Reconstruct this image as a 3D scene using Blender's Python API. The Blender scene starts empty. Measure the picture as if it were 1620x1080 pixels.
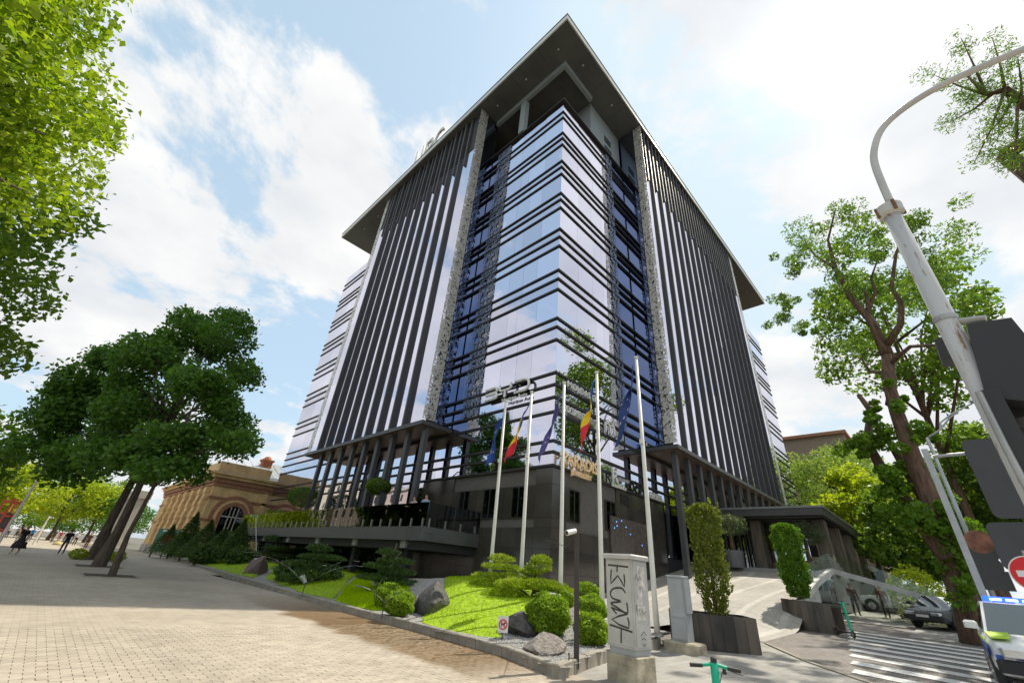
import bpy, math, random
import numpy as np
from mathutils import Matrix, Vector
from math import radians as rad, hypot, sin, cos, pi

# ------------------------------------------------------------------ camera, sky, sun, exposure
SC = bpy.context.scene
COL = SC.collection
CZ = 1.55
F_PX = 651.0                                   # focal length in pixels of the 1620 px wide photograph
def cam_axes(a, b, c):
    cy, sy = cos(a), sin(a); ca, sa = cos(b), sin(b)
    Fw = Vector((sy*ca, cy*ca, sa)); Rt = Vector((cy, -sy, 0)); U = Rt.cross(Fw)
    cr, sr = cos(c), sin(c)
    return cr*Rt + sr*U, -sr*Rt + cr*U, Fw
CR, CU, CF = cam_axes(rad(43.858), rad(29.151), rad(5.171))
cam_data = bpy.data.cameras.new('camera'); cam = bpy.data.objects.new('camera', cam_data); COL.objects.link(cam)
mw = Matrix.Identity(4)
for i in range(3):
    mw[i][0] = CR[i]; mw[i][1] = CU[i]; mw[i][2] = -CF[i]
mw[2][3] = CZ
cam.matrix_world = mw
cam_data.sensor_width = 36.0; cam_data.lens = 36.0*F_PX/1620.0
cam_data.clip_start = 0.05; cam_data.clip_end = 4000
SC.camera = cam

SUN_EL = rad(54); SZ = sin(SUN_EL); SY = -0.0955*SZ; SX = math.sqrt(1 - SZ*SZ - SY*SY)
SUN_DIR = Vector((SX, SY, SZ))
world = bpy.data.worlds.new('World'); SC.world = world; world.use_nodes = True
SKY_STRENGTH = 0.137
def build_world():
    nt = world.node_tree; nt.nodes.clear(); N = nt.nodes.new; L = nt.links.new
    out = N('ShaderNodeOutputWorld'); bg = N('ShaderNodeBackground'); L(bg.outputs[0], out.inputs[0])
    bg.inputs[1].default_value = SKY_STRENGTH
    sky = N('ShaderNodeTexSky'); sky.sky_type = 'NISHITA'; sky.sun_disc = False
    sky.sun_elevation = SUN_EL; sky.sun_rotation = math.atan2(SX, SY)
    sky.air_density = 1.0; sky.dust_density = 2.0; sky.ozone_density = 1.6; sky.altitude = 50
    tc = N('ShaderNodeTexCoord'); sep = N('ShaderNodeSeparateXYZ'); L(tc.outputs['Generated'], sep.inputs[0])
    def math_(op, a, b=None, clamp=False):
        n = N('ShaderNodeMath'); n.operation = op; n.use_clamp = clamp
        for i, v in enumerate((a, b)):
            if v is None: continue
            if isinstance(v, (int, float)): n.inputs[i].default_value = v
            else: L(v, n.inputs[i])
        return n.outputs[0]
    zc = math_('MAXIMUM', sep.outputs[2], 0.0); zc = math_('ADD', zc, 0.22)
    px = math_('DIVIDE', sep.outputs[0], zc); py = math_('DIVIDE', sep.outputs[1], zc)
    cmb = N('ShaderNodeCombineXYZ'); L(px, cmb.inputs[0]); L(py, cmb.inputs[1]); cmb.inputs[2].default_value = CLOUD_SEED
    no = N('ShaderNodeTexNoise'); no.inputs['Scale'].default_value = 1.25; no.inputs['Detail'].default_value = 9
    no.inputs['Roughness'].default_value = 0.62; no.inputs['Distortion'].default_value = 0.25; L(cmb.outputs[0], no.inputs['Vector'])
    mr = N('ShaderNodeMapRange'); mr.interpolation_type = 'SMOOTHSTEP'; L(no.outputs[0], mr.inputs[0])
    mr.inputs[1].default_value = CLOUD_LO; mr.inputs[2].default_value = CLOUD_HI
    # thick parts of a cloud turn greyer
    no2 = N('ShaderNodeTexNoise'); no2.inputs['Scale'].default_value = 3.1; no2.inputs['Detail'].default_value = 9; L(cmb.outputs[0], no2.inputs['Vector'])
    mr2 = N('ShaderNodeMapRange'); L(no2.outputs[0], mr2.inputs[0]); mr2.inputs[1].default_value = .3; mr2.inputs[2].default_value = .7
    cc = N('ShaderNodeMix'); cc.data_type = 'RGBA'; L(mr2.outputs[0], cc.inputs[0])
    cc.inputs[6].default_value = (2.9, 3.05, 3.25, 1); cc.inputs[7].default_value = (4.1, 4.1, 4.05, 1)
    mx = N('ShaderNodeMix'); mx.data_type = 'RGBA'; L(mr.outputs[0], mx.inputs[0])
    # thin high haze pales the blue
    hz = N('ShaderNodeMix'); hz.data_type = 'RGBA'; hz.inputs[0].default_value = 0.7
    skg = N('ShaderNodeMix'); skg.data_type = 'RGBA'; skg.blend_type = 'MULTIPLY'; skg.inputs[0].default_value = 1.0
    mn = N('ShaderNodeMix'); mn.data_type = 'RGBA'; mn.blend_type = 'DARKEN'; mn.inputs[0].default_value = 1; L(sky.outputs[0], mn.inputs[6]); mn.inputs[7].default_value = (3.9, 4.2, 4.5, 1); L(mn.outputs[2], skg.inputs[6]); skg.inputs[7].default_value = (1.0, 1.0, 1.0, 1)
    L(skg.outputs[2], hz.inputs[6]); hz.inputs[7].default_value = (2.4, 3.15, 3.6, 1)
    L(hz.outputs[2], mx.inputs[6]); L(cc.outputs[2], mx.inputs[7])
    # light of the veiled sun spreading through the haze around it
    dot = N('ShaderNodeVectorMath'); dot.operation = 'DOT_PRODUCT'; L(tc.outputs['Generated'], dot.inputs[0]); dot.inputs[1].default_value = SUN_DIR
    d0 = math_('MAXIMUM', dot.outputs['Value'], 0.0); g = math_('POWER', d0, 10.0); g = math_('MULTIPLY', g, 0.3)
    g2 = math_('POWER', d0, 160.0); g2 = math_('MULTIPLY', g2, 0.9); g = math_('ADD', g, g2)
    gc = N('ShaderNodeCombineColor'); L(g, gc.inputs[0]); L(g, gc.inputs[1]); L(g, gc.inputs[2])
    ad = N('ShaderNodeMix'); ad.data_type = 'RGBA'; ad.blend_type = 'ADD'; ad.inputs[0].default_value = 1.0
    L(mx.outputs[2], ad.inputs[6]); L(gc.outputs[0], ad.inputs[7]); L(ad.outputs[2], bg.inputs[0])
CLOUD_SEED, CLOUD_LO, CLOUD_HI = 14.4, 0.445, 0.515
build_world()
sd = bpy.data.lights.new('sun', 'SUN'); sd.energy = 3.0; sd.angle = rad(0.55); sd.color = (1.0, 0.92, 0.78)
sun = bpy.data.objects.new('sun', sd); COL.objects.link(sun)
sun.rotation_euler = SUN_DIR.to_track_quat('Z', 'Y').to_euler(); sun.location = (60, -20, 90)
SC.view_settings.view_transform = 'Standard'; SC.view_settings.look = 'None'
SC.view_settings.exposure = 0.86; SC.view_settings.gamma = 1.0; SC.view_settings.use_curve_mapping = False
SC.cycles.max_bounces = 8; SC.cycles.glossy_bounces = 4; SC.cycles.transparent_max_bounces = 12
SC.cycles.caustics_reflective = False; SC.cycles.caustics_refractive = False
SC.cycles.sample_clamp_indirect = 6.0

# ------------------------------------------------------------------ photograph pixels -> directions
def ray(p):
    return CR*((p[0]-810)/F_PX) - CU*((p[1]-540)/F_PX) + CF
def gnd(p, z=0.0):
    r = ray(p); t = (z-CZ)/r.z; return Vector((r.x*t, r.y*t, z))
def onx(p, x):
    r = ray(p); t = x/r.x; return Vector((x, r.y*t, CZ+r.z*t))
def ony(p, y):
    r = ray(p); t = y/r.y; return Vector((r.x*t, y, CZ+r.z*t))
def atd(p, d):
    r = ray(p); t = d/hypot(r.x, r.y); return Vector((r.x*t, r.y*t, CZ+r.z*t))
def surf(p, fn, d0=5.0, d1=140.0):
    """first place where the view ray of a photo pixel meets the surface z = fn(x, y)"""
    r = ray(p); h = hypot(r.x, r.y); d = d0
    while d < d1:
        t = d/h
        if CZ + r.z*t <= fn(r.x*t, r.y*t): return Vector((r.x*t, r.y*t, fn(r.x*t, r.y*t)))
        d += 0.05
    return Vector((r.x*d1/h, r.y*d1/h, fn(r.x*d1/h, r.y*d1/h)))

# ------------------------------------------------------------------ materials
MATS = {}
def nodes_of(name):
    m = bpy.data.materials.new(name); m.use_nodes = True; nt = m.node_tree; MATS[name] = m
    return m, nt, nt.nodes['Principled BSDF']
def mat(name, col, rough=.6, metal=0.0, var=.12, scale=3.0, bump=0.0, bscale=40.0, spec=.5, coord='Object', alpha=None, emit=None, dark=None, detail=6, stretch=None, bdist=.02):
    """plain procedural material: base colour with noise variation, optional bump"""
    m, nt, b = nodes_of(name); N = nt.nodes.new; L = nt.links.new
    b.inputs['Roughness'].default_value = rough; b.inputs['Metallic'].default_value = metal
    b.inputs['Specular IOR Level'].default_value = spec
    tc = N('ShaderNodeTexCoord'); src = tc.outputs[coord]
    if stretch:
        mp = N('ShaderNodeMapping'); mp.inputs['Scale'].default_value = stretch; L(src, mp.inputs[0]); src = mp.outputs[0]
    no = N('ShaderNodeTexNoise'); no.inputs['Scale'].default_value = scale; no.inputs['Detail'].default_value = detail; L(src, no.inputs['Vector'])
    mx = N('ShaderNodeMix'); mx.data_type = 'RGBA'
    mr = N('ShaderNodeMapRange'); mr.inputs[1].default_value = .3; mr.inputs[2].default_value = .7; L(no.outputs[0], mr.inputs[0]); L(mr.outputs[0], mx.inputs[0])
    c2 = dark if dark else tuple(c*(1-var*1.6) for c in col); c1 = tuple(min(1, c*(1+var)) for c in col)
    mx.inputs[6].default_value = (*c2, 1); mx.inputs[7].default_value = (*c1, 1); L(mx.outputs[2], b.inputs['Base Color'])
    mrr = N('ShaderNodeMapRange'); L(no.outputs[0], mrr.inputs[0]); mrr.inputs[1].default_value = .3; mrr.inputs[2].default_value = .7
    mrr.inputs[3].default_value = max(.02, rough-.08); mrr.inputs[4].default_value = min(1, rough+.1); L(mrr.outputs[0], b.inputs['Roughness'])
    if bump:
        nb = N('ShaderNodeTexNoise'); nb.inputs['Scale'].default_value = bscale; nb.inputs['Detail'].default_value = 5; L(src, nb.inputs['Vector'])
        bp = N('ShaderNodeBump'); bp.inputs['Strength'].default_value = bump; bp.inputs['Distance'].default_value = bdist; L(nb.outputs[0], bp.inputs['Height']); L(bp.outputs[0], b.inputs['Normal'])
    if emit: b.inputs['Emission Color'].default_value = (*emit[0], 1); b.inputs['Emission Strength'].default_value = emit[1]
    return m
def glass_mirror(name, col, rough=.015, wav=.045, spandrel=False):
    """coated facade glass: a tinted mirror with a dark body, faintly wavy"""
    m, nt, b = nodes_of(name); N = nt.nodes.new; L = nt.links.new
    b.inputs['Metallic'].default_value = 1.0; b.inputs['Roughness'].default_value = rough
    oi = N('ShaderNodeObjectInfo'); mr = N('ShaderNodeMapRange'); L(oi.outputs['Random'], mr.inputs[0]); mr.inputs[3].default_value = .86; mr.inputs[4].default_value = 1.06
    mx = N('ShaderNodeMix'); mx.data_type = 'RGBA'; mx.blend_type = 'MULTIPLY'; mx.inputs[0].default_value = 1
    mx.inputs[6].default_value = (*col, 1); L(mr.outputs[0], mx.inputs[7]); L(mx.outputs[2], b.inputs['Base Color'])
    tc = N('ShaderNodeTexCoord'); no = N('ShaderNodeTexNoise'); no.inputs['Scale'].default_value = .55; no.inputs['Detail'].default_value = 1; L(tc.outputs['Object'], no.inputs['Vector'])
    bp = N('ShaderNodeBump'); bp.inputs['Strength'].default_value = wav; bp.inputs['Distance'].default_value = .1; L(no.outputs[0], bp.inputs['Height']); L(bp.outputs[0], b.inputs['Normal'])
    return m
def glass_clear(name, tint=(.75, .8, .78), refl=.25, dens=.75):
    """thin clear sheet: part mirror, part see-through"""
    m = bpy.data.materials.new(name); m.use_nodes = True; nt = m.node_tree; nt.nodes.clear(); MATS[name] = m; N = nt.nodes.new; L = nt.links.new
    out = N('ShaderNodeOutputMaterial'); g = N('ShaderNodeBsdfGlossy'); g.inputs['Roughness'].default_value = .01; g.inputs['Color'].default_value = (.95, .97, .95, 1)
    t = N('ShaderNodeBsdfTransparent'); t.inputs[0].default_value = (*[c*dens for c in tint], 1)
    fr = N('ShaderNodeFresnel'); fr.inputs[0].default_value = 1.5; ad = N('ShaderNodeMath'); ad.operation = 'ADD'; ad.use_clamp = True; L(fr.outputs[0], ad.inputs[0]); ad.inputs[1].default_value = refl
    mx = N('ShaderNodeMixShader'); L(ad.outputs[0], mx.inputs[0]); L(t.outputs[0], mx.inputs[1]); L(g.outputs[0], mx.inputs[2]); L(mx.outputs[0], out.inputs[0])
    return m
def leaf_mat(name, c1, c2, trans=.45, rough=.5, spec=.35):
    m, nt, b = nodes_of(name); N = nt.nodes.new; L = nt.links.new
    ge = N('ShaderNodeNewGeometry'); mx = N('ShaderNodeMix'); mx.data_type = 'RGBA'; L(ge.outputs['Random Per Island'], mx.inputs[0])
    mx.inputs[6].default_value = (*c1, 1); mx.inputs[7].default_value = (*c2, 1); L(mx.outputs[2], b.inputs['Base Color'])
    b.inputs['Roughness'].default_value = rough; b.inputs['Specular IOR Level'].default_value = spec
    tr = N('ShaderNodeBsdfTranslucent'); br = N('ShaderNodeMix'); br.data_type = 'RGBA'; br.blend_type = 'MULTIPLY'; br.inputs[0].default_value = 1
    L(mx.outputs[2], br.inputs[6]); br.inputs[7].default_value = (1.25, 1.3, .55, 1); L(br.outputs[2], tr.inputs[0])
    ms = N('ShaderNodeMixShader'); ms.inputs[0].default_value = trans; L(b.outputs[0], ms.inputs[1]); L(tr.outputs[0], ms.inputs[2])
    L(ms.outputs[0], nt.nodes['Material Output'].inputs[0])
    return m
def perf_mat(name, col, scale=9.0, cut=.5, rough=.4):
    """sheet metal laser cut with a leaf-like pattern of holes"""
    m, nt, b = nodes_of(name); N = nt.nodes.new; L = nt.links.new
    b.inputs['Base Color'].default_value = (*col, 1); b.inputs['Metallic'].default_value = .35; b.inputs['Roughness'].default_value = rough
    tc = N('ShaderNodeTexCoord'); no = N('ShaderNodeTexNoise'); no.inputs['Scale'].default_value = scale; no.inputs['Detail'].default_value = 1; no.inputs['Distortion'].default_value = 1.2
    L(tc.outputs['Object'], no.inputs['Vector'])
    gt = N('ShaderNodeMath'); gt.operation = 'GREATER_THAN'; L(no.outputs[0], gt.inputs[0]); gt.inputs[1].default_value = cut
    L(gt.outputs[0], b.inputs['Alpha'])
    return m

# ------------------------------------------------------------------ mesh building
class MB:
    def __init__(s): s.v = []; s.f = []; s.m = []; s.mi = 0
    def add(s, verts, faces):
        o = len(s.v); s.v += [tuple(v) for v in verts]; s.f += [tuple(o+i for i in f) for f in faces]; s.m += [s.mi]*len(faces); return s
    def box(s, x0, x1, y0, y1, z0, z1):
        v = [(x, y, z) for z in (z0, z1) for y in (y0, y1) for x in (x0, x1)]
        return s.add(v, [(0, 2, 3, 1), (4, 5, 7, 6), (0, 1, 5, 4), (2, 6, 7, 3), (0, 4, 6, 2), (1, 3, 7, 5)])
    def cbox(s, c, size, bev=0.0, rz=0.0, taper=1.0):
        """box round a centre, optional chamfered vertical + top edges, turned by rz, narrower on top by taper"""
        x, y, z = [a/2 for a in size]; ca, sa = cos(rz), sin(rz)
        if bev <= 0: rings = [(x, y, -z, 0), (x*taper, y*taper, z, 0)]
        else: rings = [(x, y, -z, bev), (x*taper, y*taper, z-bev, bev), (x*taper-bev, y*taper-bev, z, bev*.6)]
        V = []; F = []
        for (a, b, zz, bv) in rings:
            ring = [(a, b), (-a, b), (-a, -b), (a, -b)] if bv <= 0 else [(a, b-bv), (a-bv, b), (-a+bv, b), (-a, b-bv), (-a, -b+bv), (-a+bv, -b), (a-bv, -b), (a, -b+bv)]
            V += [(c[0]+px*ca-py*sa, c[1]+px*sa+py*ca, c[2]+zz) for px, py in ring]
        n = 4 if bev <= 0 else 8
        for k in range(len(rings)-1):
            F += [(k*n+i, k*n+(i+1) % n, (k+1)*n+(i+1) % n, (k+1)*n+i) for i in range(n)]
        F += [tuple(range(n-1, -1, -1)), tuple((len(rings)-1)*n+i for i in range(n))]
        return s.add(V, F)
    def prism(s, poly, z0, z1):
        n = len(poly); V = [(p[0], p[1], z0) for p in poly] + [(p[0], p[1], z1) for p in poly]
        return s.add(V, [(i, (i+1) % n, n+(i+1) % n, n+i) for i in range(n)] + [tuple(range(n-1, -1, -1)), tuple(range(n, 2*n))])
    def slab(s, pts, nrm, th):
        """flat polygon given in space, thickened by th along -nrm"""
        n = len(pts); nv = Vector(nrm).normalized()*th
        V = [Vector(p) for p in pts] + [Vector(p)-nv for p in pts]
        return s.add(V, [tuple(range(n)), tuple(range(2*n-1, n-1, -1))] + [(i, n+i, n+(i+1) % n, (i+1) % n) for i in range(n)])
    def tube(s, pts, rad_, n=8, cap=True, squash=1.0):
        pts = [Vector(p) for p in pts]; rr = rad_ if isinstance(rad_, (list, tuple)) else [rad_]*len(pts)
        V = []; F = []; up = Vector((0, 0, 1)); prev = None
        for i, p in enumerate(pts):
            t = (pts[min(i+1, len(pts)-1)]-pts[max(i-1, 0)]); t = t.normalized() if t.length > 1e-9 else up
            a = prev if prev is not None else (Vector((1, 0, 0)) if abs(t.z) > .9 else up)
            a = (a - t*a.dot(t)); a = a.normalized() if a.length > 1e-6 else t.orthogonal().normalized(); b = t.cross(a); prev = a
            V += [p + (a*cos(2*pi*k/n) + b*sin(2*pi*k/n)*squash)*rr[i] for k in range(n)]
        for i in range(len(pts)-1):
            F += [(i*n+k, i*n+(k+1) % n, (i+1)*n+(k+1) % n, (i+1)*n+k) for k in range(n)]
        if cap: F += [tuple(range(n-1, -1, -1)), tuple((len(pts)-1)*n+k for k in range(n))]
        return s.add(V, F)
    def lathe(s, c, prof, n=16, sx=1.0, sy=1.0):
        V = [(c[0]+r*cos(2*pi*k/n)*sx, c[1]+r*sin(2*pi*k/n)*sy, c[2]+z) for r, z in prof for k in range(n)]; F = []
        for i in range(len(prof)-1):
            F += [(i*n+k, i*n+(k+1) % n, (i+1)*n+(k+1) % n, (i+1)*n+k) for k in range(n)]
        F += [tuple(range(n-1, -1, -1)), tuple((len(prof)-1)*n+k for k in range(n))]
        return s.add(V, F)
    def rock(s, c, size, rng, rz=0.0, sub=2, rough=.35, facets=9):
        """boulder: an icosphere cut flat along a few random planes"""
        import bmesh
        bm = bmesh.new(); bmesh.ops.create_icosphere(bm, subdivisions=sub+1, radius=1.0)
        pl = []
        for k in range(facets):
            d = Vector((rng.uniform(-1, 1), rng.uniform(-1, 1), rng.uniform(-.25, 1))).normalized(); pl.append((d, rng.uniform(.38, .72)))
        ca, sa = cos(rz), sin(rz); V = []
        for v in bm.verts:
            p = v.co.copy()
            for d, k in pl:
                q = p.dot(d)
                if q > k: p -= d*(q-k)
            p *= 1 + rng.uniform(-.5, .5)*rough*.12
            p = Vector((p.x*size[0]*.62, p.y*size[1]*.62, p.z*size[2]*.75))
            V.append((c[0]+p.x*ca-p.y*sa, c[1]+p.x*sa+p.y*ca, c[2]+p.z))
        F = [tuple(v.index for v in f.verts) for f in bm.faces]; bm.free()
        return s.add(V, F)
    def mesh(s, name, mats=None, smooth=False):
        me = bpy.data.meshes.new(name); me.from_pydata([tuple(v) for v in s.v], [], s.f)
        for m in (mats or []): me.materials.append(m)
        if mats and len(mats) > 1: me.polygons.foreach_set('material_index', s.m)
        if smooth: me.polygons.foreach_set('use_smooth', [True]*len(s.f))
        me.update(); return me
    def build(s, name, m, parent=None, smooth=False, loc=None, rot=None):
        ms = m if isinstance(m, (list, tuple)) else [m]
        return obj(name, s.mesh(name, ms, smooth), parent, loc, rot)
def obj(name, me, parent=None, loc=None, rot=None):
    o = bpy.data.objects.new(name, me); COL.objects.link(o)
    if parent: o.parent = parent
    if loc is not None: o.location = loc
    if rot is not None: o.rotation_euler = rot
    return o
def tag(o, label=None, cat=None, group=None, kind=None):
    if label: o['label'] = label
    if cat: o['category'] = cat
    if group: o['group'] = group
    if kind: o['kind'] = kind
    return o
def thing(name, label, cat, loc=(0, 0, 0), rz=0.0, group=None):
    o = bpy.data.objects.new(name, None); COL.objects.link(o); o.location = loc; o.rotation_euler = (0, 0, rz); o.empty_display_size = .3
    return tag(o, label, cat, group)
def copy_thing(root, loc, rz, label, group=None, scale=1.0):
    def cp(o, par):
        c = o.copy(); COL.objects.link(c); c.parent = par
        for ch in list(o.children): cp(ch, c)
        return c
    r = cp(root, None); r.location = loc; r.rotation_euler = (0, 0, rz); r.scale = (scale,)*3; r['label'] = label
    if group: r['group'] = group
    return r
def struct(o): o['kind'] = 'structure'; return o
def numpy_mesh(name, V, nper, m, smooth=False):
    """V: (N, nper, 3) polygons"""
    n = V.shape[0]; me = bpy.data.meshes.new(name)
    me.vertices.add(n*nper); me.vertices.foreach_set('co', V.astype(np.float32).reshape(-1))
    me.loops.add(n*nper); me.loops.foreach_set('vertex_index', np.arange(n*nper, dtype=np.int32))
    me.polygons.add(n); me.polygons.foreach_set('loop_start', np.arange(0, n*nper, nper, dtype=np.int32)); me.polygons.foreach_set('loop_total', np.full(n, nper, dtype=np.int32))
    me.materials.append(m); me.update(calc_edges=True); return me
def leaf_quads(P, size, rng, aspect=.6, flat=0.0, droop=0.0, dirs=None):
    """diamond leaves at the points P (numpy), random turn; flat pushes normals up; dirs: preferred leaf axis"""
    n = len(P); a = rng.normal(size=(n, 3)); a[:, 2] *= (1-flat); a[:, 2] -= droop
    if dirs is not None: a = a*.55 + dirs
    a /= np.linalg.norm(a, axis=1)[:, None]+1e-9
    r = rng.normal(size=(n, 3)); r[:, 2] *= (1-flat); b = np.cross(a, r); b = np.cross(b, a) if flat > .5 else b; b /= np.linalg.norm(b, axis=1)[:, None]+1e-9
    L_ = (size*rng.uniform(.45, 1.35, n))[:, None]; W_ = L_*aspect
    nn = np.cross(a, b)*L_*.12
    V = np.stack([P-a*L_/2, P+b*W_/2-a*L_*.08+nn, P+a*L_/2, P-b*W_/2-a*L_*.08+nn], axis=1); return V
def text_obj(name, body, m, size, parent, loc, face, extrude=.04, spacing=1.0, width=None, align='LEFT', bevel=0.0, shear=0.0, offset=0.0):
    """solid lettering on a wall: face 'L' reads from -x side, 'R' from the -y side"""
    cu = bpy.data.curves.new(name, 'FONT'); cu.body = body; cu.size = size; cu.extrude = extrude; cu.space_character = spacing; cu.align_x = align; cu.shear = shear; cu.offset = offset
    cu.resolution_u = 3; cu.bevel_depth = bevel
    t = bpy.data.objects.new(name+'_curve', cu); COL.objects.link(t)
    dg = bpy.context.evaluated_depsgraph_get(); me = bpy.data.meshes.new_from_object(t.evaluated_get(dg)); bpy.data.objects.remove(t); bpy.data.curves.remove(cu)
    me.name = name; me.materials.clear(); me.materials.append(m)
    if width:
        xs = [v.co.x for v in me.vertices]; k = width/(max(xs)-min(xs))
        for v in me.vertices: v.co.x *= k
    M3 = {'L': Matrix(((0, 0, -1), (-1, 0, 0), (0, 1, 0))), 'R': Matrix(((1, 0, 0), (0, 0, -1), (0, 1, 0))), 'F': Matrix(((0, 0, 1), (1, 0, 0), (0, 1, 0)))}[face]
    me.transform(M3.to_4x4())
    return obj(name, me, parent, loc)
# ------------------------------------------------------------------ ground, plaza, garden, street
X0, Y0 = 17.8, 14.45                     # the office tower's street corner
def S(x, y=0):
    """street level: flat plaza, then a gentle rise towards +x"""
    t = max(0.0, min(x, 62.0)-11.5); return .036*t*min(1.0, t/6.0)
KERB = [(7.12, 5.5), (7.62, 7.4), (7.72, 10.0), (7.74, 16.0), (7.98, 21.0), (8.55, 32.0), (9.5, 45.0), (10.4, 58.0)]
FRONT = [(7.12, 5.5), (8.6, 5.95), (10.6, 6.45), (13.6, 6.85)]
def kerb_x(y):
    return float(np.interp(y, [k[1] for k in KERB], [k[0] for k in KERB]))
def front_y(x):
    return float(np.interp(x, [k[0] for k in FRONT], [k[1] for k in FRONT]))
def G(x, y):
    """garden level"""
    A = float(np.interp(y, [5, 7.5, 8.7, 10.5, 13, 16, 19, 24, 60], [.12, .16, .28, .5, .8, .95, .72, .45, .5]))
    t = (x-kerb_x(y)-.5)/4.6; t = max(0, min(1, t)); t = t*t*(3-2*t)
    return .17 + A*t + .02*sin(x*2.1+y*1.3)

def brick_mat(name, c1, c2, mortar, bw=.22, rh=.11, wet=False, rough=.8, ms=.006):
    m, nt, b = nodes_of(name); N = nt.nodes.new; L = nt.links.new
    ge = N('ShaderNodeNewGeometry'); br = N('ShaderNodeTexBrick'); L(ge.outputs['Position'], br.inputs['Vector'])
    br.inputs['Color1'].default_value = (*c1, 1); br.inputs['Color2'].default_value = (*c2, 1); br.inputs['Mortar'].default_value = (*mortar, 1)
    br.inputs['Scale'].default_value = 1.0; br.inputs['Brick Width'].default_value = bw; br.inputs['Row Height'].default_value = rh; br.inputs['Mortar Size'].default_value = ms; br.inputs['Bias'].default_value = 0
    finish_ground(nt, b, ge, br.outputs['Color'], wet, rough); return m
def finish_ground(nt, b, ge, col, wet, rough, wet_rough=.1):
    N = nt.nodes.new; L = nt.links.new
    no = N('ShaderNodeTexNoise'); no.inputs['Scale'].default_value = .35; no.inputs['Detail'].default_value = 8; L(ge.outputs['Position'], no.inputs['Vector'])
    mr = N('ShaderNodeMapRange'); L(no.outputs[0], mr.inputs[0]); mr.inputs[1].default_value = .3; mr.inputs[2].default_value = .7; mr.inputs[3].default_value = .8; mr.inputs[4].default_value = 1.08
    mx = N('ShaderNodeMix'); mx.data_type = 'RGBA'; mx.blend_type = 'MULTIPLY'; mx.inputs[0].default_value = 1; L(col, mx.inputs[6]); L(mr.outputs[0], mx.inputs[7]); col = mx.outputs[2]
    n5 = N('ShaderNodeTexNoise'); n5.inputs['Scale'].default_value = 2.6; n5.inputs['Detail'].default_value = 10; n5.inputs['Roughness'].default_value = .65; L(ge.outputs['Position'], n5.inputs['Vector'])
    r5 = N('ShaderNodeMapRange'); L(n5.outputs[0], r5.inputs[0]); r5.inputs[1].default_value = .35; r5.inputs[2].default_value = .6; r5.inputs[3].default_value = .84; r5.inputs[4].default_value = 1.04
    v5 = N('ShaderNodeTexVoronoi'); v5.inputs['Scale'].default_value = 2.2; L(ge.outputs['Position'], v5.inputs['Vector']); g5 = N('ShaderNodeMapRange'); L(v5.outputs['Distance'], g5.inputs[0]); g5.inputs[1].default_value = .035; g5.inputs[2].default_value = .06; g5.inputs[3].default_value = .72; g5.inputs[4].default_value = 1.0
    p5 = N('ShaderNodeMath'); p5.operation = 'MULTIPLY'; L(r5.outputs[0], p5.inputs[0]); L(g5.outputs[0], p5.inputs[1])
    x5 = N('ShaderNodeMix'); x5.data_type = 'RGBA'; x5.blend_type = 'MULTIPLY'; x5.inputs[0].default_value = 1; L(col, x5.inputs[6]); L(p5.outputs[0], x5.inputs[7]); col = x5.outputs[2]
    if wet:
        sp = N('ShaderNodeSeparateXYZ'); L(ge.outputs['Position'], sp.inputs[0])
        n2 = N('ShaderNodeTexNoise'); n2.inputs['Scale'].default_value = .9; n2.inputs['Detail'].default_value = 7; L(ge.outputs['Position'], n2.inputs['Vector'])
        a = N('ShaderNodeMath'); a.operation = 'MULTIPLY_ADD'; L(n2.outputs[0], a.inputs[0]); a.inputs[1].default_value = 1.5; L(sp.outputs[0], a.inputs[2])
        m1 = N('ShaderNodeMapRange'); m1.interpolation_type = 'SMOOTHSTEP'; L(a.outputs[0], m1.inputs[0]); m1.inputs[1].default_value = 6.3; m1.inputs[2].default_value = 6.75
        m2 = N('ShaderNodeMapRange'); m2.interpolation_type = 'SMOOTHSTEP'; L(sp.outputs[1], m2.inputs[0]); m2.inputs[1].default_value = 22; m2.inputs[2].default_value = 13
        m3 = N('ShaderNodeMapRange'); m3.interpolation_type = 'SMOOTHSTEP'; L(sp.outputs[1], m3.inputs[0]); m3.inputs[1].default_value = 5.2; m3.inputs[2].default_value = 7.6
        p = N('ShaderNodeMath'); p.operation = 'MULTIPLY'; L(m1.outputs[0], p.inputs[0]); L(m2.outputs[0], p.inputs[1])
        p2 = N('ShaderNodeMath'); p2.operation = 'MULTIPLY'; L(p.outputs[0], p2.inputs[0]); L(m3.outputs[0], p2.inputs[1])
        wm = N('ShaderNodeMix'); wm.data_type = 'RGBA'; wm.blend_type = 'MULTIPLY'; L(p2.outputs[0], wm.inputs[0]); L(col, wm.inputs[6]); wm.inputs[7].default_value = (.5, .37, .22, 1); col = wm.outputs[2]
        rg = N('ShaderNodeMapRange'); L(p2.outputs[0], rg.inputs[0]); rg.inputs[3].default_value = rough; rg.inputs[4].default_value = .42; L(rg.outputs[0], b.inputs['Roughness'])
    else: b.inputs['Roughness'].default_value = rough
    L(col, b.inputs['Base Color'])
    nb = N('ShaderNodeTexNoise'); nb.inputs['Scale'].default_value = 60; nb.inputs['Detail'].default_value = 4; L(ge.outputs['Position'], nb.inputs['Vector'])
    bp = N('ShaderNodeBump'); bp.inputs['Strength'].default_value = .35; bp.inputs['Distance'].default_value = .006; L(nb.outputs[0], bp.inputs['Height']); L(bp.outputs[0], b.inputs['Normal'])
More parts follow.
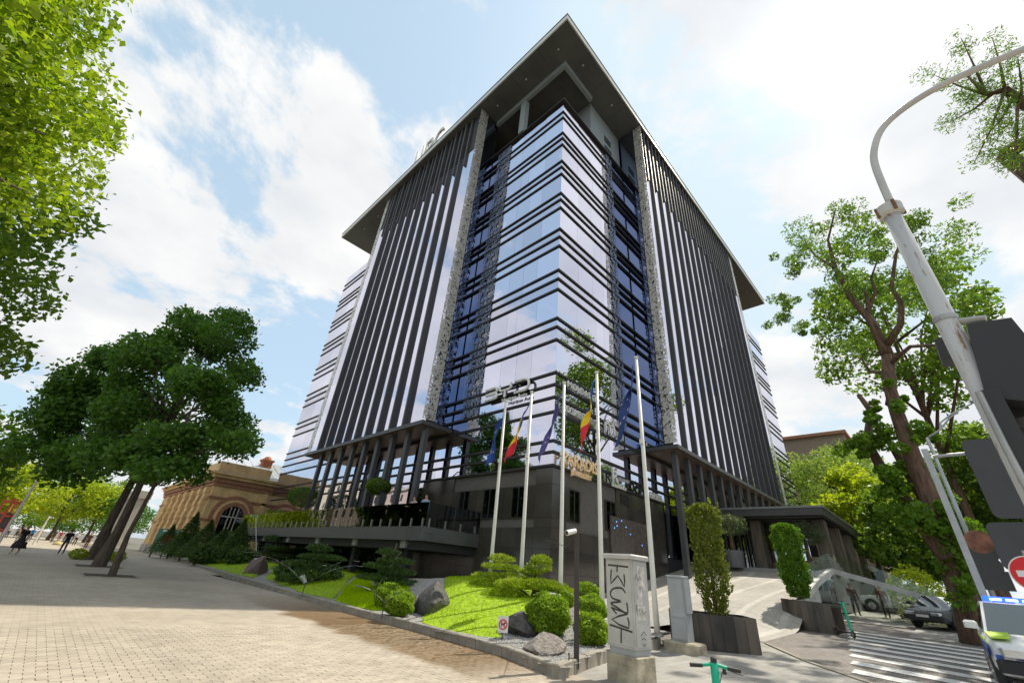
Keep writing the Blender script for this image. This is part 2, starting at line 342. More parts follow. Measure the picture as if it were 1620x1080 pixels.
def plain_ground(name, c, rough=.85, wet=False, island=0.0):
    m, nt, b = nodes_of(name); N = nt.nodes.new; L = nt.links.new; ge = N('ShaderNodeNewGeometry')
    if island:
        oi = N('ShaderNodeObjectInfo'); ad = N('ShaderNodeMath'); ad.operation = 'ADD'; L(ge.outputs['Random Per Island'], ad.inputs[0]); L(oi.outputs['Random'], ad.inputs[1])
        fr = N('ShaderNodeMath'); fr.operation = 'FRACT'; L(ad.outputs[0], fr.inputs[0])
        mx = N('ShaderNodeMix'); mx.data_type = 'RGBA'; L(fr.outputs[0], mx.inputs[0]); mx.inputs[6].default_value = (*[k*(1-island) for k in c], 1); mx.inputs[7].default_value = (*[k*(1+island*.7) for k in c], 1); col = mx.outputs[2]
    else:
        rgb = N('ShaderNodeRGB'); rgb.outputs[0].default_value = (*c, 1); col = rgb.outputs[0]
    finish_ground(nt, b, ge, col, wet, rough); return m
PAVE = (.445, .385, .305)
M_pave_far = brick_mat('plaza_bricks_far', (.455, .395, .315), (.41, .355, .28), (.32, .275, .215), wet=True)
M_paver = plain_ground('paver_face', PAVE, .78, wet=True, island=.09)
M_bed = plain_ground('paver_bed_sand', (.40, .345, .27), .95)
M_asphalt = plain_ground('asphalt', (.13, .125, .12), .9)
M_apron = brick_mat('apron_bricks', (.36, .345, .31), (.31, .295, .27), (.23, .22, .2), bw=.4, rh=.2)
M_drive = brick_mat('drive_setts', (.24, .215, .19), (.19, .17, .155), (.13, .12, .11), bw=.2, rh=.1)
M_kerb = mat('kerb_concrete', (.33, .3, .25), .85, var=.22, scale=2.2, bump=.5, bscale=45, coord='Object')
M_paint = mat('road_paint', (.72, .72, .70), .7, var=.12, scale=6)

def sheet(name, xs, ys, fn, m, inside=None):
    idx = {}; V = []; F = []
    def vid(i, j):
        if (i, j) not in idx: idx[(i, j)] = len(V); V.append((xs[i], ys[j], fn(xs[i], ys[j])))
        return idx[(i, j)]
    for i in range(len(xs)-1):
        for j in range(len(ys)-1):
            if inside and not inside((xs[i]+xs[i+1])/2, (ys[j]+ys[j+1])/2): continue
            F.append((vid(i, j), vid(i+1, j), vid(i+1, j+1), vid(i, j+1)))
    b = MB(); b.add(V, F); return b.build(name, m, smooth=True)
lin = lambda a, b, n: [a+(b-a)*i/n for i in range(n+1)]
M_far = plain_ground('far_ground', (.16, .155, .13), .95)
struct(sheet('ground', [-700, -200, -60, -20, 0, 10, 11.5]+lin(12, 18, 8)+lin(20, 62, 14)+[90, 200, 800], [-300, -80, -30, 0, 40, 100, 200, 900], lambda x, y: S(x)-.06, M_far))
# plaza: bricks laid one by one near the camera, the pattern goes on in the material beyond
NX0, NX1, NY0, NY1 = -2.2, 7.7, 4.4, 12.1
plaza = MB()
def quad(mb, x0, x1, y0, y1, z): mb.add([(x0, y0, z), (x1, y0, z), (x1, y1, z), (x0, y1, z)], [(0, 1, 2, 3)])
quad(plaza, -9, NX0, -12, 160, .02)
quad(plaza, NX0, 7.95, NY1, 32, .02); quad(plaza, NX0, 10.6, 32, 160, .02); quad(plaza, NX0, 7.5, -12, NY0, .02)
plaza_o = struct(plaza.build('plaza_pavement', M_pave_far))
bed = MB(); quad(bed, NX0, 7.8, NY0, NY1, .002); bed.build('paver_bed', M_bed, plaza_o)
rng = random.Random(5)
pav = []
BW, RH = .22, .11
for j in range(int(NY0/RH), int(NY1/RH)):
    for i in range(int(NX0/BW)-1, int(NX1/BW)+1):
        x = i*BW + (BW/2 if j % 2 else 0); y = j*RH
        cx, cy = x+BW/2, y+RH/2
        if cx < NX0+.1 or cx > kerb_x(max(cy, 5.5))+.02 or (cy < 5.5 and cx > 7.2): continue
        r = (CF.x*cx + CF.y*cy)
        # keep what the frame can see plus a margin
        d = Vector((cx, cy, -CZ)); xc, yc, zc = d.dot(CR), -d.dot(CU), d.dot(CF)
        if zc < .3 or abs(xc/zc) > 1.5 or yc/zc > 1.05: continue
        vis = abs(xc/zc) < 1.24 and yc/zc < .83
        pav.append((hypot(hypot(cx, cy), CZ) + (0 if vis else 50), cx, cy))
pav.sort()
pm = MB(); pm.cbox((0, 0, .012), (BW-.007, RH-.007, .02), bev=.0022); pmesh = pm.mesh('paver', [M_paver])
for d, cx, cy in pav[:300]:
    obj('paver', pmesh, plaza_o, (cx, cy, rng.uniform(-.0022, .0018)), (rng.uniform(-.006, .006), rng.uniform(-.006, .006), rng.uniform(-.008, .008)))
rest = MB()
for d, cx, cy in pav[300:]:
    rest.cbox((cx, cy, .012+rng.uniform(-.0022, .0018)), (BW-.007, RH-.007, .02), bev=.0022, rz=rng.uniform(-.008, .008))
tag(rest.build('paver_field', M_paver, plaza_o), kind='stuff')
# bicycle strip and lawn verge by the avenue, far left
M_bike = plain_ground('bike_lane_red', (.32, .2, .17), .85); M_verge = plain_ground('verge_grass', (.09, .15, .03), .95)
b = MB(); quad(b, -12, -9.0, -12, 160, .026); struct(b.build('bike_lane', M_bike))
b = MB(); b.box(-13.6, -12, -12, 160, -.02, .09); struct(b.build('verge', M_verge))
b = MB(); quad(b, -40, -13.6, -12, 160, .0); struct(b.build('avenue_road', M_asphalt))
b = MB()
for k in range(26): b.box(-12.12, -12, -10+k*6.5, -10+k*6.5+6.46, 0, .14)
struct(b.build('verge_kerb', M_kerb))
# kerb of the garden: separate stones
def stones(path, name, step, h, w, top_in=True, z0=-.05, zf=None):
    root = struct(bpy.data.objects.new(name, None)); COL.objects.link(root)
    me = {}
    for k in range(len(path)-1):
        a, c = Vector(path[k]), Vector(path[k+1]); n = max(1, round((c-a).length/step)); dr = (c-a)/n; ang = math.atan2(dr.y, dr.x); ln = dr.length
        key = round(ln, 3)
        if key not in me:
            q = MB(); q.cbox((0, 0, (h+z0)/2), (ln-.012, w, h-z0), bev=.018); me[key] = q.mesh('kerb_stone', [M_kerb])
        for i in range(n):
            p = a + dr*(i+.5); nv = Vector((dr.y, -dr.x)).normalized()*(w/2)*(1 if top_in else -1)
            obj('kerb_stone', me[key], root, (p.x+nv.x, p.y+nv.y, (zf(p.x, p.y) if zf else 0)+rng.uniform(-.006, .006)), (0, 0, ang+rng.uniform(-.006, .006)))
    return root
stones(KERB, 'garden_kerb', 1.0, .2, .17)
stones(FRONT[:2], 'front_kerb', .8, .22, .16, top_in=False)
stones(FRONT[1:], 'front_kerb', 1.2, .22, .14, top_in=False, zf=lambda x, y: S(x))
# garden bed of grey gravel
def gravel_mat(name, c):
    m, nt, b = nodes_of(name); N = nt.nodes.new; L = nt.links.new; ge = N('ShaderNodeNewGeometry')
    vo = N('ShaderNodeTexVoronoi'); vo.inputs['Scale'].default_value = 38; L(ge.outputs['Position'], vo.inputs['Vector'])
    hs = N('ShaderNodeSeparateColor'); L(vo.outputs['Color'], hs.inputs[0])
    mx = N('ShaderNodeMix'); mx.data_type = 'RGBA'; L(hs.outputs[0], mx.inputs[0]); mx.inputs[6].default_value = (*[k*.45 for k in c], 1); mx.inputs[7].default_value = (*[min(1, k*1.4) for k in c], 1); L(mx.outputs[2], b.inputs['Base Color'])
    bp = N('ShaderNodeBump'); bp.invert = True; bp.inputs['Strength'].default_value = 1; bp.inputs['Distance'].default_value = .02; L(vo.outputs['Distance'], bp.inputs['Height']); L(bp.outputs[0], b.inputs['Normal']); b.inputs['Roughness'].default_value = .8
    return m
M_gravel = gravel_mat('grey_gravel', (.36, .35, .335))
def in_garden(x, y):
    return y < 57.5 and x > kerb_x(max(y, 5.5))+.02 and (y > front_y(x) if x < 13.6 else y > 6.85) and not (x > X0+1 and y > Y0+1) and x < 33 and (x < 14.6 or y > 8.0)
gx = lin(6.9, 19, 80); gy = lin(5.4, 24, 110)+lin(24.5, 58, 50)
struct(sheet('gravel_bed', gx, gy, G, M_gravel, in_garden))
def grass_mat():
    return leaf_mat('lawn_blades', (.28, .43, .001), (.46, .58, .002), .5, .7, .08)
M_blade = grass_mat(); M_turf = mat('lawn_soil_green', (.26, .4, .002), .95, var=.3, scale=8)
def in_poly(x, y, P):
    c = False; n = len(P)
    for i in range(n):
        x1, y1 = P[i][0], P[i][1]; x2, y2 = P[i-1][0], P[i-1][1]
        if (y1 > y) != (y2 > y) and x < (x2-x1)*(y-y1)/(y2-y1)+x1: c = not c
    return c
nrg = np.random.default_rng(11)
def lawn(pix, n, bl, world=None):
    P = world if world else [surf(p, G) for p in pix]
    P = [Vector((max(p.x, kerb_x(p.y)+.42), p.y, p.z)) for p in P]
    xs = [p[0] for p in P]; ys = [p[1] for p in P]; st = .12 if n > 15000 else .25
    def dist_edge(x, y):
        best = 9
        for i in range(len(P)):
            a = Vector((P[i][0], P[i][1])); c = Vector((P[i-1][0], P[i-1][1])); ab = c-a; t = max(0, min(1, (Vector((x, y))-a).dot(ab)/(ab.length_squared+1e-9))); best = min(best, (Vector((x, y))-a-ab*t).length)
        return best
    LZ = lambda x, y: G(x, y) + .005 + .1*(1-math.exp(-dist_edge(x, y)*2.2))
    sh = sheet('lawn', lin(min(xs), max(xs), max(2, int((max(xs)-min(xs))/st))), lin(min(ys), max(ys), max(2, int((max(ys)-min(ys))/st))), LZ, M_turf, lambda x, y: in_poly(x, y, P)); struct(sh)
    pts = []
    while len(pts) < n:
        x = nrg.uniform(min(xs), max(xs)); y = nrg.uniform(min(ys), max(ys))
        if in_poly(x, y, P): pts.append((x, y, LZ(x, y)-.005))
    P3 = np.array(pts); a = nrg.uniform(0, 2*pi, n); h = bl*nrg.uniform(.6, 1.25, n); w = bl*.16; lean = nrg.normal(size=(n, 2))*bl*.35
    d = np.stack([np.cos(a)*w, np.sin(a)*w, np.zeros(n)], 1)
    V = np.stack([P3-d, P3+d, P3+np.stack([lean[:, 0], lean[:, 1], h], 1)], 1)
    g = obj('grass', numpy_mesh('grass', V, 3, M_blade)); tag(g, 'short bright green grass covering the garden lawn', 'grass', kind='stuff')
    return P
lawn([(646, 986), (668, 1000), (720, 1008), (790, 1010), (800, 985), (840, 972), (905, 972), (895, 952), (850, 936), (790, 918), (735, 904), (712, 905), (700, 940), (670, 968)], 52000, .075)
lawn([(515, 950), (560, 964), (605, 966), (640, 960), (650, 935), (622, 915), (575, 912), (545, 930)], 16000, .08)
lawn([(420, 915), (470, 935), (512, 948), (545, 928), (560, 912), (600, 905), (560, 893), (500, 886), (440, 892)], 16000, .085)
lawn([(318, 892), (360, 906), (400, 914), (430, 898), (455, 888), (420, 880), (340, 872), (300, 872), (285, 878)], 9000, .1)
# pavement in front of the cabinets, drive, crossing
b = MB(); xs = lin(7.5, 17.5, 20)
V = []; F = []
for i, x in enumerate(xs):
    ylo = float(np.interp(x, [7.5, 12, 14.2, 17.5], [-6, -1.0, 2.3, 5.2])); yhi = front_y(x)+.1 if x < 13.6 else 6.9
    V += [(x, ylo, S(x)-.03+.012), (x, (ylo+yhi)/2, S(x)-.018), (x, yhi, S(x)-.018)]
for i in range(20): F += [(i*3, i*3+3, i*3+4, i*3+1), (i*3+1, i*3+4, i*3+5, i*3+2)]
b.add(V, F); struct(b.build('front_pavement', M_apron))
struct(sheet('drive', lin(7.4, 36, 60), lin(-9, 9, 6), lambda x, y: S(x)-.034, M_drive))
b = MB()
pts = [(12, -1.0), (13.2, .9), (14.2, 2.3), (15.6, 3.7), (17.5, 5.2)]
for k in range(len(pts)-1):
    a, c = Vector(pts[k]), Vector(pts[k+1]); n = (c-a).orthogonal().normalized()*.07
    b.slab([(a.x-n.x, a.y-n.y, S(a.x)+.006), (c.x-n.x, c.y-n.y, S(c.x)+.006), (c.x+n.x, c.y+n.y, S(c.x)+.006), (a.x+n.x, a.y+n.y, S(a.x)+.006)], (0, 0, -1 if n.x*0 else 1), .06)
struct(b.build('flush_kerb', M_kerb))
struct(sheet('far_pavement', lin(26.5, 60, 30), lin(-9, 6.2, 4), lambda x, y: S(x)-.024 if x < 27.2 else S(x)+.0, M_apron, lambda x, y: y < 3.8+(x-26.5)*.12 or x > 31))
cross = bpy.data.objects.new('zebra_crossing', None); COL.objects.link(cross); struct(cross)
for k in range(9):
    xa = 15.2+k*1.28; yl = 2.7+(xa-15.2)*.16; q = MB()
    q.add([(xa, yl, S(xa)-.022), (xa-1.3, yl-6.5, S(xa-1.3)-.022), (xa-.75, yl-6.5, S(xa-.75)-.022), (xa+.55, yl, S(xa+.55)-.022)], [(0, 1, 2, 3)])
    q.build('crossing_stripe', M_paint, cross)
# entrance ramp climbing to the canopy
RA = [(17.6, 6.4), (18.0, 9.0)]
def R(x, y):
    t = max(0, min(1, (x-18.0)/15.5)); z = S(18)+.01 + (2.82-S(18))*t**1.05
    k = max(0.0, min(1.0, (24.8-x)/3.0))*max(0.0, min(1.0, 1-(y-5.4)/2.6)); k = k*k*(3-2*k)
    return z*(1-k)+(S(x)-.028)*k
m, nt, bs = nodes_of('ramp_paving'); N = nt.nodes.new; L = nt.links.new; ge = N('ShaderNodeNewGeometry')
br = N('ShaderNodeTexBrick'); L(ge.outputs['Position'], br.inputs['Vector']); br.inputs['Color1'].default_value = (.42, .39, .345, 1); br.inputs['Color2'].default_value = (.38, .355, .315, 1); br.inputs['Mortar'].default_value = (.3, .28, .25, 1)
br.inputs['Scale'].default_value = 1; br.inputs['Brick Width'].default_value = .3; br.inputs['Row Height'].default_value = .3; br.inputs['Mortar Size'].default_value = .008
wv = N('ShaderNodeTexWave'); wv.bands_direction = 'Y'; wv.inputs['Scale'].default_value = .2; wv.inputs['Distortion'].default_value = 7.0; wv.inputs['Detail'].default_value = 1; wv.inputs['Detail Scale'].default_value = .5; L(ge.outputs['Position'], wv.inputs['Vector'])
rp = N('ShaderNodeMapRange'); L(wv.outputs['Fac'], rp.inputs[0]); rp.inputs[1].default_value = .9; rp.inputs[2].default_value = .97; mx = N('ShaderNodeMix'); mx.data_type = 'RGBA'; L(rp.outputs[0], mx.inputs[0]); L(br.outputs[0], mx.inputs[6]); mx.inputs[7].default_value = (.5, .475, .43, 1)
finish_ground(nt, bs, ge, mx.outputs[2], False, .75); M_ramp = m
struct(sheet('entrance_ramp', lin(18.0, 33.5, 24), lin(5.4, 14.4, 18), R, M_ramp, lambda x, y: (y > 5.85 or x < 24.6) and not (x < 19.2 and y > 10.5)))
b = MB()
for k in range(3): b.box(33.5+k*.4, 33.5+(k+1)*.4 if k < 2 else 60, 5.9, 14.6, 1.0, 2.86+.13*k)
struct(b.build('entrance_steps', mat('entrance_granite', (.3, .3, .29), .6, var=.15, scale=5)))
# ------------------------------------------------------------------ the office tower
M_glass = glass_mirror('tower_glass', (.70, .70, .82))
M_span = glass_mirror('spandrel_glass', (.66, .655, .76), .03)
M_blue = glass_mirror('blue_recess_glass', (.34, .40, .56), .05)
M_band = mat('band_anodised', (.022, .019, .018), .55, metal=0, var=.2, scale=1.5)
M_fin = mat('fin_anthracite', (.085, .086, .09), .5, metal=.25, var=.12, scale=.8)
M_soffit = mat('soffit_panels', (.13, .13, .125), .5, metal=.2, var=.12, scale=.5)
M_fascia = mat('roof_fascia', (.62, .62, .58), .4, metal=.3, var=.06, scale=1)
M_core = mat('core_dark', (.03, .03, .033), .7)
M_pent = mat('penthouse_render', (.26, .29, .30), .8, var=.08)
M_perf = perf_mat('perforated_metal', (.62, .60, .54), 5.5, .45)
M_perf2 = perf_mat('perforated_screen', (.17, .21, .3), 3.4, .5)
M_copper = mat('ledge_soffit_brown', (.25, .16, .12), .35, metal=.4, var=.15)
def stone_mat():
    m, nt, b = nodes_of('granite_cladding'); N = nt.nodes.new; L = nt.links.new
    ge = N('ShaderNodeNewGeometry'); oi = N('ShaderNodeObjectInfo')
    no = N('ShaderNodeTexNoise'); no.inputs['Scale'].default_value = 45; no.inputs['Detail'].default_value = 6; L(ge.outputs['Position'], no.inputs['Vector'])
    n2 = N('ShaderNodeTexNoise'); n2.inputs['Scale'].default_value = .8; n2.inputs['Detail'].default_value = 5; L(ge.outputs['Position'], n2.inputs['Vector'])
    ad = N('ShaderNodeMath'); ad.operation = 'MULTIPLY_ADD'; L(n2.outputs[0], ad.inputs[0]); ad.inputs[1].default_value = .8; L(no.outputs[0], ad.inputs[2])
    a2 = N('ShaderNodeMath'); a2.operation = 'MULTIPLY_ADD'; L(oi.outputs['Random'], a2.inputs[0]); a2.inputs[1].default_value = .25; L(ad.outputs[0], a2.inputs[2])
    cr = N('ShaderNodeMapRange'); L(a2.outputs[0], cr.inputs[0]); cr.inputs[1].default_value = .6; cr.inputs[2].default_value = 1.4
    mx = N('ShaderNodeMix'); mx.data_type = 'RGBA'; L(cr.outputs[0], mx.inputs[0]); mx.inputs[6].default_value = (.024, .022, .02, 1); mx.inputs[7].default_value = (.08, .07, .058, 1); L(mx.outputs[2], b.inputs['Base Color'])
    b.inputs['Roughness'].default_value = .16; b.inputs['Specular IOR Level'].default_value = .55; return m
M_stone = stone_mat(); M_joint = mat('stone_joint', (.12, .11, .1), .9)
M_dkglass = glass_mirror('dark_window', (.08, .085, .095), .03)

tower = thing('office_tower', 'tall dark glass office block with overhanging flat roof and black fins', 'office building', (X0, Y0, 0))
TL = Vector((X0, Y0, 0))
def tpart(mb, name, m, parent=None, smooth=False):
    o = mb.build(name, m, None, smooth)
    for v in o.data.vertices: v.co -= TL
    o.parent = parent or tower; return o
trg = random.Random(8)
PCACHE = {}
def face_obj(face, name, m, u0, u1, z0, z1, plane, th=.05, gap=.012, jit=.0011):
    """a flat piece of facade, its own object; face L lies in x = plane, face R in y = plane"""
    du, dz = round(u1-u0-gap, 3), round(z1-z0-gap, 3); key = (face, name, m.name, du, dz, th)
    if key not in PCACHE:
        q = MB()
        if face == 'L': q.box(0, th, -du/2, du/2, -dz/2, dz/2)
        else: q.box(-du/2, du/2, 0, th, -dz/2, dz/2)
        PCACHE[key] = q.mesh(name, [m])
    c = ((u0+u1)/2, (z0+z1)/2)
    loc = (plane-X0, c[0]-Y0, c[1]) if face == 'L' else (c[0]-X0, plane-Y0, c[1])
    j = trg.gauss(0, jit), trg.gauss(0, jit)
    rot = (0, j[0], j[1]) if face == 'L' else (j[0], 0, j[1])
    return obj(name, PCACHE[key], tower, loc, rot)
XE, YE = 74.6, 57.9                     # far ends of the two fronts
LEV = [40.52, 38.94, 38.06, 35.83, 35.08, 34.19, 32.02, 31.27, 30.40, 28.11, 27.39, 26.48, 24.25, 23.45, 22.56, 20.32, 19.54, 18.64, 16.30, 15.63, 14.67, 12.36, 11.57, 10.76, 9.85, 8.15, 7.52, 6.79]
SOF = 46.8
RX0, RX1, RY0, RY1 = 14.66, 72.9, 11.76, 57.5
# hidden mass behind the glass
q = MB(); q.box(X0+.1, XE-.1, Y0+.1, YE-.1, .0, 40.4); tpart(q, 'core_wall', M_core)
q = MB(); q.box(X0+4.0, XE-4, Y0+4.2, YE-4, 40.4, SOF-.02); tpart(q, 'penthouse_core', M_core)
# banded glass at the near corner and on the two wings
def banded(face, u0, u1, cuts, zmin, m=M_glass, plane=None, ms=M_span):
    plane = plane if plane is not None else (X0 if face == 'L' else Y0)
    for k in range(len(LEV)-1):
        z1, z0 = LEV[k], LEV[k+1]
        if z0 < zmin-.1: continue
        tall = (z1-z0) > 1.4
        us = cuts if tall else [cuts[0], cuts[len(cuts)//2], cuts[-1]]
        if tall and k % 2: us = [us[0]] + [u+(.35 if i % 2 else -.2) for i, u in enumerate(us[1:-1])] + [us[-1]]
        for a, c in zip(us[:-1], us[1:]): face_obj(face, 'window_pane' if tall else 'spandrel_pane', m if tall else ms, a, c, z0, z1, plane)
banded('L', Y0, 22.3, [Y0, 16.5, 17.9, 19.4, 22.3], 6.7)
banded('R', X0, 25.7, [X0, 20.2, 22.0, 23.6, 25.7], 6.7)
banded('L', 44.6, YE, [44.6, 49.0, 53.4, YE], 6.7)
banded('R', 57.3, XE, [57.3, 63.0, 68.8, XE], 10.5)
# blue recess glass between corner and fin fronts, per storey
ST = [40.52, 35.83, 32.02, 28.11, 24.25, 20.32, 16.30, 12.36, 9.85]
for z1, z0 in zip(ST[:-1], ST[1:]):
    for a, c in ((22.3, 23.5), (23.5, 25.2)): face_obj('L', 'recess_pane', M_blue, a, c, z0, z1, X0+.08)
    for a, c in ((25.7, 28.2), (28.2, 30.8)): face_obj('R', 'recess_pane', M_blue, a, c, z0, z1, Y0+.08)
# perforated screens, storey by storey, in front of the recess
for k in range(len(ST)-1):
    z1, z0 = ST[k], ST[k+1]; hi = min(z1+.0, 40.3); lo = max(z0+.15, 10.9)
    if hi-lo < 1: continue
    face_obj('L', 'perforated_screen', M_perf2, 21.2, 22.15, lo, hi, X0-.07, .02, 0, 0)
    face_obj('L', 'perforated_screen', M_perf2, 22.2, 23.1, lo, hi, X0-.05, .02, 0, 0)
    face_obj('R', 'perforated_screen', M_perf2, 24.9, 25.95, lo, hi, Y0-.07, .02, 0, 0)
# lower storeys behind the columns
for (face, us, zt) in (('L', [26.4, 28.4, 30.5, 32.6, 34.7, 36.8, 38.9, 41.0, 44.6, 49.0, 53.4, YE], 6.79), ('R', [30.8, 33.0, 35.0, 37.0, 39.0, 41.0, 43.0, 45.0, 47.0, 49.0, 51.0, 53.0, 57.3, 63, 68.8, XE], 6.79)):
    for a, c in zip(us[:-1], us[1:]):
        for z0, z1 in ((3.3, 5.1), (5.1, 6.79)): face_obj(face, 'ground_pane', M_glass, a, c, z0, z1, X0 if face == 'L' else Y0)
for (face, us) in (('L', [25.2, 27.5, 30, 32.6, 35.2, 37.8, 40.4, 44.6]), ('R', [30.8, 34, 37, 40, 43, 46, 49, 52, 57.3])):
    for a, c in zip(us[:-1], us[1:]):
        for z0, z1 in ((6.79, 7.52), (7.52, 8.15), (8.15, 9.95)): face_obj(face, 'window_pane' if z1-z0 > 1 else 'spandrel_pane', M_glass, a, c, z0, z1, X0 if face == 'L' else Y0)
for a, c in ((22.3, 25.2),):
    for z0, z1 in ((6.79, 7.52), (7.52, 8.15), (8.15, 9.85)): face_obj('L', 'window_pane', M_glass, a, c, z0, z1, X0)
for z0, z1 in ((6.79, 7.52), (7.52, 8.15), (8.15, 9.85)): face_obj('R', 'window_pane', M_glass, 25.7, 30.8, z0, z1, Y0)
for a, c in ((57.3, 63), (63, 68.8), (68.8, XE)):
    for z0, z1 in ((6.79, 7.52), (7.52, 8.15), (8.15, 9.85), (9.85, 10.76)): face_obj('R', 'window_pane', M_glass, a, c, z0, z1, Y0)
# dark horizontal bands running round the corner
D = .09; T = .135
for k, z in enumerate(LEV):
    if k == 0: continue
    d = D + .0007*k
    yend = 25.1 if z > 10 else 44.3; xend = 30.7 if z > 10 else 57.0
    q = MB(); q.prism([(X0-d, Y0-d), (xend, Y0-d), (xend, Y0+.05), (X0+.05, Y0+.05), (X0+.05, yend), (X0-d, yend)], z-T/2, z+T/2); tpart(q, 'band', M_band)
    q = MB(); q.box(X0-d, X0+.05, 44.35, YE, z-T/2, z+T/2); tpart(q, 'band', M_band)
    if z > 9: q = MB(); q.box(57.05, XE, Y0-d, Y0+.05, z-T/2, z+T/2); tpart(q, 'band', M_band)
for z in (5.1, 4.2):
    q = MB(); q.box(X0-.12, X0+.04, 26.5, YE, z-.07, z+.07); tpart(q, 'band', M_band)
q = MB(); q.prism([(X0-.24, Y0-.24), (30.6, Y0-.24), (30.6, Y0+.5), (X0+.5, Y0+.5), (X0+.5, 25.0), (X0-.24, 25.0)], 40.50, 40.62); tpart(q, 'corner_coping', M_band)
# granite base
def stone_face(face, u0, u1, zs, holes, nu):
    us = [u0+(u1-u0)*i/nu for i in range(nu+1)]
    for a, c in zip(us[:-1], us[1:]):
        for z0, z1 in zip(zs[:-1], zs[1:]):
            if any(a < h[1]-.02 and c > h[0]+.02 and z0 < h[3]-.02 and z1 > h[2]+.02 for h in holes): continue
            face_obj(face, 'granite_panel', M_stone, a, c, z0, z1, (X0 if face == 'L' else Y0)+.002, .06, .014, .0012)
zs = [-.2, .75, 1.65, 2.7, 3.7, 4.15, 5.85, 6.70]
stone_face('L', Y0, 26.4, zs, [(16.3, 17.5, 4.1, 5.9), (18.6, 19.85, 4.1, 5.9), (21.0, 22.2, 4.1, 5.9)], 10)
stone_face('R', X0, 30.6, zs, [(19.1, 20.4, 4.1, 5.9), (22.9, 24.2, 4.1, 5.9)], 10)
for (f_, a, c) in (('L', 15.64, 16.83), ('L', 18.03, 19.22), ('L', 20.43, 21.61)):
    pass
def stone_window(face, u0, u1, z0, z1):
    pl = X0 if face == 'L' else Y0
    w = face_obj(face, 'window', M_dkglass, u0, u1, z0, z1, pl+.045, .03, 0)
    q = MB(); t = .06; du, dz = (u1-u0)/2, (z1-z0)/2
    for (a, c, e, f2) in ((-du, du, dz-t, dz), (-du, du, -dz, -dz+t), (-du, -du+t, -dz+t, dz-t), (du-t, du, -dz+t, dz-t), (-.03, .03, -dz+t, dz-t)):
        if face == 'L': q.box(-.05, 0, a, c, e, f2)
        else: q.box(a, c, -.05, 0, e, f2)
    q.build('window_frame', M_band, w)
nuL = (26.4-Y0)/10; nuR = (30.6-X0)/10
for k in (1, 3, 5): stone_window('L', Y0+nuL*k, Y0+nuL*(k+1), 4.15, 5.85) if False else None
def holes_windows(face, u0, nu, holes):
    for h in holes:
        ks = [k for k in range(10) if u0+nu*k < h[1]-.02 and u0+nu*(k+1) > h[0]+.02]
        a, c = u0+nu*ks[0], u0+nu*(ks[-1]+1)
        pl = X0 if face == 'L' else Y0
        # granite reveals left and right of the opening, then the window
        if h[0] > a+.05: face_obj(face, 'granite_panel', M_stone, a, h[0], 4.15, 5.85, pl+.002, .06, .014, .001)
        if h[1] < c-.05: face_obj(face, 'granite_panel', M_stone, h[1], c, 4.15, 5.85, pl+.002, .06, .014, .001)
        stone_window(face, h[0], h[1], 4.15, 5.85)
holes_windows('L', Y0, nuL, [(16.35, 17.4, 4.1, 5.9), (18.7, 19.8, 4.1, 5.9), (21.1, 22.1, 4.1, 5.9)])
holes_windows('R', X0, nuR, [(19.3, 20.3, 4.1, 5.9), (23.0, 24.1, 4.1, 5.9)])
q = MB(); q.box(X0+.078, X0+.098, Y0+.08, 26.4, -.3, 6.75); tpart(q, 'joint_backing', M_joint)
q = MB(); q.box(X0+.1, 30.6, Y0+.078, Y0+.098, -.3, 6.75); tpart(q, 'joint_backing', M_joint)
# wall screen with blue sparks at the right of the base
M_screen = mat('brown_screen', (.11, .092, .082), .25, var=.1)
sc_ = face_obj('R', 'wall_screen', M_screen, 23.3, 28.6, 3.0, 5.0, Y0-.1, .08, 0, 0)
M_spark = mat('blue_spark', (.1, .25, .8), .5, emit=((.1, .35, 1.0), 1.2))
for (u, z) in ((-2.0, .72), (-2.25, .35), (-1.95, .5), (-.9, .55), (-1.4, .85), (-.4, .2), (1.0, -.3)):
    s_ = MB(); s_.box(u-.035, u+.035, -.012, 0, z-.035, z+.035); s_.build('spark', M_spark, sc_)
q = MB()
for k in range(5): q.box(24.7, 25.7, Y0-.06, Y0, 5.9+k*.13, 5.98+k*.13)
tpart(q, 'vent_louvre', M_band)
# fin fronts
FX, FY = 15.55, 12.2                     # glass planes of the projecting fronts
finmesh = {}
def fin_front(face, a, c, fins, pl, base, zb=10.3):
    us = [a] + [f for f in fins] + [c]
    zz = [zb, 17.6, 25.2, 32.8, 40.4]
    for i in range(len(us)-1):
        for z0, z1 in zip(zz[:-1], zz[1:]): face_obj(face, 'bay_pane', M_glass, us[i], us[i+1], z0, z1, pl, .05, .01, .0012)
    def fin(name, u, z0, z1, dep=.3, w=.17, out=0.0):
        key = (face, round(z1-z0, 2), dep, w)
        if key not in finmesh:
            q = MB(); h = z1-z0
            if face == 'L': q.box(-dep, 0, -w/2, w/2, 0, h)
            else: q.box(-w/2, w/2, -dep, 0, 0, h)
            finmesh[key] = q.mesh('fin', [M_fin])
        loc = (pl-.004-X0-out, u-Y0, z0) if face == 'L' else (u-X0, pl-.004-Y0-out, z0)
        obj(name, finmesh[key], tower, loc)
    for f in fins: fin('fin', f, zb, SOF-.02, .3 if face == 'L' else .21, .17 if face == 'L' else .15)
    mids = [f-.93 for f in fins] + [fins[-1]+.93]
    for f in mids: fin('short_fin', f, 38.6, SOF-.04, .2, .14)
    return us
LF = [26.75+1.855*k for k in range(9)]; RF = [30.35+1.85*k for k in range(14)]
fin_front('L', 24.2, 43.9, LF, FX, 0); fin_front('R', 28.5, 56.3, RF, FY, 0)
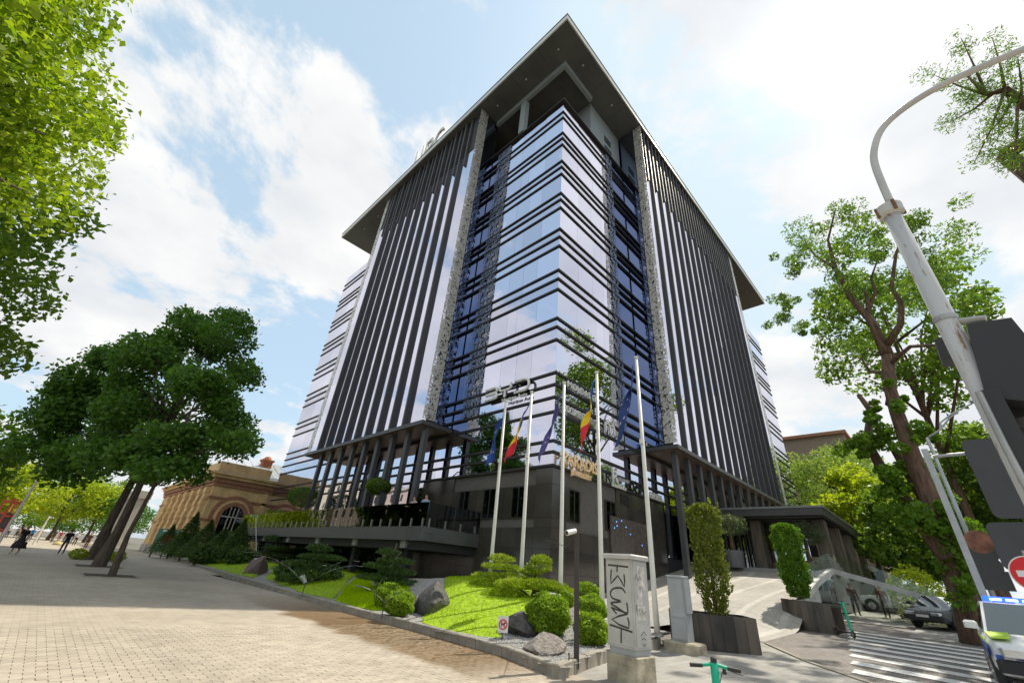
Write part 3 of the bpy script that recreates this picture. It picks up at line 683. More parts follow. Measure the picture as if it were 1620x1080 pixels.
for (nm, box) in (('fin_front_core', (FX+.06, X0+.12, 24.25, 43.85, 10.28, SOF-.01)), ('fin_front_core', (28.55, 56.25, FY+.06, Y0+.12, 10.28, SOF-.01))):
    q = MB(); q.box(*box); tpart(q, nm, M_core)
# perforated strips at the ends of the fin fronts
q = MB(); q.box(FX-.32, FX+.75, 24.14, 24.17, 10.45, SOF-.03); tpart(q, 'perforated_strip', M_perf)
q = MB(); q.box(28.42, 28.45, FY-.32, FY+.62, 10.45, SOF-.03); tpart(q, 'perforated_strip', M_perf)
q = MB(); q.box(FX-.03, FX-.01, 43.9, 44.7, 10.45, SOF-.03); tpart(q, 'perforated_strip', M_perf)
q = MB(); q.box(56.3, 57.2, FY-.03, FY-.01, 10.45, SOF-.03); tpart(q, 'perforated_strip', M_perf)
for (bx) in ((FX+.8, X0, 24.16, 24.2, 10.4, SOF-.03),): q = MB(); q.box(*bx); tpart(q, 'return_pane', M_blue)
q = MB(); q.box(28.45, 28.49, FY+.7, Y0, 10.4, SOF-.03); tpart(q, 'return_pane', M_blue)
# ledges under the fin fronts, columns below
q = MB(); q.box(FX-.36, X0+.03, 24.0, 44.2, 10.0, 10.28); tpart(q, 'ledge', M_fin)
q = MB(); q.box(FX-.2, X0, 24.2, 44.0, 9.97, 9.998); tpart(q, 'ledge_soffit', M_copper)
q = MB(); q.box(28.3, 57.0, FY-.36, Y0+.03, 10.0, 10.28); tpart(q, 'ledge', M_fin)
q = MB(); q.box(28.5, 56.8, FY-.2, Y0, 9.97, 9.998); tpart(q, 'ledge_soffit', M_copper)
cm = MB(); cm.box(-.16, .16, -.2, .2, 0, 6.7); cmesh = cm.mesh('column', [M_fin])
cm2 = MB(); cm2.box(-.2, .2, -.16, .16, 0, 8.3); cmesh2 = cm2.mesh('column', [M_fin])
for k in range(9): obj('column', cmesh, tower, (FX+.35-X0, 24.45+2.12*k-Y0, 3.28))
for k in range(13): obj('column', cmesh2, tower, (29.2+2.12*k-X0, FY+.35-Y0, 1.68))
# roof slab with deep overhang
q = MB(); q.box(RX0+.12, RX1-.12, RY0+.12, RY1-.12, SOF+.03, SOF+.7); tpart(q, 'roof_slab', M_soffit)
def pan(name, xa, xb, ya, yb): 
    q = MB(); q.box(xa+.01, xb-.01, ya+.01, yb-.01, SOF, SOF+.028); tpart(q, name, M_soffit)
for k in range(12): pan('soffit_panel', RX0+.12, X0+3.9, RY0+.12+k*3.73, RY0+.12+(k+1)*3.73)
for k in range(13): pan('soffit_panel', X0+3.9+k*3.84, X0+3.9+(k+1)*3.84, RY0+.12, Y0+3.9)
for (nm, bx) in (('roof_fascia', (RX0, RX0+.12, RY0, RY1, SOF-.02, SOF+.74)), ('roof_fascia', (RX0+.12, RX1, RY0, RY0+.12, SOF-.02, SOF+.74)), ('roof_fascia', (RX1-.12, RX1, RY0+.12, RY1, SOF-.02, SOF+.74)), ('roof_fascia', (RX0+.12, RX1-.12, RY1-.12, RY1, SOF-.02, SOF+.74))):
    q = MB(); q.box(*bx); tpart(q, nm, M_fascia)
q = MB(); q.box(RX0-.05, RX1+.05, RY0-.05, RY1+.05, SOF+.745, SOF+.8); tpart(q, 'roof_edge_trim', M_band)
for k in range(10):
    for (x, y) in ((X0-1.6, 14+k*4.3), (19+k*5.4, Y0-1.4)):
        q = MB(); q.tube([(x, y, SOF-.03), (x, y, SOF-.002)], .11, 10); tpart(q, 'downlight', M_fascia)
# open top storey: hanging frame, post, side wall with two openings
q = MB(); q.box(X0-.35, X0-.0, Y0-.35, 24.0, SOF-.75, SOF-.01); tpart(q, 'loggia_beam', M_pent)
q = MB(); q.box(X0+.01, 22.2, Y0-.35, Y0-.0, SOF-.75, SOF-.01); tpart(q, 'loggia_beam', M_pent)
q = MB(); q.box(X0-.3, X0+.25, 19.4, 20.1, 40.78, SOF-.76); tpart(q, 'loggia_post', M_pent)
q = MB(); q.box(23.0, 28.4, Y0+.25, Y0+.6, 40.79, SOF-.01); pw = tpart(q, 'penthouse_wall', M_pent)
q = MB(); q.box(22.7, 22.99, Y0+.25, Y0+4, 40.79, SOF-.01); tpart(q, 'penthouse_wall', M_pent)
for (a, c, e, g_) in ((25.3, 26.5, 43.2, 44.1), (25.3, 26.6, 41.2, 42.5)):
    w = MB(); w.box(a, c, Y0+.19, Y0+.24, e, g_); tpart(w, 'penthouse_window', M_core)
# terrace slab on the avenue side
TX, TY, TZ = 13.86, 19.82, 3.3
M_slab = mat('terrace_slab', (.10, .105, .105), .5, metal=.1, var=.15, scale=.7)
q = MB(); q.box(TX, X0+.04, TY, 52.3, 2.62, TZ); tpart(q, 'terrace_slab', M_slab)
q = MB(); q.box(TX+.35, X0-.02, TY+.3, 52, 2.2, 2.615); tpart(q, 'terrace_beam', M_core)
M_bracket = mat('bracket_grey', (.3, .3, .28), .6)
for k in range(5):
    q = MB(); q.box(TX+.2, TX+.42, 21.6+k*5.6, 22.1+k*5.6, 2.25, 2.617); tpart(q, 'slab_bracket', M_bracket)
M_bal = glass_clear('smoked_balustrade', (.5, .51, .52), .02, 1.0); M_steel = mat('brushed_steel', (.5, .49, .46), .35, metal=.8)
for k in range(15):
    ya = TY+.02+k*2.16; q = MB(); q.box(TX+.07, TX+.09, ya+.01, ya+2.14, TZ+.04, TZ+1.22); tpart(q, 'balustrade_pane', M_bal)
for k in range(2):
    xa = TX+.1+k*1.95; q = MB(); q.box(xa, xa+1.92, TY+.06, TY+.08, TZ+.04, TZ+1.22); tpart(q, 'balustrade_pane', M_bal)
pm_ = MB(); pm_.box(-.03, .03, -.03, .03, 0, .42); postm = pm_.mesh('balustrade_post', [M_steel])
for k in range(30): obj('balustrade_post', postm, tower, (TX+.045-X0, TY+.3+k*1.08-Y0, TZ))
for k in range(4): obj('balustrade_post', postm, tower, (TX+.3+k*1.1-X0, TY+.035-Y0, TZ))
# shaded undercroft below the terrace: dark glass wall, columns, rough stone wall
for k in range(9): face_obj('L', 'undercroft_pane', M_dkglass, 27+k*2.9, 27+(k+1)*2.9, .2, 2.2, X0-.02, .04, .03)
q = MB(); q.box(X0-.06, X0+.02, 26.4, 52, -.3, .2); tpart(q, 'plinth', M_stone)
for k in range(5): q = MB(); q.box(14.9, 15.3, 22.5+k*6.2, 22.9+k*6.2, -.1, 2.2); tpart(q, 'undercroft_column', M_core)
# roof letters, half hidden by the roof edge
M_pale = mat('pale_letters', (.72, .70, .64), .5)
RSX = 15.3; ra, rb = onx((660, 243), RSX), onx((706, 197), RSX)
rs = thing('roof_sign', 'pale rooftop letters half hidden behind the left roof edge', 'sign', (RSX, ra.y, SOF+.8))
lh = (rb.z-SOF-.8)*1.42; sp_y = (ra.y-rb.y)/3.0
for k, ch in enumerate('UPC'):
    text_obj('letter', ch, M_pale, lh, rs, (0, -sp_y*k, .1), 'L', .12, 1.0, sp_y*.82)
for k in range(3):
    q = MB(); q.box(-.05, .05, -sp_y*(k+.45), -sp_y*(k+.45)+.1, -.02, .25); q.build('letter_post', M_steel, rs)
print('roof sign', ra, rb)
# entrance canopy on the right front
CXA, CYA = 34.6, 5.4
cn = thing('entrance_canopy', 'flat dark slatted entrance canopy on fluted posts at right side of tower', 'canopy', (CXA, 9, 2.9))
CL = Vector((CXA, 9, 2.9))
def cpart(q, name, m):
    o = q.build(name, m)
    for v in o.data.vertices: v.co -= CL
    o.parent = cn; return o
M_can = mat('canopy_metal', (.075, .073, .07), .45, metal=.4, var=.2, scale=1); M_cang = mat('canopy_top_grey', (.22, .225, .22), .35, metal=.4)
q = MB(); q.box(CXA, 49.5, CYA, FY-.05, 6.86, 6.98); cpart(q, 'canopy_roof', M_cang)
q = MB(); q.box(CXA+.05, CXA+.3, CYA+.05, FY-.05, 6.4, 6.855); cpart(q, 'edge_beam', M_can)
q = MB(); q.box(CXA+.3, 49.4, CYA+.05, CYA+.3, 6.4, 6.855); cpart(q, 'edge_beam', M_can)
for k in range(12): q = MB(); q.box(CXA+.5+k*1.15, CXA+.62+k*1.15, CYA+.32, FY-.1, 6.3, 6.85); cpart(q, 'slat', M_can)
M_weather = mat('post_weathered', (.16, .135, .1), .7, var=.4, scale=2, stretch=(6, 6, .4))
for (px, py) in ((CXA+2.0, CYA+.75), (CXA+6.5, CYA+.75), (CXA+11, CYA+.75), (CXA+2.0, CYA+4.7)):
    q = MB()
    for k in range(4): q.box(px-.42+k*.24, px-.3+k*.24, py-.35, py+.35, 2.9, 6.3)
    q.box(px-.44, px+.44, py-.28, py+.28, 2.9, 6.3); cpart(q, 'post', M_weather)
q = MB()
for k in range(9): q.box(36.0+k*1.5, 36.12+k*1.5, FY+.0, FY+.12, 2.9, 6.3)
cpart(q, 'door_mullions', M_can)
q = MB(); q.box(35.5, 50, FY+.2, FY+.26, 2.9, 6.35); cpart(q, 'entrance_glass', M_dkglass)
# shop and tenant lettering on the facade
M_white = mat('white_letters', (.8, .8, .78), .45); M_gold = mat('gold_letters', (.82, .62, .38), .35, metal=.3, emit=((1.0, .62, .28), .08)); M_grey = mat('grey_letters', (.5, .5, .5), .5)
def logo(label, parts):
    r = thing('wall_lettering', label, 'sign', parts[0][3]); base = Vector(parts[0][3])
    for (txt, m_, size, loc, face, w, h) in parts:
        text_obj('letters', txt, m_, size, r, Vector(loc)-base, face, .05, 1.0, w, offset=.0)
    return r
q = thing('wall_lettering', 'large white rounded car dealer letters on left glass front', 'sign', (X0-.32, 20.3, 11.6))
def stroke(pts, r=.085):
    b = MB(); b.tube([(0, -p[0], p[1]) for p in pts], r, 8); return b
def arc(cx, cz, r, a0, a1, n=7): return [(cx+r*cos(rad(a0+(a1-a0)*i/n)), cz+r*sin(rad(a0+(a1-a0)*i/n))) for i in range(n+1)]
H = .78
stroke([(0, H), (.9, H)]+arc(.9, H-.19, .19, 90, -60)+[(.95, H/2+.05)]+[(.05, H/2+.02)], .09).build('letter_b', M_white, q)
stroke([(.05, H/2-.05), (.95, H/2-.05)]+arc(.92, .19, .19, 60, -90)+[(0, 0)], .09).build('letter_b', M_white, q)
stroke([(1.35, H+.05), (1.35, .5), (1.5, .4), (2.25, .4), (2.4, .5), (2.4, H+.05)], .09).build('letter_y', M_white, q)
stroke([(1.87, .4), (1.87, -.1)], .09).build('letter_y', M_white, q)
stroke([(2.75, H), (3.6, H)]+arc(3.6, H/2, H/2, 90, -90, 10)+[(2.75, 0)], .09).build('letter_d', M_white, q)
text_obj('small_letters', 'Horizon Auto', M_white, .36, q, (0, -1.65, -.42), 'L', .03, 1.0, 2.2)
for zz in (.0, .62):
    b = MB(); b.box(.04, .25, -3.9, 0, zz, zz+.04); b.build('letter_rail', M_band, q)
logo('row of white letters highest on the right glass front, next to the corner', [('MOLDASIG', M_white, .62, (18.6, Y0-.28, 11.66), 'R', 3.0, 0)])
logo('bold white capitals on right glass front, halfway between the top row and the golden letters', [('DOCUMENTE', M_white, .62, (18.25, Y0-.28, 10.02), 'R', 2.35, 0), ('AUTO', M_grey, .5, (20.8, Y0-.28, 10.02), 'R', .9, 0)])
logo('big silver script letter right of the bold white capitals', [('m', M_white, 1.5, (22.6, Y0-.28, 10.0), 'R', 1.2, 0), ('med', M_grey, .5, (23.9, Y0-.28, 9.95), 'R', .9, 0)])
logo('golden jewellery shop letters above granite base at corner', [('PARADIS', M_gold, .98, (18.25, Y0-.28, 7.02), 'R', 3.4, 0), ('JEWELLERY', M_gold, .4, (19.1, Y0-.28, 6.55), 'R', 2.0, 0)])
logo('tall white letter R with small lettering under it on right front', [('R', M_white, 1.05, (23.3, Y0-.28, 6.98), 'R', .7, 0), ('RESTAURANT', M_grey, .26, (24.1, Y0-.28, 7.2), 'R', 1.3, 0), ('& LOUNGE', M_white, .26, (23.3, Y0-.28, 6.68), 'R', 1.7, 0)])
logo('thin dark letters followed by white ones, near first right column', [('OOCI', M_band, .8, (25.9, Y0-.28, 6.98), 'R', 1.9, 0), ('CAMERA', M_white, .62, (28.1, Y0-.28, 6.78), 'R', 1.9, 0)])
logo('two short lines of small white letters below right ledge', [('OPTICA', M_white, .36, (28.2, Y0-.3, 10.42), 'R', 1.7, 0), ('CENTRU', M_grey, .26, (28.5, Y0-.3, 10.1), 'R', 1.3, 0)])
# ------------------------------------------------------------------ trees, hedges, cloud-pruned pines
M_bark = mat('bark_dark', (.10, .075, .055), .9, var=.35, scale=3, bump=.9, bscale=9, stretch=(3, 3, .6), bdist=.06)
M_bark_r = mat('bark_red_brown', (.17, .105, .07), .9, var=.4, scale=3, bump=1, bscale=8, stretch=(3, 3, .5), bdist=.08)
M_leaf_sun = leaf_mat('leaf_linden', (.17, .28, .015), (.36, .46, .035), .55)
M_leaf_dk = leaf_mat('leaf_deep_green', (.05, .135, .02), (.13, .26, .035), .45)
M_leaf_md = leaf_mat('leaf_mid_green', (.095, .19, .022), (.2, .3, .035), .5)
M_leaf_yl = leaf_mat('leaf_yellow_green', (.26, .36, .02), (.44, .5, .035), .55)
M_leaf_wl = leaf_mat('leaf_willow', (.19, .29, .07), (.32, .42, .12), .5)
M_leaf_ac = leaf_mat('leaf_locust', (.11, .21, .04), (.2, .31, .06), .5)
M_ivy = leaf_mat('leaf_ivy', (.09, .2, .015), (.2, .34, .03), .45)
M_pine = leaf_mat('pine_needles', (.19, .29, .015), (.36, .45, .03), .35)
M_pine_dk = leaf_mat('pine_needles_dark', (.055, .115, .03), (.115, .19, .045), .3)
M_box = leaf_mat('box_leaves', (.15, .27, .015), (.32, .45, .03), .4)
M_yew = leaf_mat('yew_needles', (.08, .2, .015), (.17, .3, .025), .35)
M_yew2 = leaf_mat('yew_sparse', (.10, .14, .02), (.22, .25, .03), .3)
M_olive = leaf_mat('olive_leaves', (.08, .12, .055), (.17, .21, .1), .3)
def clump_pts(centers, radii, n, rng, shell=.55):
    k = rng.integers(0, len(centers), n); C_ = np.array(centers)[k]; R_ = np.array(radii)[k]
    d = rng.normal(size=(n, 3)); d /= np.linalg.norm(d, axis=1)[:, None]; r = rng.uniform(0, 1, n)**(1/3*(1-shell)+.02)
    return C_ + d*R_*r[:, None], d
def tree(name, label, base, h, cc, cr, m_leaf, n_leaf, leaf, seed, trunk_r=.25, bark=None, ncl=26, clr=.34, flat=.2, group=None, trunk_pts=None, fork=.42, aspect=.62, limbs=14, droop=0.0, cat='tree', skew=(0, 0, 0), spots=None):
    """base: foot, cc: crown centre height above foot, cr: crown radii, leaf: leaf length"""
    rg = np.random.default_rng(seed); pr = random.Random(seed); bark = bark or M_bark
    t = thing(name, label, cat, base, 0, group)
    top = Vector((skew[0], skew[1], cc+cr[2]*.25))
    tp = trunk_pts or [Vector((0, 0, -.15)), Vector((pr.uniform(-.15, .15), pr.uniform(-.15, .15), h*.15)), Vector((skew[0]*.3, skew[1]*.3, h*fork)), top*.85, top]
    tp = [Vector(p) for p in tp]; n_ = len(tp)
    q = MB(); q.tube([tp[0]+Vector((0, 0, -.05))]+tp[0:], [trunk_r*1.7, trunk_r*1.35]+[trunk_r*(1-.8*(i/(n_-1))**1.0) for i in range(1, n_)], 10)
    cen = []; radi = []
    for i in range(ncl):
        d = rg.normal(size=3); d /= np.linalg.norm(d); d[2] = d[2]*.95+.1; r = rg.uniform(.45, .92)
        c = np.array([skew[0], skew[1], cc]) + d*np.array(cr)*r; cen.append(c); s = clr*rg.uniform(.6, 1.25); radi.append(np.array([cr[0]*s, cr[1]*s, min(cr[2], cr[0])*s*.72]))
    if spots:
        cen = []; radi = []
        for (px, d_, r_) in spots:
            for i in range(4):
                c = atd((px[0]+pr.gauss(0, 14), px[1]+pr.gauss(0, 12)), d_+pr.gauss(0, 1.2))-Vector(base); cen.append(np.array(c)); radi.append(np.array([r_, r_, r_*.7])*pr.uniform(.45, .85))
        ncl = len(cen)
    order = sorted(range(ncl), key=lambda i: -np.linalg.norm(cen[i][:2]))
    for i in order[:limbs]:
        e = Vector(cen[i]); s0 = pr.uniform(.4, .9); k = s0*(n_-1); a = tp[int(k)].lerp(tp[min(int(k)+1, n_-1)], k-int(k))
        if a.z > e.z: a = tp[max(1, n_-3)]
        mid = a.lerp(e, .5)+Vector((pr.uniform(-.3, .3), pr.uniform(-.3, .3), cr[2]*.08)); q.tube([a, mid, e], [trunk_r*.42, trunk_r*.24, trunk_r*.07], 6)
    q.build('trunk', bark, t, True)
    P, d = clump_pts(cen, radi, n_leaf, rg)
    P = P + rg.normal(size=P.shape)*leaf*.6
    V = leaf_quads(P, leaf, rg, aspect, flat, droop)
    obj('crown', numpy_mesh('crown', V, 4, m_leaf), t)
    return t
# the three street trees on the plaza
g_ = 'lindens along the plaza'
SP1 = [((300, 610), 28, 1.5), ((345, 640), 28, 1.4), ((372, 665), 28, 1.2), ((320, 690), 27.5, 1.3), ((270, 690), 27.5, 1.3), ((378, 705), 27.5, 1.1), ((240, 735), 27, 1.0), ((300, 735), 27, 1.0), ((205, 715), 27.5, 1.1), ((345, 600), 28, 1.3)]
SP2 = [((376, 512), 35, 1.6), ((345, 550), 35, 1.8), ((300, 512), 35, 1.5), ((285, 560), 35, 2.0), ((235, 560), 35, 1.7), ((200, 590), 35, 1.7), ((240, 640), 35, 2.2), ((382, 590), 35, 1.5), ((180, 660), 35, 1.9), ((325, 520), 35, 1.3), ((160, 715), 34.5, 1.5)]
SP3 = [((175, 560), 43, 1.6), ((165, 625), 44, 2.2), ((125, 610), 44, 1.8), ((110, 660), 44, 2.4), ((82, 672), 44, 1.5), ((95, 708), 44, 1.8), ((130, 735), 43, 2.0), ((200, 690), 43, 2.2), ((250, 735), 43, 1.8)]
tree('linden_tree', 'slim dark linden nearest of three in square pit on plaza', (2.95, 26.8, 0), 11, 7.4, (3.5, 3.3, 4.0), M_leaf_dk, 15000, .25, 1, .12, group=g_, spots=SP1, limbs=18)
tree('linden_tree', 'thick trunked dark linden in the middle of three on plaza', (3.0, 34.4, 0), 14, 9.6, (5.2, 4.6, 5.4), M_leaf_dk, 20000, .29, 2, .27, group=g_, spots=SP2, limbs=20)
tree('linden_tree', 'forked dark linden farthest of three on plaza with grass at foot', (3.35, 43.5, 0), 15, 9.5, (7.2, 5, 6.4), M_leaf_dk, 20000, .33, 3, .34, group=g_, spots=SP3, limbs=18)
# big sunlit crown hanging into the picture at the left
tree('linden_tree', 'big sunlit yellow-green linden whose crown fills upper left corner', (-5.6, 10.2, 0), 15, 8.6, (3.6, 4.4, 4.6), M_leaf_sun, 46000, .15, 4, .32, ncl=80, clr=.22, limbs=30, flat=.15)
tree('linden_tree', 'mid green linden with low leaves at left edge of plaza', (-6.5, 21, 0), 13, 8.5, (4.2, 4.6, 4.2), M_leaf_md, 16000, .26, 5, .3, ncl=36)
# avenue trees far down the plaza
k_ = 0
for (x, y, h, m_, rr, lab) in ((-7.5, 60, 10, M_leaf_md, 4.6, 'mid green avenue tree left of the walking woman'), (-4.5, 88, 9, M_leaf_yl, 4.8, 'yellow-green sunlit avenue tree behind the walkers'), (1.5, 112, 11, M_leaf_yl, 6.4, 'broad golden green tree closing the plaza walk'),
        (6.5, 118, 13, M_leaf_md, 6, 'green tree beside pale pillars at end of walk'), (-11, 104, 12, M_leaf_md, 6, 'green avenue tree by the red advertising frames'), (-17, 80, 9, M_leaf_dk, 4.5, 'dark avenue tree at left picture edge'), (-3, 150, 14, M_leaf_md, 9, 'distant green tree mass left of the plaza end'), (9, 160, 15, M_leaf_md, 9, 'distant green tree behind the pale pillars'), (-16, 140, 15, M_leaf_yl, 8, 'distant sunlit tree beyond the avenue'), (-9, 165, 12, M_leaf_dk, 9, 'low dark tree mass at the very end of plaza'), (3, 172, 12, M_leaf_dk, 9, 'low dark tree behind the golden tree'), (-24, 165, 12, M_leaf_md, 9, 'low green tree far beyond the avenue at left'), (14, 150, 12, M_leaf_dk, 8, 'low dark tree behind the pillared gateway')):
    tree('avenue_tree', lab, (x, y, 0), h, h*(.62 if y < 120 else .45), (rr, rr, h*(.42 if y < 120 else .46)), m_, 5200, .5, 20+k_, .25, ncl=24, group='avenue trees', limbs=7); k_ += 1
# across the streets (seen in the glass)
def spruce(name, label, base, h, r, seed, m_=None, n=14000, lf=.028):
    rg = np.random.default_rng(seed); t = thing(name, label, 'tree', base)
    q = MB(); q.tube([(0, 0, -.2), (0, 0, h*.5), (0, 0, h*.97)], [h*.018, h*.011, .03], 8); q.build('trunk', M_bark, t, True)
    z = rg.uniform(.1, 1, n)**.75; ly = np.floor(z*16)/16; rr = r*(1-z)*(.55+.45*((z*16) % 1 < .6)) * rg.uniform(.3, 1, n)**.5; a = rg.uniform(0, 2*pi, n)
    P = np.stack([np.cos(a)*rr, np.sin(a)*rr, z*h-rr*.25], 1); dirs = np.stack([np.cos(a), np.sin(a), np.full(n, -.3)], 1)
    obj('crown', numpy_mesh('crown', leaf_quads(P, h*lf, rg, .35, 0, 0, dirs), 4, m_ or M_pine_dk), t); return t
spruce('spruce_tree', 'tall dark spruce across the avenue, reflected in left glass front', (-15, 52, 0), 27, 6.5, 41)
# trees on the right, along the side street
tree('locust_tree', 'tall airy locust tree behind the traffic lights at right edge', (46, -1.5, S(46)), 33, 22, (9, 7, 10), M_leaf_md, 11000, .42, 45, .34, ncl=34, clr=.22, bark=M_bark_r)
tree('willow_tree', 'pale green weeping tree behind the entrance canopy', (84, 10, 1.7), 22, 14.5, (12, 9, 7.5), M_leaf_wl, 22000, .62, 47, .6, ncl=50, clr=.27, droop=.9, aspect=.3, limbs=10)
tree('willow_tree', 'pale weeping tree right of the canopy, half behind the ivy trunk', (86, 2, 1.7), 18, 11, (10, 8, 7), M_leaf_wl, 15000, .62, 48, .5, ncl=40, clr=.27, droop=.9, aspect=.3, limbs=8)
tree('maple_tree', 'yellow-green young maple in front of the weeping tree', (58, 5.8, 1.7), 12.5, 8.0, (5.4, 4.0, 4.6), M_leaf_yl, 13000, .4, 49, .25, ncl=34, clr=.3)
tree('maple_tree', 'deep green bushy maple right of the entrance steps', (52, 2.8, 1.5), 9.5, 5.2, (6.5, 4.2, 3.8), M_leaf_md, 15000, .36, 50, .25, ncl=36, clr=.3)
tree('maple_tree', 'sunlit green maple behind the parked dark car', (58, -.6, 1.7), 12, 7, (6, 4, 4.6), M_leaf_yl, 11000, .4, 51, .25, ncl=32)
tree('maple_tree', 'dense green tree behind the sign boards at right edge', (50, -3.8, 1.5), 14, 8.5, (7, 5, 5.5), M_leaf_md, 14000, .4, 52, .3, ncl=36)
# leaning ivy-grown locust by the parked car
LB = Vector((27.0, .42, S(27)))
pix = [((1548, 1000), 27), ((1532, 960), 27), ((1500, 880), 26.6), ((1468, 785), 26.3), ((1441, 715), 26.0), ((1418, 650), 26.0), ((1404, 600), 26.2), ((1402, 555), 26.4)]
TP = [atd(p, d) for p, d in pix]; TP[0] = LB-Vector((0, 0, .4))
lt = thing('locust_tree', 'tall red-brown locust trunk wrapped in ivy, leaning over the parked car', 'tree', LB)
q = MB(); q.tube([p-LB for p in TP], [.55, .45, .4, .36, .32, .27, .24, .2], 12)
def limb(px, rr, d=26.3, par=q): par.tube([atd(p, d+dd)-LB for p, dd in px], rr, 7)
limb([((1402, 560), 0), ((1380, 510), .2), ((1345, 470), .3), ((1322, 425), .3), ((1310, 380), .2), ((1322, 330), 0)], [.25, .2, .15, .11, .07, .04])
limb([((1322, 425), .3), ((1290, 405), .5), ((1272, 380), .6)], [.09, .06, .03])
limb([((1404, 545), 0), ((1425, 512), -.5), ((1426, 480), -.8), ((1410, 455), -.9), ((1418, 400), -1.0), ((1440, 350), -1.2)], [.18, .15, .13, .1, .07, .04])
limb([((1375, 505), .2), ((1372, 470), .6), ((1364, 455), .7), ((1340, 445), .8)], [.13, .1, .06, .04])
limb([((1372, 500), .2), ((1385, 460), 1), ((1378, 440), 1.2), ((1392, 400), 1.5)], [.1, .08, .06, .03])
limb([((1408, 575), 0), ((1440, 548), -.6), ((1478, 546), -1.0)], [.12, .09, .07])
limb([((1402, 590), 0), ((1376, 588), .3), ((1362, 565), .5)], [.11, .08, .05])
limb([((1408, 640), 0), ((1412, 610), .4), ((1412, 560), .6)], [.2, .16, .1])
# big low limbs going left, ivy covered
limb([((1500, 885), 0), ((1446, 810), .3), ((1400, 750), .6), ((1372, 700), .9), ((1378, 650), 1.0), ((1358, 624), 1.1)], [.34, .28, .24, .2, .16, .1])
limb([((1470, 800), 0), ((1430, 735), .4), ((1408, 700), .5)], [.28, .2, .14])
q.build('trunk', M_bark_r, lt, True)
rg = np.random.default_rng(77)
def leafmass(parent, name, spots, n, leaf, m_, aspect=.5, droop=.15, flat=.2):
    cen = [np.array(atd(p, d)-LB) for p, d, r in spots]; rr = [np.array([r, r, r*.75]) for p, d, r in spots]
    P, _ = clump_pts(cen, rr, n, rg, .3); obj(name, numpy_mesh(name, leaf_quads(P, leaf, rg, aspect, flat, droop), 4, m_), parent)
sp = []
pr = random.Random(3)
for (cx, cy, w, h, k, r) in ((1310, 385, 60, 40, 16, 1.15), (1260, 400, 30, 40, 9, .9), (1395, 370, 70, 40, 14, 1.1), (1330, 470, 60, 40, 12, 1.0), (1245, 490, 30, 40, 8, .8), (1290, 520, 40, 25, 6, .75), (1440, 440, 50, 50, 14, 1.2), (1500, 400, 50, 60, 14, 1.2), (1350, 545, 30, 20, 5, .7), (1500, 490, 40, 25, 6, .8), (1230, 470, 15, 15, 3, .6), (1322, 338, 26, 14, 7, 1.0), (1440, 352, 26, 14, 7, 1.0), (1392, 402, 22, 16, 6, .9), (1275, 382, 22, 14, 5, .9), (1362, 560, 14, 10, 4, .8), (1340, 440, 20, 14, 5, .9)):
    for i in range(k): sp.append(((cx+pr.gauss(0, w*.5), cy+pr.gauss(0, h*.5)), 26.4+pr.gauss(0, 1.3), r*pr.uniform(.3, .68)))
leafmass(lt, 'crown', sp, 14000, .2, M_leaf_ac, .4)
iv = []
for (cx, cy, w, h, k, r) in ((1415, 770, 40, 40, 16, .62), (1360, 705, 28, 20, 9, .6), (1400, 690, 25, 25, 8, .55), (1378, 655, 12, 18, 4, .4), (1500, 860, 26, 50, 14, .7), (1480, 800, 20, 30, 8, .5), (1530, 920, 20, 40, 10, .55), (1450, 820, 25, 25, 8, .6), (1403, 610, 8, 8, 2, .4), (1425, 640, 10, 8, 3, .4), (1465, 680, 22, 22, 7, .5)):
    for i in range(k): iv.append(((cx+pr.gauss(0, w*.5), cy+pr.gauss(0, h*.5)), 26.1+pr.gauss(0, .5), r*pr.uniform(.45, .85)))
leafmass(lt, 'ivy', iv, 10000, .2, M_ivy, .75)
# feathery branch reaching in from the upper right
fb = thing('locust_tree', 'feathery locust branch reaching in at the upper right corner', 'tree', (15, -5.2, S(15)))
FB = Vector((15, -5.2, S(15)))
q = MB(); q.tube([(0, 0, -.2), (.1, .1, 5), (-.2, .4, 10), (-.3, .9, 13)], [.4, .34, .26, .18], 10)
bp = [atd((1700, 180), 15)-FB, atd((1625, 168), 14.6)-FB, atd((1590, 142), 14.3)-FB, atd((1560, 150), 14)-FB, atd((1530, 120), 13.8)-FB]
q.tube([Vector((-.3, .9, 13))]+bp, [.2, .17, .13, .1, .06, .02], 8)
for (a, e) in (((1590, 142), (1540, 260)), ((1610, 160), (1600, 270)), ((1575, 145), (1500, 195)), ((1560, 150), (1480, 120)), ((1560, 148), (1520, 60)), ((1590, 142), (1570, 60)), ((1600, 160), (1560, 215)), ((1615, 165), (1610, 90))):
    A = atd(a, 14.2)-FB; E_ = atd(e, 13.9)-FB; q.tube([A, A.lerp(E_, .5)+Vector((0, 0, -.1)), E_], [.045, .025, .008], 5)
q.build('trunk', M_bark_r, fb, True)
cen = []; rr = []
for (a, e, k) in (((1590, 142), (1540, 260), 9), ((1610, 160), (1600, 270), 8), ((1575, 145), (1490, 195), 9), ((1560, 150), (1465, 120), 10), ((1560, 148), (1515, 60), 9), ((1590, 142), (1570, 60), 9), ((1600, 160), (1560, 215), 7), ((1615, 165), (1610, 90), 8), ((1620, 180), (1600, 230), 6)):
    for i in range(k):
        tt = (i+1)/k; c = atd((a[0]+(e[0]-a[0])*tt+pr.gauss(0, 8), a[1]+(e[1]-a[1])*tt+pr.gauss(0, 8)), 14+pr.gauss(0, .35))-FB; cen.append(np.array(c)); rr.append(np.array([.34, .34, .2])*pr.uniform(.6, 1.2))
P, _ = clump_pts(cen, rr, 5600, rg, .2); obj('crown', numpy_mesh('crown', leaf_quads(P, .105, rg, .27, .4, .1), 4, M_leaf_ac), fb)
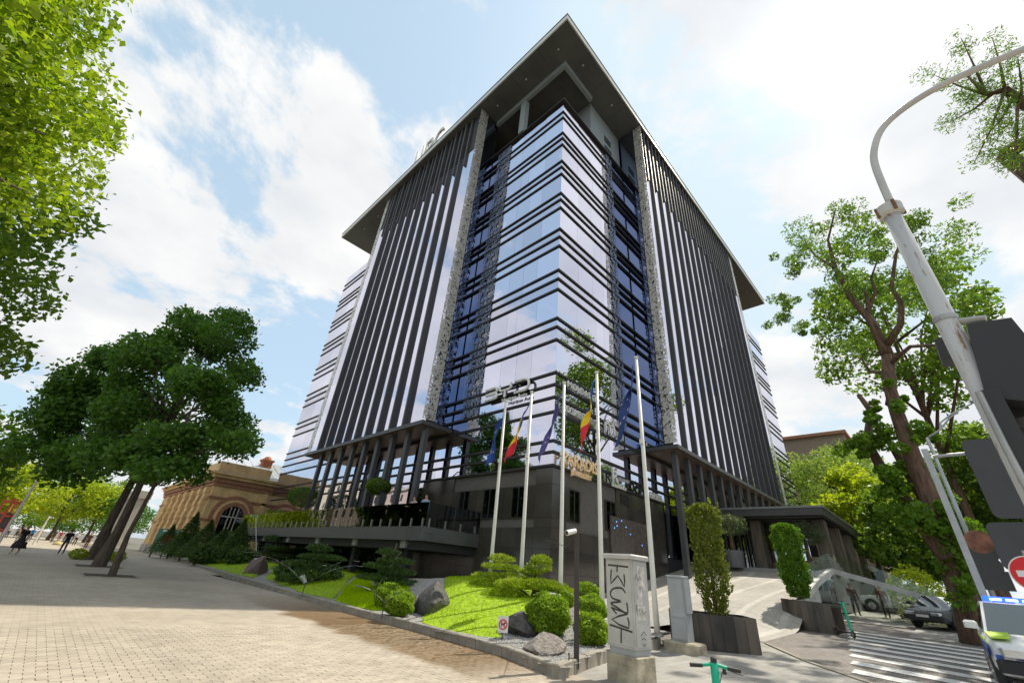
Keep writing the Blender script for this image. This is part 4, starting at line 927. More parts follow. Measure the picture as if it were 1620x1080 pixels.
# shrubs by the parked car
def shrub(name, label, base, r, n, leaf, m_, seed, cat='shrub', group=None, aspect=.55, stem=True, squash=.9, lump=.12, cut=None):
    rg = np.random.default_rng(seed); t = thing(name, label, cat, base, 0, group)
    q = MB()
    for k in range(5): a = k*1.257+seed; q.tube([(0, 0, -.05), (cos(a)*r[0]*.25, sin(a)*r[1]*.25, r[2]*.6), (cos(a)*r[0]*.55, sin(a)*r[1]*.55, r[2]*1.2)], [.025, .018, .008], 5)
    q.build('stem', M_bark, t)
    d = rg.normal(size=(n, 3)); d /= np.linalg.norm(d, axis=1)[:, None]
    ph = rg.uniform(0, 6, 6); w = 1 + lump*(np.sin(d[:, 0]*5+ph[0])*np.sin(d[:, 1]*5+ph[1]) + .6*np.sin(d[:, 2]*7+ph[2]+d[:, 0]*4))
    rad_ = (rg.uniform(.5, 1, n)**.4)*w*np.where(rg.uniform(0, 1, n) > .94, rg.uniform(1.0, 1.14, n), 1.0)
    P = d*np.array(r)*rad_[:, None] + np.array([0, 0, r[2]*squash]); P = P[P[:, 2] > .01]
    obj('foliage', numpy_mesh('foliage', leaf_quads(P, leaf, rg, aspect, .0, 0, d[:len(P)]*.7 if False else None), 4, m_), t); return t
p = surf((1465, 985), S); shrub('shrub', 'bright yellow-green shrub left of the parked dark car', p, (1.3, 1.3, 1.5), 3500, .16, M_leaf_yl, 3)
# clipped balls and loose bushes in the garden bed
gb = 'clipped bushes in the garden bed'
def gp(px, off=0): return surf(px, G)
for (px, r, n, lab, sd) in (((612, 962), .46, 8000, 'round clipped bush on short stem beside tilted boulder', 1), ((629, 974), .4, 6000, 'low bright bush in front of round clipped bush by kerb', 2), ((866, 1004), .58, 11000, 'wide clipped bush behind pale flat boulder', 3), ((936, 1020), .42, 7000, 'loose bush right of the black lamp post', 4),
        ((936, 985), .46, 6000, 'round bush behind the lamp post, near granite wall', 5), ((930, 958), .5, 5000, 'upper round bush against the granite wall', 6), ((893, 962), .34, 4000, 'small pale bush at foot of third flagpole', 7)):
    b_ = gp(px); shrub('clipped_bush', lab, b_, (r, r, r*.82), n, .075, M_box, sd, 'bush', gb, lump=.11)
def pad_tree(name, label, base, pads, m_, seed, trunk, n_per=2600, leaf=.085, psc=1.35, group='cloud pruned pines'):
    """cloud-pruned pine: bent trunk, branches, flat foliage pads"""
    rg = np.random.default_rng(seed); t = thing(name, label, 'tree', base, 0, group); q = MB()
    tp = [Vector(p) for p in trunk]; q.tube([tp[0]-Vector((0, 0, .1))]+tp, [.13]+[.115*(1-.75*i/(len(tp)-1)) for i in range(len(tp))], 8)
    for (c, r) in pads:
        e = Vector(c)-Vector((0, 0, r[2]*.4)); a = min(tp, key=lambda p: (p-e).length+(2 if p.z > e.z+.1 else 0)); q.tube([a, a.lerp(e, .5)+Vector((0, 0, .05)), e], [.045, .035, .02], 6)
    q.build('trunk', M_bark, t, True)
    for (c, r) in pads:
        r = (r[0]*psc, r[1]*psc, r[2]*psc*.72); n = int(n_per*max(.35, r[0]*r[1]*1.3)); d = rg.normal(size=(n, 3)); d /= np.linalg.norm(d, axis=1)[:, None]; d[:, 2] = np.where(d[:, 2] < 0, d[:, 2]*.45, d[:, 2])
        ph = rg.uniform(0, 6, 3); w = 1+.14*np.sin(d[:, 0]*6+ph[0])*np.sin(d[:, 1]*6+ph[1])
        P = d*np.array(r)*(rg.uniform(.5, 1, n)**.3*w)[:, None]+np.array(c)
        obj('foliage_pad', numpy_mesh('foliage_pad', leaf_quads(P, leaf, rg, .3, 0, 0, d*.9+np.array([0, 0, .6])), 4, m_), t)
    return t
def rel(base, px, d): return tuple(atd(px, d)-base)
# big bright bonsai pine on the near lawn
B = gp((842, 948)); dB = hypot(B.x, B.y)
pad_tree('cloud_pine', 'broad bright yellow-green cloud pine with round top tuft on near lawn', B, [(rel(B, (852, 898), dB), (.36, .36, .3)), (rel(B, (838, 905), dB), (.34, .34, .14)), (rel(B, (845, 924), dB), (.95, .8, .24)), (rel(B, (818, 926), dB-.4), (.7, .6, .2)), (rel(B, (875, 932), dB), (.6, .55, .17)), (rel(B, (798, 940), dB-.4), (.62, .55, .16)), (rel(B, (812, 946), dB-.6), (.35, .35, .08)), (rel(B, (856, 887), dB), (.3, .3, .22))], M_pine, 61,
         [(0, 0, 0), (.12, 0, .25), (.0, .05, .5), (.12, 0, .8), (.1, .05, 1.15)], 3400)
B = gp((797, 930)); dB = hypot(B.x, B.y)
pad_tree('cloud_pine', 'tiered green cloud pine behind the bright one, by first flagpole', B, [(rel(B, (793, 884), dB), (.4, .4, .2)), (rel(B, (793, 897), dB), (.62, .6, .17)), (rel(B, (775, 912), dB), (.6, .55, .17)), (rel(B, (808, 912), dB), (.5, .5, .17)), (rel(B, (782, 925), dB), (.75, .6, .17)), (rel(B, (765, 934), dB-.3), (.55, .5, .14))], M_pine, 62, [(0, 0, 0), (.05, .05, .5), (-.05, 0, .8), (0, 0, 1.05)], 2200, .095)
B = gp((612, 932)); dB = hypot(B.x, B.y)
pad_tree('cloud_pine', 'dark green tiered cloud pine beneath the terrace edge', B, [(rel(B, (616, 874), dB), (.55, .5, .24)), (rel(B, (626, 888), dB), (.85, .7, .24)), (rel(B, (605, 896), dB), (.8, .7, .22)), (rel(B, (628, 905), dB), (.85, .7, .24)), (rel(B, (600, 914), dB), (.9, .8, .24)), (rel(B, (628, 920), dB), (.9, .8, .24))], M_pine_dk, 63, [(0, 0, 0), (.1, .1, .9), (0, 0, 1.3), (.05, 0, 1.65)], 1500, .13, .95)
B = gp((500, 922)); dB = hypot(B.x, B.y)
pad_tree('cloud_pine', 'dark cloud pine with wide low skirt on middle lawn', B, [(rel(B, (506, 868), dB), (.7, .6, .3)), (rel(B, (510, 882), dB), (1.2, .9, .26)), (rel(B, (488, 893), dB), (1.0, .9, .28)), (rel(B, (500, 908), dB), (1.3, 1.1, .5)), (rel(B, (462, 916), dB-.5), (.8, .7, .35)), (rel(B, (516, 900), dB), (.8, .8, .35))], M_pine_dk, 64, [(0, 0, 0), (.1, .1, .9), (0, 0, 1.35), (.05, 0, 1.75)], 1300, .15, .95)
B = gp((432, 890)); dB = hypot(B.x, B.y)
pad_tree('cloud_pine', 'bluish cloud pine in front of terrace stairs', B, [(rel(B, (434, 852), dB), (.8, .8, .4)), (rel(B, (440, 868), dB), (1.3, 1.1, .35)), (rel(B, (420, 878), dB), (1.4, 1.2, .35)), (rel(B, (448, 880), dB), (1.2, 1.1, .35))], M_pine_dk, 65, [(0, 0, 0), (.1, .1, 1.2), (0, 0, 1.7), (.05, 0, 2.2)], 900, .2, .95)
for k, (px, r, lab) in enumerate((((282, 880), .6, 'dark clipped mound bush near the far end of the kerb'), ((318, 892), .55, 'dark clipped bush left of the purple-leaved dwarf tree'), ((350, 884), .75, 'dark spreading dwarf tree on the far lawn'), ((375, 893), .5, 'low reddish bush on the far lawn'), ((455, 920), .6, 'low dark bush left of the middle cloud pine'))):
    b_ = gp(px); s_ = hypot(b_.x, b_.y)/22; shrub('clipped_bush', lab, b_, (r*s_, r*s_, r*s_*.7), 2600, .14*s_, M_pine_dk, 70+k, 'bush', gb)
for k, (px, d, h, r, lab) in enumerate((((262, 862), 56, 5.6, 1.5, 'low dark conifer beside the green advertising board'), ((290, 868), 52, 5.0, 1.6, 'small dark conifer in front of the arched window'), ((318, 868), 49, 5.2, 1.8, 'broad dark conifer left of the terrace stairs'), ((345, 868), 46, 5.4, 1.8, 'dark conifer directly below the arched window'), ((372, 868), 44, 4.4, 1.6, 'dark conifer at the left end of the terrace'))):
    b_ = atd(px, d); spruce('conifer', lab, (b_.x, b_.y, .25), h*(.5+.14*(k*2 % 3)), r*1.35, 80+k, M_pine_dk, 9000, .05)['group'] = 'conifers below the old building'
# columnar yews in the stone planters
def column_yew(label, px_b, px_t, d, r, m_, seed, n, gaps=0.0):
    b_ = atd(px_b, d); t_ = atd(px_t, d); h = t_.z-b_.z; rg = np.random.default_rng(seed); t = thing('columnar_yew', label, 'tree', b_, 0, 'columnar yews in planters')
    q = MB(); q.tube([(0, 0, -.1), (.02, 0, h*.5), (0, 0, h*.92)], [.06, .045, .02], 6); q.build('stem', M_bark_r, t)
    z = rg.uniform(0.03, 1, n); a = rg.uniform(0, 2*pi, n); prof = np.minimum(1, .62+z*1.2)*np.where(z > .9, np.sqrt(np.maximum(0, 1-((z-.9)/.1)**2))*.75+.25, 1.0)
    lump = 1+.22*np.sin(a*3+z*11)*np.sin(z*23+a)+.12*np.sin(a*7-z*31); rr = r*prof*lump*rg.uniform(.25, 1, n)**.4
    if gaps: keep = rg.uniform(0, 1, n) > gaps*(1-z)**1.2; z, a, rr = z[keep], a[keep], rr[keep]
    P = np.stack([np.cos(a)*rr, np.sin(a)*rr, z*h], 1); d_ = np.stack([np.cos(a)*.6, np.sin(a)*.6, np.full(len(a), .9)], 1)
    obj('foliage', numpy_mesh('foliage', leaf_quads(P, .12, rg, .5, 0, 0, d_), 4, m_), t); return t
column_yew('tall sparse columnar yew in the nearer stone planter', (1135, 978), (1112, 797), 17.5, .52, M_yew2, 5, 9000, .55)
column_yew('dense green columnar yew in the farther stone planter', (1266, 948), (1241, 828), 26.0, .58, M_yew, 6, 11000)
def potted(label, px_b, d, h_pot, r_pot, h_tr, r_cr, m_, seed, potm=None, name='potted_olive', z=None):
    b_ = atd(px_b, d); b_.z = z if z is not None else b_.z; rg = np.random.default_rng(seed); t = thing(name, label, 'potted tree', b_)
    q = MB(); q.lathe((0, 0, 0), [(r_pot*.75, 0), (r_pot*.8, .03), (r_pot, h_pot), (r_pot*.9, h_pot), (r_pot*.85, h_pot-.08)], 14); q.build('pot', potm or M_steelpot, t)
    q = MB(); q.tube([(0, 0, h_pot-.1), (.08, .05, h_pot+h_tr*.4), (-.05, 0, h_pot+h_tr*.75), (.05, .05, h_pot+h_tr)], [.17, .13, .12, .08], 8); q.build('trunk', M_bark_r, t, True)
    n = 4200; d_ = rg.normal(size=(n, 3)); d_ /= np.linalg.norm(d_, axis=1)[:, None]; w = 1+.15*np.sin(d_[:, 0]*6+1)*np.sin(d_[:, 1]*6)
    P = d_*np.array([r_cr, r_cr, r_cr*.62])*(rg.uniform(.35, 1, n)**.4*w)[:, None]+np.array([0, 0, h_pot+h_tr+r_cr*.35]); obj('crown', numpy_mesh('crown', leaf_quads(P, .13, rg, .28), 4, m_), t); return t
M_steelpot = mat('grey_pot', (.14, .14, .145), .6, var=.15); M_terr = mat('brown_pot', (.16, .11, .08), .7)
potted('olive tree in grey pot left of the entrance', (1166, 908), 35.2, 1.05, .62, 1.2, 1.15, M_olive, 1, z=2.99)
potted('pale green olive in dark pot in the middle of the entrance', (1230, 910), 39, .55, .55, 1.1, 1.05, M_yew2, 2, M_terr, z=3.1)
potted('dark olive right of the entrance in front of canopy post', (1286, 905), 36.0, .6, .55, 1.2, 1.2, M_olive, 3, M_terr, z=3.1)
# plants on the terrace
def terrace_plant(label, px, z, r, n, m_, seed, leaf=.13): 
    b_ = onx(px, 15.0); b_.z = 3.3; shrub('terrace_shrub', label, b_, r, n, leaf, m_, seed, 'plant', 'plants on the terrace')
for k, (y, r, m_, lab) in enumerate(((25.0, .6, M_leaf_dk, 'dark shrub on the terrace right of the ball tree'), (28.0, .75, M_leaf_dk, 'wide dark shrub on the terrace below the ball tree'), (31.0, .8, M_leaf_dk, 'dark shrub in the middle of the terrace'), (34.5, .8, M_leaf_md, 'green shrub on the terrace left of the middle'), (38.5, .95, M_leaf_md, 'leafy green shrub on the far half of terrace'), (42.5, 1.0, M_leaf_yl, 'yellowish shrub on the far half of terrace'), (47, 1.1, M_leaf_md, 'big green shrub near the far terrace end'))):
    shrub('terrace_shrub', lab, (15.3+.3*(k % 2), y, 3.3), (r, r*1.2, r*.85), 2200, .14, m_, 100+k, 'plant', 'plants on the terrace')
def ball_tree(label, px, d_x, r, m_, seed):
    b_ = onx(px, d_x); t = thing('ball_tree', label, 'potted tree', (b_.x, b_.y, 3.3)); h = b_.z-3.3; rg = np.random.default_rng(seed)
    q = MB(); q.lathe((0, 0, 0), [(.22, 0), (.3, .5), (.26, .5), (.25, .45)], 12); q.build('pot', M_steelpot, t)
    q = MB(); q.tube([(0, 0, .4), (.03, 0, h*.6), (0, 0, h)], [.035, .03, .025], 6); q.build('trunk', M_bark, t)
    n = 3600; d_ = rg.normal(size=(n, 3)); d_ /= np.linalg.norm(d_, axis=1)[:, None]; P = d_*np.array([r, r, r*.62])*(rg.uniform(.4, 1, n)**.35)[:, None]+np.array([0, 0, h]); obj('crown', numpy_mesh('crown', leaf_quads(P, .14, rg, .5), 4, m_), t)
ball_tree('ball-headed tree on thin stem standing above the terrace shrubs', (599, 769), 15.8, .95, M_leaf_md, 4)
ball_tree('flat-headed small tree at the far end of the terrace', (481, 786), 15.8, 1.5, M_leaf_dk, 5)
# tufts at the tree foot, and climbing leaves
for k, (x, y, lab) in enumerate(((2.4, 42.2, 'small tuft of grass at foot of forked linden'), (4.4, 41.6, 'tuft of weeds right of the forked linden'))):
    shrub('grass_tuft', lab, (x, y, .02), (.5, .5, .35), 700, .14, M_leaf_yl, 130+k, 'plant')
# ------------------------------------------------------------------ boulders, kerbside furniture
def rock_mat(name, c1, c2, sc=9):
    m, nt, b = nodes_of(name); N = nt.nodes.new; L = nt.links.new; tc = N('ShaderNodeTexCoord')
    no = N('ShaderNodeTexNoise'); no.inputs['Scale'].default_value = sc; no.inputs['Detail'].default_value = 10; no.inputs['Roughness'].default_value = .7; L(tc.outputs['Object'], no.inputs['Vector'])
    mr = N('ShaderNodeMapRange'); L(no.outputs[0], mr.inputs[0]); mr.inputs[1].default_value = .35; mr.inputs[2].default_value = .65
    mx = N('ShaderNodeMix'); mx.data_type = 'RGBA'; L(mr.outputs[0], mx.inputs[0]); mx.inputs[6].default_value = (*c1, 1); mx.inputs[7].default_value = (*c2, 1); L(mx.outputs[2], b.inputs['Base Color']); b.inputs['Roughness'].default_value = .8
    bp = N('ShaderNodeBump'); bp.inputs['Strength'].default_value = 1; bp.inputs['Distance'].default_value = .05; L(no.outputs[0], bp.inputs['Height']); L(bp.outputs[0], b.inputs['Normal']); return m
M_rockd = rock_mat('dark_slate_rock', (.035, .033, .033), (.13, .12, .115)); M_rockl = rock_mat('pale_speckled_rock', (.12, .105, .095), (.36, .32, .28), 14); M_rockp = rock_mat('pinkish_rock', (.1, .06, .07), (.2, .14, .14))
rr_ = random.Random(21)
for (px, size, rz, m_, lab, zz) in (((684, 968), (1.35, 1.0, .95), .5, M_rockd, 'big dark tilted boulder on the lawn edge', .35), ((650, 968), (.85, .8, .6), .2, M_rockd, 'smaller dark boulder left of the big tilted one', .25), ((822, 1001), (1.05, .8, .62), .9, M_rockd, 'black boulder behind the no-dogs sign', .25), ((862, 1027), (1.2, .75, .4), .6, M_rockl, 'low pale speckled boulder on the gravel', .12), ((903, 985), (.9, .8, .5), .3, M_rockl, 'pinkish pale boulder behind the wide clipped bush', .2), ((402, 908), (2.0, 1.6, 1.0), .2, M_rockp, 'purplish boulder with white tag on the far lawn', .3)):
    p = gp(px); q = MB(); q.rock((0, 0, size[2]*.3), size, rr_, rz); o = q.build('boulder', m_, None, False, (p.x, p.y, p.z)); tag(o, lab, 'rock', 'boulders in the garden bed')
# loose gravel stones near the front corner: too many to count
n = 9000; gx_ = nrg.uniform(7.1, 13, n*3); gy_ = nrg.uniform(5.6, 10, n*3)
pts = [(x, y) for x, y in zip(gx_, gy_) if in_garden(x, y) and x > kerb_x(max(y, 5.5))+.2 and y > front_y(x)+.18][:n]
P = np.array([(x, y, G(x, y)+.006) for x, y in pts]); s_ = nrg.uniform(.012, .028, len(P))
oct_ = np.array([[1, 0, 0], [0, 1, 0], [-1, 0, 0], [0, -1, 0], [0, 0, .7]]); tri = [(0, 1, 4), (1, 2, 4), (2, 3, 4), (3, 0, 4)]
ang = nrg.uniform(0, 6.28, len(P)); ca, sa = np.cos(ang), np.sin(ang)
VV = []
for t3 in tri:
    tr = []
    for i in t3:
        o_ = oct_[i]; tr.append(P + np.stack([(o_[0]*ca-o_[1]*sa)*s_, (o_[0]*sa+o_[1]*ca)*s_*.8, np.full(len(P), o_[2])*s_], 1))
    VV.append(np.stack(tr, 1))
tag(obj('gravel', numpy_mesh('gravel', np.concatenate(VV), 3, mat('gravel_stone', (.42, .41, .39), .8, var=.5, scale=30, coord='Object'))), 'loose grey gravel stones covering the garden bed', 'gravel', kind='stuff')

# flagpoles and limp flags
M_pole = mat('flagpole_cream', (.74, .72, .65), .4, var=.05); M_fb = mat('flag_blue', (.02, .10, .42), .7, var=.1); M_fy = mat('flag_yellow', (.85, .62, .02), .7, var=.08); M_fr = mat('flag_red', (.72, .02, .05), .7, var=.08)
M_fe = mat('flag_eu_blue', (.012, .06, .32), .7, var=.1); M_fv = mat('flag_violet', (.10, .09, .33), .7, var=.12); M_fn = mat('flag_navy', (.015, .05, .2), .7, var=.12); M_star = mat('flag_star', (.85, .65, .05), .6); M_emb = mat('flag_emblem', (.35, .12, .05), .7, var=.3, scale=20); M_fw = mat('flag_white_print', (.7, .7, .75), .7)
PY = [14.1, 12.38, 10.45, 8.74, 6.9]
FL = [('dark blue flag with yellow stars, leftmost, on first flagpole', 'eu'), ('blue, yellow and red flag with crest on second flagpole', 'md'), ('violet flag with small white print on middle flagpole', 'vi'), ('blue, yellow and red flag on fourth flagpole', 'md2'), ('narrow navy flag on rightmost flagpole', 'nv')]
ordn = ['leftmost', 'second', 'middle', 'fourth', 'rightmost']
def flag_pt(u, v, k):
    drop = [2.5, 2.5, 2.7, 2.5, 2.7][k]; sw = [.42, .95, .95, .5, .62][k]; wv = [.75, .8, .6, .62, .75][k]
    y = .07 + sw*u**1.15 + v*wv*(1-.35*u)*(.35+u*1.2 if u < .5 else 1.0-.1*u)
    z = -.25 - drop*u - v*(.95-.5*u)
    x = -.02 + .11*sin(u*7+v*5+k) - .05*sin(v*9+u*3)
    return Vector((x, y, z))
for k, y in enumerate(PY):
    zb = G(13.5, y)-.02; zt = [8.95, 9.05, 9.06, 9.12, 9.28][k]
    t = thing('flagpole', ordn[k]+' of five cream flagpoles in the front garden', 'flagpole', (13.5, y, zb), 0, 'flagpoles in front of the tower')
    q = MB(); q.tube([(0, 0, -.1), (0, 0, 1), (0, 0, zt-zb)], [.085, .08, .055], 12); q.build('pole', M_pole, t, True)
    q = MB(); q.lathe((0, 0, zt-zb), [(.075, 0), (.085, .03), (.075, .08), (.02, .1)], 12); q.build('cap', M_pole, t)
    q = MB(); q.lathe((0, 0, 0), [(.17, -.02), (.17, .03), (.1, .05)], 12); q.build('base_plate', M_steel, t)
    q = MB(); q.box(-.12, -.05, -.06, .06, (zt-zb)*.62, (zt-zb)*.62+.16); q.build('clamp', M_pole, t)
    q = MB(); q.tube([(-.1, 0, 1.2), (-.09, .01, (zt-zb)*.6), (-.07, 0, zt-zb-.1)], .008, 4); q.build('halyard', M_pole, t)
    lab, kd = FL[k]; q = MB(); nu, nv = 30, 8; V = [flag_pt(i/nu, j/nv, k) for i in range(nu+1) for j in range(nv+1)]
    cols = {'eu': [M_fe], 'md': [M_fb, M_fy, M_fr], 'md2': [M_fb, M_fy, M_fr], 'vi': [M_fv], 'nv': [M_fn]}[kd]
    F = [(i*(nv+1)+j, i*(nv+1)+j+1, (i+1)*(nv+1)+j+1, (i+1)*(nv+1)+j) for i in range(nu) for j in range(nv)]
    q.add(V, F); q.m = [min(len(cols)-1, i*len(cols)//nu) for i in range(nu) for j in range(nv)]
    fl = q.build('flag', cols, None, True, (13.5, y, zt)); tag(fl, lab, 'flag', 'flags on the flagpoles')
    md = fl.modifiers.new('thickness', 'SOLIDIFY'); md.thickness = .006
    def mark(name, u, v, r, m_, n=5, star=True):
        c = flag_pt(u, v, k); e1 = (flag_pt(u+.02, v, k)-c).normalized(); e2 = (flag_pt(u, v+.05, k)-c).normalized(); nr = e1.cross(e2); nr = nr if nr.x < 0 else -nr; c = c+nr*.012
        pts_ = [c+(e1*cos(2*pi*i/(2*n))+e2*sin(2*pi*i/(2*n)))*(r if (i % 2 == 0 or not star) else r*.4) for i in range(2*n)]
        b = MB(); b.slab(pts_, nr, .004); b.build(name, m_, fl)
    if kd in ('eu', 'nv'):
        for i in range(10):
            a = i*pi/5; mark('star', .55+.2*cos(a), .5+.36*sin(a), .07, M_star if kd == 'eu' else M_fw)
    if kd == 'md': mark('crest', .47, .5, .22, M_emb, 4, False); mark('crest_shield', .48, .5, .1, M_fr, 4, False)
    if kd == 'vi':
        for i in range(7): mark('print_mark', .15+.1*i, .45, .07, M_fw, 3, True)

# graffiti cabinet on its concrete block
M_cab = mat('cabinet_grey', (.50, .50, .47), .5, var=.1, scale=2.5, bump=.1); M_cab2 = mat('cabinet_blue_grey', (.38, .40, .41), .45, var=.08); M_conc = mat('old_concrete', (.42, .37, .27), .9, var=.35, scale=3, bump=.7, bscale=20); M_ink = mat('spray_black', (.05, .048, .045), .6); M_paste = mat('poster_remains', (.66, .63, .58), .8, var=.25, scale=9)
PA, PB, PC = gnd((960, 1072)), gnd((1010, 1086)), gnd((1050, 1068))
ux = (PB-PA); wl = ux.length; ux = ux/wl; uy = (PC-PB); wr = uy.length; rz = math.atan2(ux.y, ux.x)
cab = thing('utility_cabinet', 'tall light grey utility cabinet with black graffiti on concrete block', 'cabinet', (PA.x, PA.y, S(PA.x)), rz)
dep = .62; q = MB(); q.cbox((wl/2, dep/2, .19), (wl, dep, .42), bev=.02); q.build('concrete_block', M_conc, cab)
W_, D_, z0, z1 = wl-.1, dep-.12, .47, 2.02
q = MB(); q.box(.05, .05+W_, .05, .05+D_, .402, .5); q.build('plinth', M_cab2, cab)
q = MB(); q.box(.03, .07+W_, .03, .07+D_, .502, 1.95); q.build('body', M_cab, cab)
q = MB(); q.cbox((wl/2, .05+D_/2, 2.0), (W_+.14, D_+.14, .09), bev=.025); q.build('lid', M_cab, cab)
for (a, c) in ((.05, wl/2-.005), (wl/2+.005, wl-.05)):
    pass
door = MB(); door.box(.055, wl-.055, .018, .0295, .54, 1.92); do = door.build('door', M_cab, cab)
G1 = [[(.1, 1.80), (.62, 1.78)], [(.34, 1.80), (.33, 1.66)], [(.18, 1.70), (.16, 1.40), (.34, 1.58), (.5, 1.36), (.5, 1.62)], [(.52, 1.24), (.42, 1.33), (.22, 1.30), (.14, 1.20), (.2, 1.10), (.4, 1.06), (.14, 1.0), (.3, .93), (.54, .84), (.54, 1.05)], [(.15, .92), (.28, .80)], [(.16, .91), (.54, .84)], [(.54, .83), (.16, .68), (.56, .56), (.54, .76)], [(.1, .57), (.64, .50)], [(.38, .54), (.36, .26)]]
sc_x = wl/.72
def smooth_pts(P_, n=5):
    P_ = [Vector((p[0], p[1])) for p in P_]; out = []
    for i in range(len(P_)-1):
        p0, p1, p2, p3 = P_[max(i-1, 0)], P_[i], P_[i+1], P_[min(i+2, len(P_)-1)]
        for k in range(n):
            t_ = k/n; out.append(.5*((2*p1)+(p2-p0)*t_+(2*p0-5*p1+4*p2-p3)*t_**2+(-p0+3*p1-3*p2+p3)*t_**3))
    return out+[P_[-1]]
for gi, pts_ in enumerate(G1):
    pts_ = smooth_pts(pts_) if gi == 3 else [(p[0]+.006*sin(9*p[1]), p[1]) for p in smooth_pts(pts_, 2)] if gi in (2, 6) else pts_
    b = MB(); b.tube([(p[0]*sc_x, .016, .36+p[1]*.82) for p in pts_], .016, 6, squash=.4); b.build('graffiti_stroke', M_ink, do)
sd_ = MB(); sd_.box(.07+W_+.0005, .07+W_+.012, .07, .03+D_, .54, 1.92); so = sd_.build('side_panel', M_cab, cab)
for (a, c, e, f_) in ((.15, .32, 1.2, 1.5), (.2, .45, 1.45, 1.85), (.12, .4, .95, 1.18)):
    b = MB(); b.box(.07+W_+.0125, .07+W_+.015, a, c, e, f_); b.build('paper_remains', M_paste, so)
for (pts_) in ([(.1, 1.62), (.18, 1.7), (.2, 1.6), (.28, 1.68), (.34, 1.62)], [(.12, 1.05), (.2, 1.14), (.2, 1.03), (.3, 1.12), (.34, 1.06), (.42, 1.1)], [(.2, .72), (.3, .78), (.38, .72)], [(.22, .66), (.3, .68), (.38, .65)], [(.24, .6), (.3, .56), (.36, .6)]):
    b = MB(); b.tube([(.07+W_+.016, p[0], p[1]) for p in pts_], .006, 5, squash=.5); b.build('scribble', M_ink, so)
b = MB(); b.box(.07+W_+.01, .07+W_+.03, .09, .12, 1.1, 1.2); b.build('handle', M_steel, so)
# slimmer blue-grey cabinet on broken footing
A = surf((1060, 1028), S, 8); cb = thing('utility_cabinet', 'slim blue-grey meter cabinet on broken concrete footing beside planter', 'cabinet', (A.x, A.y, S(A.x)), rz+.05)
hh = atd((1075, 911), hypot(A.x, A.y)).z - S(A.x)
q = MB(); q.cbox((.3, .3, .1), (.95, .7, .26), bev=.04); q.build('footing', M_conc, cb)
q = MB(); q.box(.05, .5, .1, .5, .232, hh-.04); q.build('body', M_cab2, cb)
q = MB(); q.cbox((.275, .3, hh-.01), (.49, .45, .05), bev=.01); q.build('lid', M_cab2, cb)
q = MB(); q.box(.07, .48, .085, .097, .28, hh*.42); q.build('door', M_cab2, cb)
q = MB(); q.box(.07, .48, .085, .097, hh*.44, hh-.09); q.build('door', M_cab2, cb)
q = MB(); q.box(.501, .56, .14, .46, hh*.5, hh-.06); q.build('side_box', M_cab2, cb)
# black camera post
M_post = mat('post_dark_brown', (.05, .042, .038), .6, var=.15)
A = surf((912, 1046), G, 6); hh = atd((915, 838), hypot(A.x, A.y)).z-A.z
t = thing('camera_post', 'slim black square post with white security camera on gravel', 'post', A, .6)
q = MB(); q.box(-.05, .05, -.05, .05, -.1, hh); q.build('post', M_post, t)
q = MB(); q.box(-.055, .055, -.055, .055, hh, hh+.02); q.build('post_cap', M_post, t)
q = MB(); q.tube([(-.05, .0, hh-.04), (-.12, .05, hh-.05)], .015, 6); q.build('bracket', M_steel, t)
cmr = MB(); cmr.tube([(-.1, .03, hh-.03), (-.32, .2, hh-.1)], [.05, .055], 10); c_ = cmr.build('camera', mat('camera_white', (.78, .77, .72), .4), t)
b = MB(); b.tube([(-.323, .203, hh-.1), (-.328, .207, hh-.102)], .04, 10); b.build('lens', M_core, c_)
b = MB(); b.tube([(0, 0, hh-.02), (1.6, .3, hh-.25), (3.5, 1.0, hh+.0)], .008, 4); b.build('cable', M_post, t)
A = surf((900, 1052), G, 6); q = MB(); q.tube([(0, 0, -.05), (0, 0, .16)], .012, 6); q.lathe((0, 0, .16), [(.016, 0), (.016, .02), (.004, .03)], 6); o = q.build('marker_peg', M_post, None, False, A); tag(o, 'short thin dark peg beside the camera post', 'peg')
# no dogs sign
A = gp((794, 1012)); t = thing('no_dogs_sign', 'small white no-dogs plate with red ring on a stake', 'sign', A, math.atan2(CF.y, CF.x)-pi/2+.05)
M_sw = mat('sign_white', (.8, .8, .8), .4); M_sr = mat('sign_red', (.72, .015, .02), .4)
q = MB(); q.box(-.012, .012, .0, .02, -.1, .2); q.build('stake', M_post, t)
q = MB(); q.box(-.12, .12, -.012, -.002, .14, .46); pl = q.build('plate', M_sw, t)
b = MB(); b.tube([(.09*cos(2*pi*i/20), -.016, .3+.09*sin(2*pi*i/20)) for i in range(21)], .013, 5); b.build('ring', M_sr, pl)
b = MB(); b.tube([(-.062, -.019, .362), (.062, -.019, .238)], .011, 5); b.build('bar', M_sr, pl)
b = MB(); b.box(-.045, .035, -.018, -.0125, .29, .32); b.box(.02, .055, -.018, -.0125, .315, .345); b.box(-.042, -.03, -.018, -.0125, .25, .29); b.box(.018, .03, -.018, -.0125, .25, .29); b.build('dog_shape', M_ink, pl)
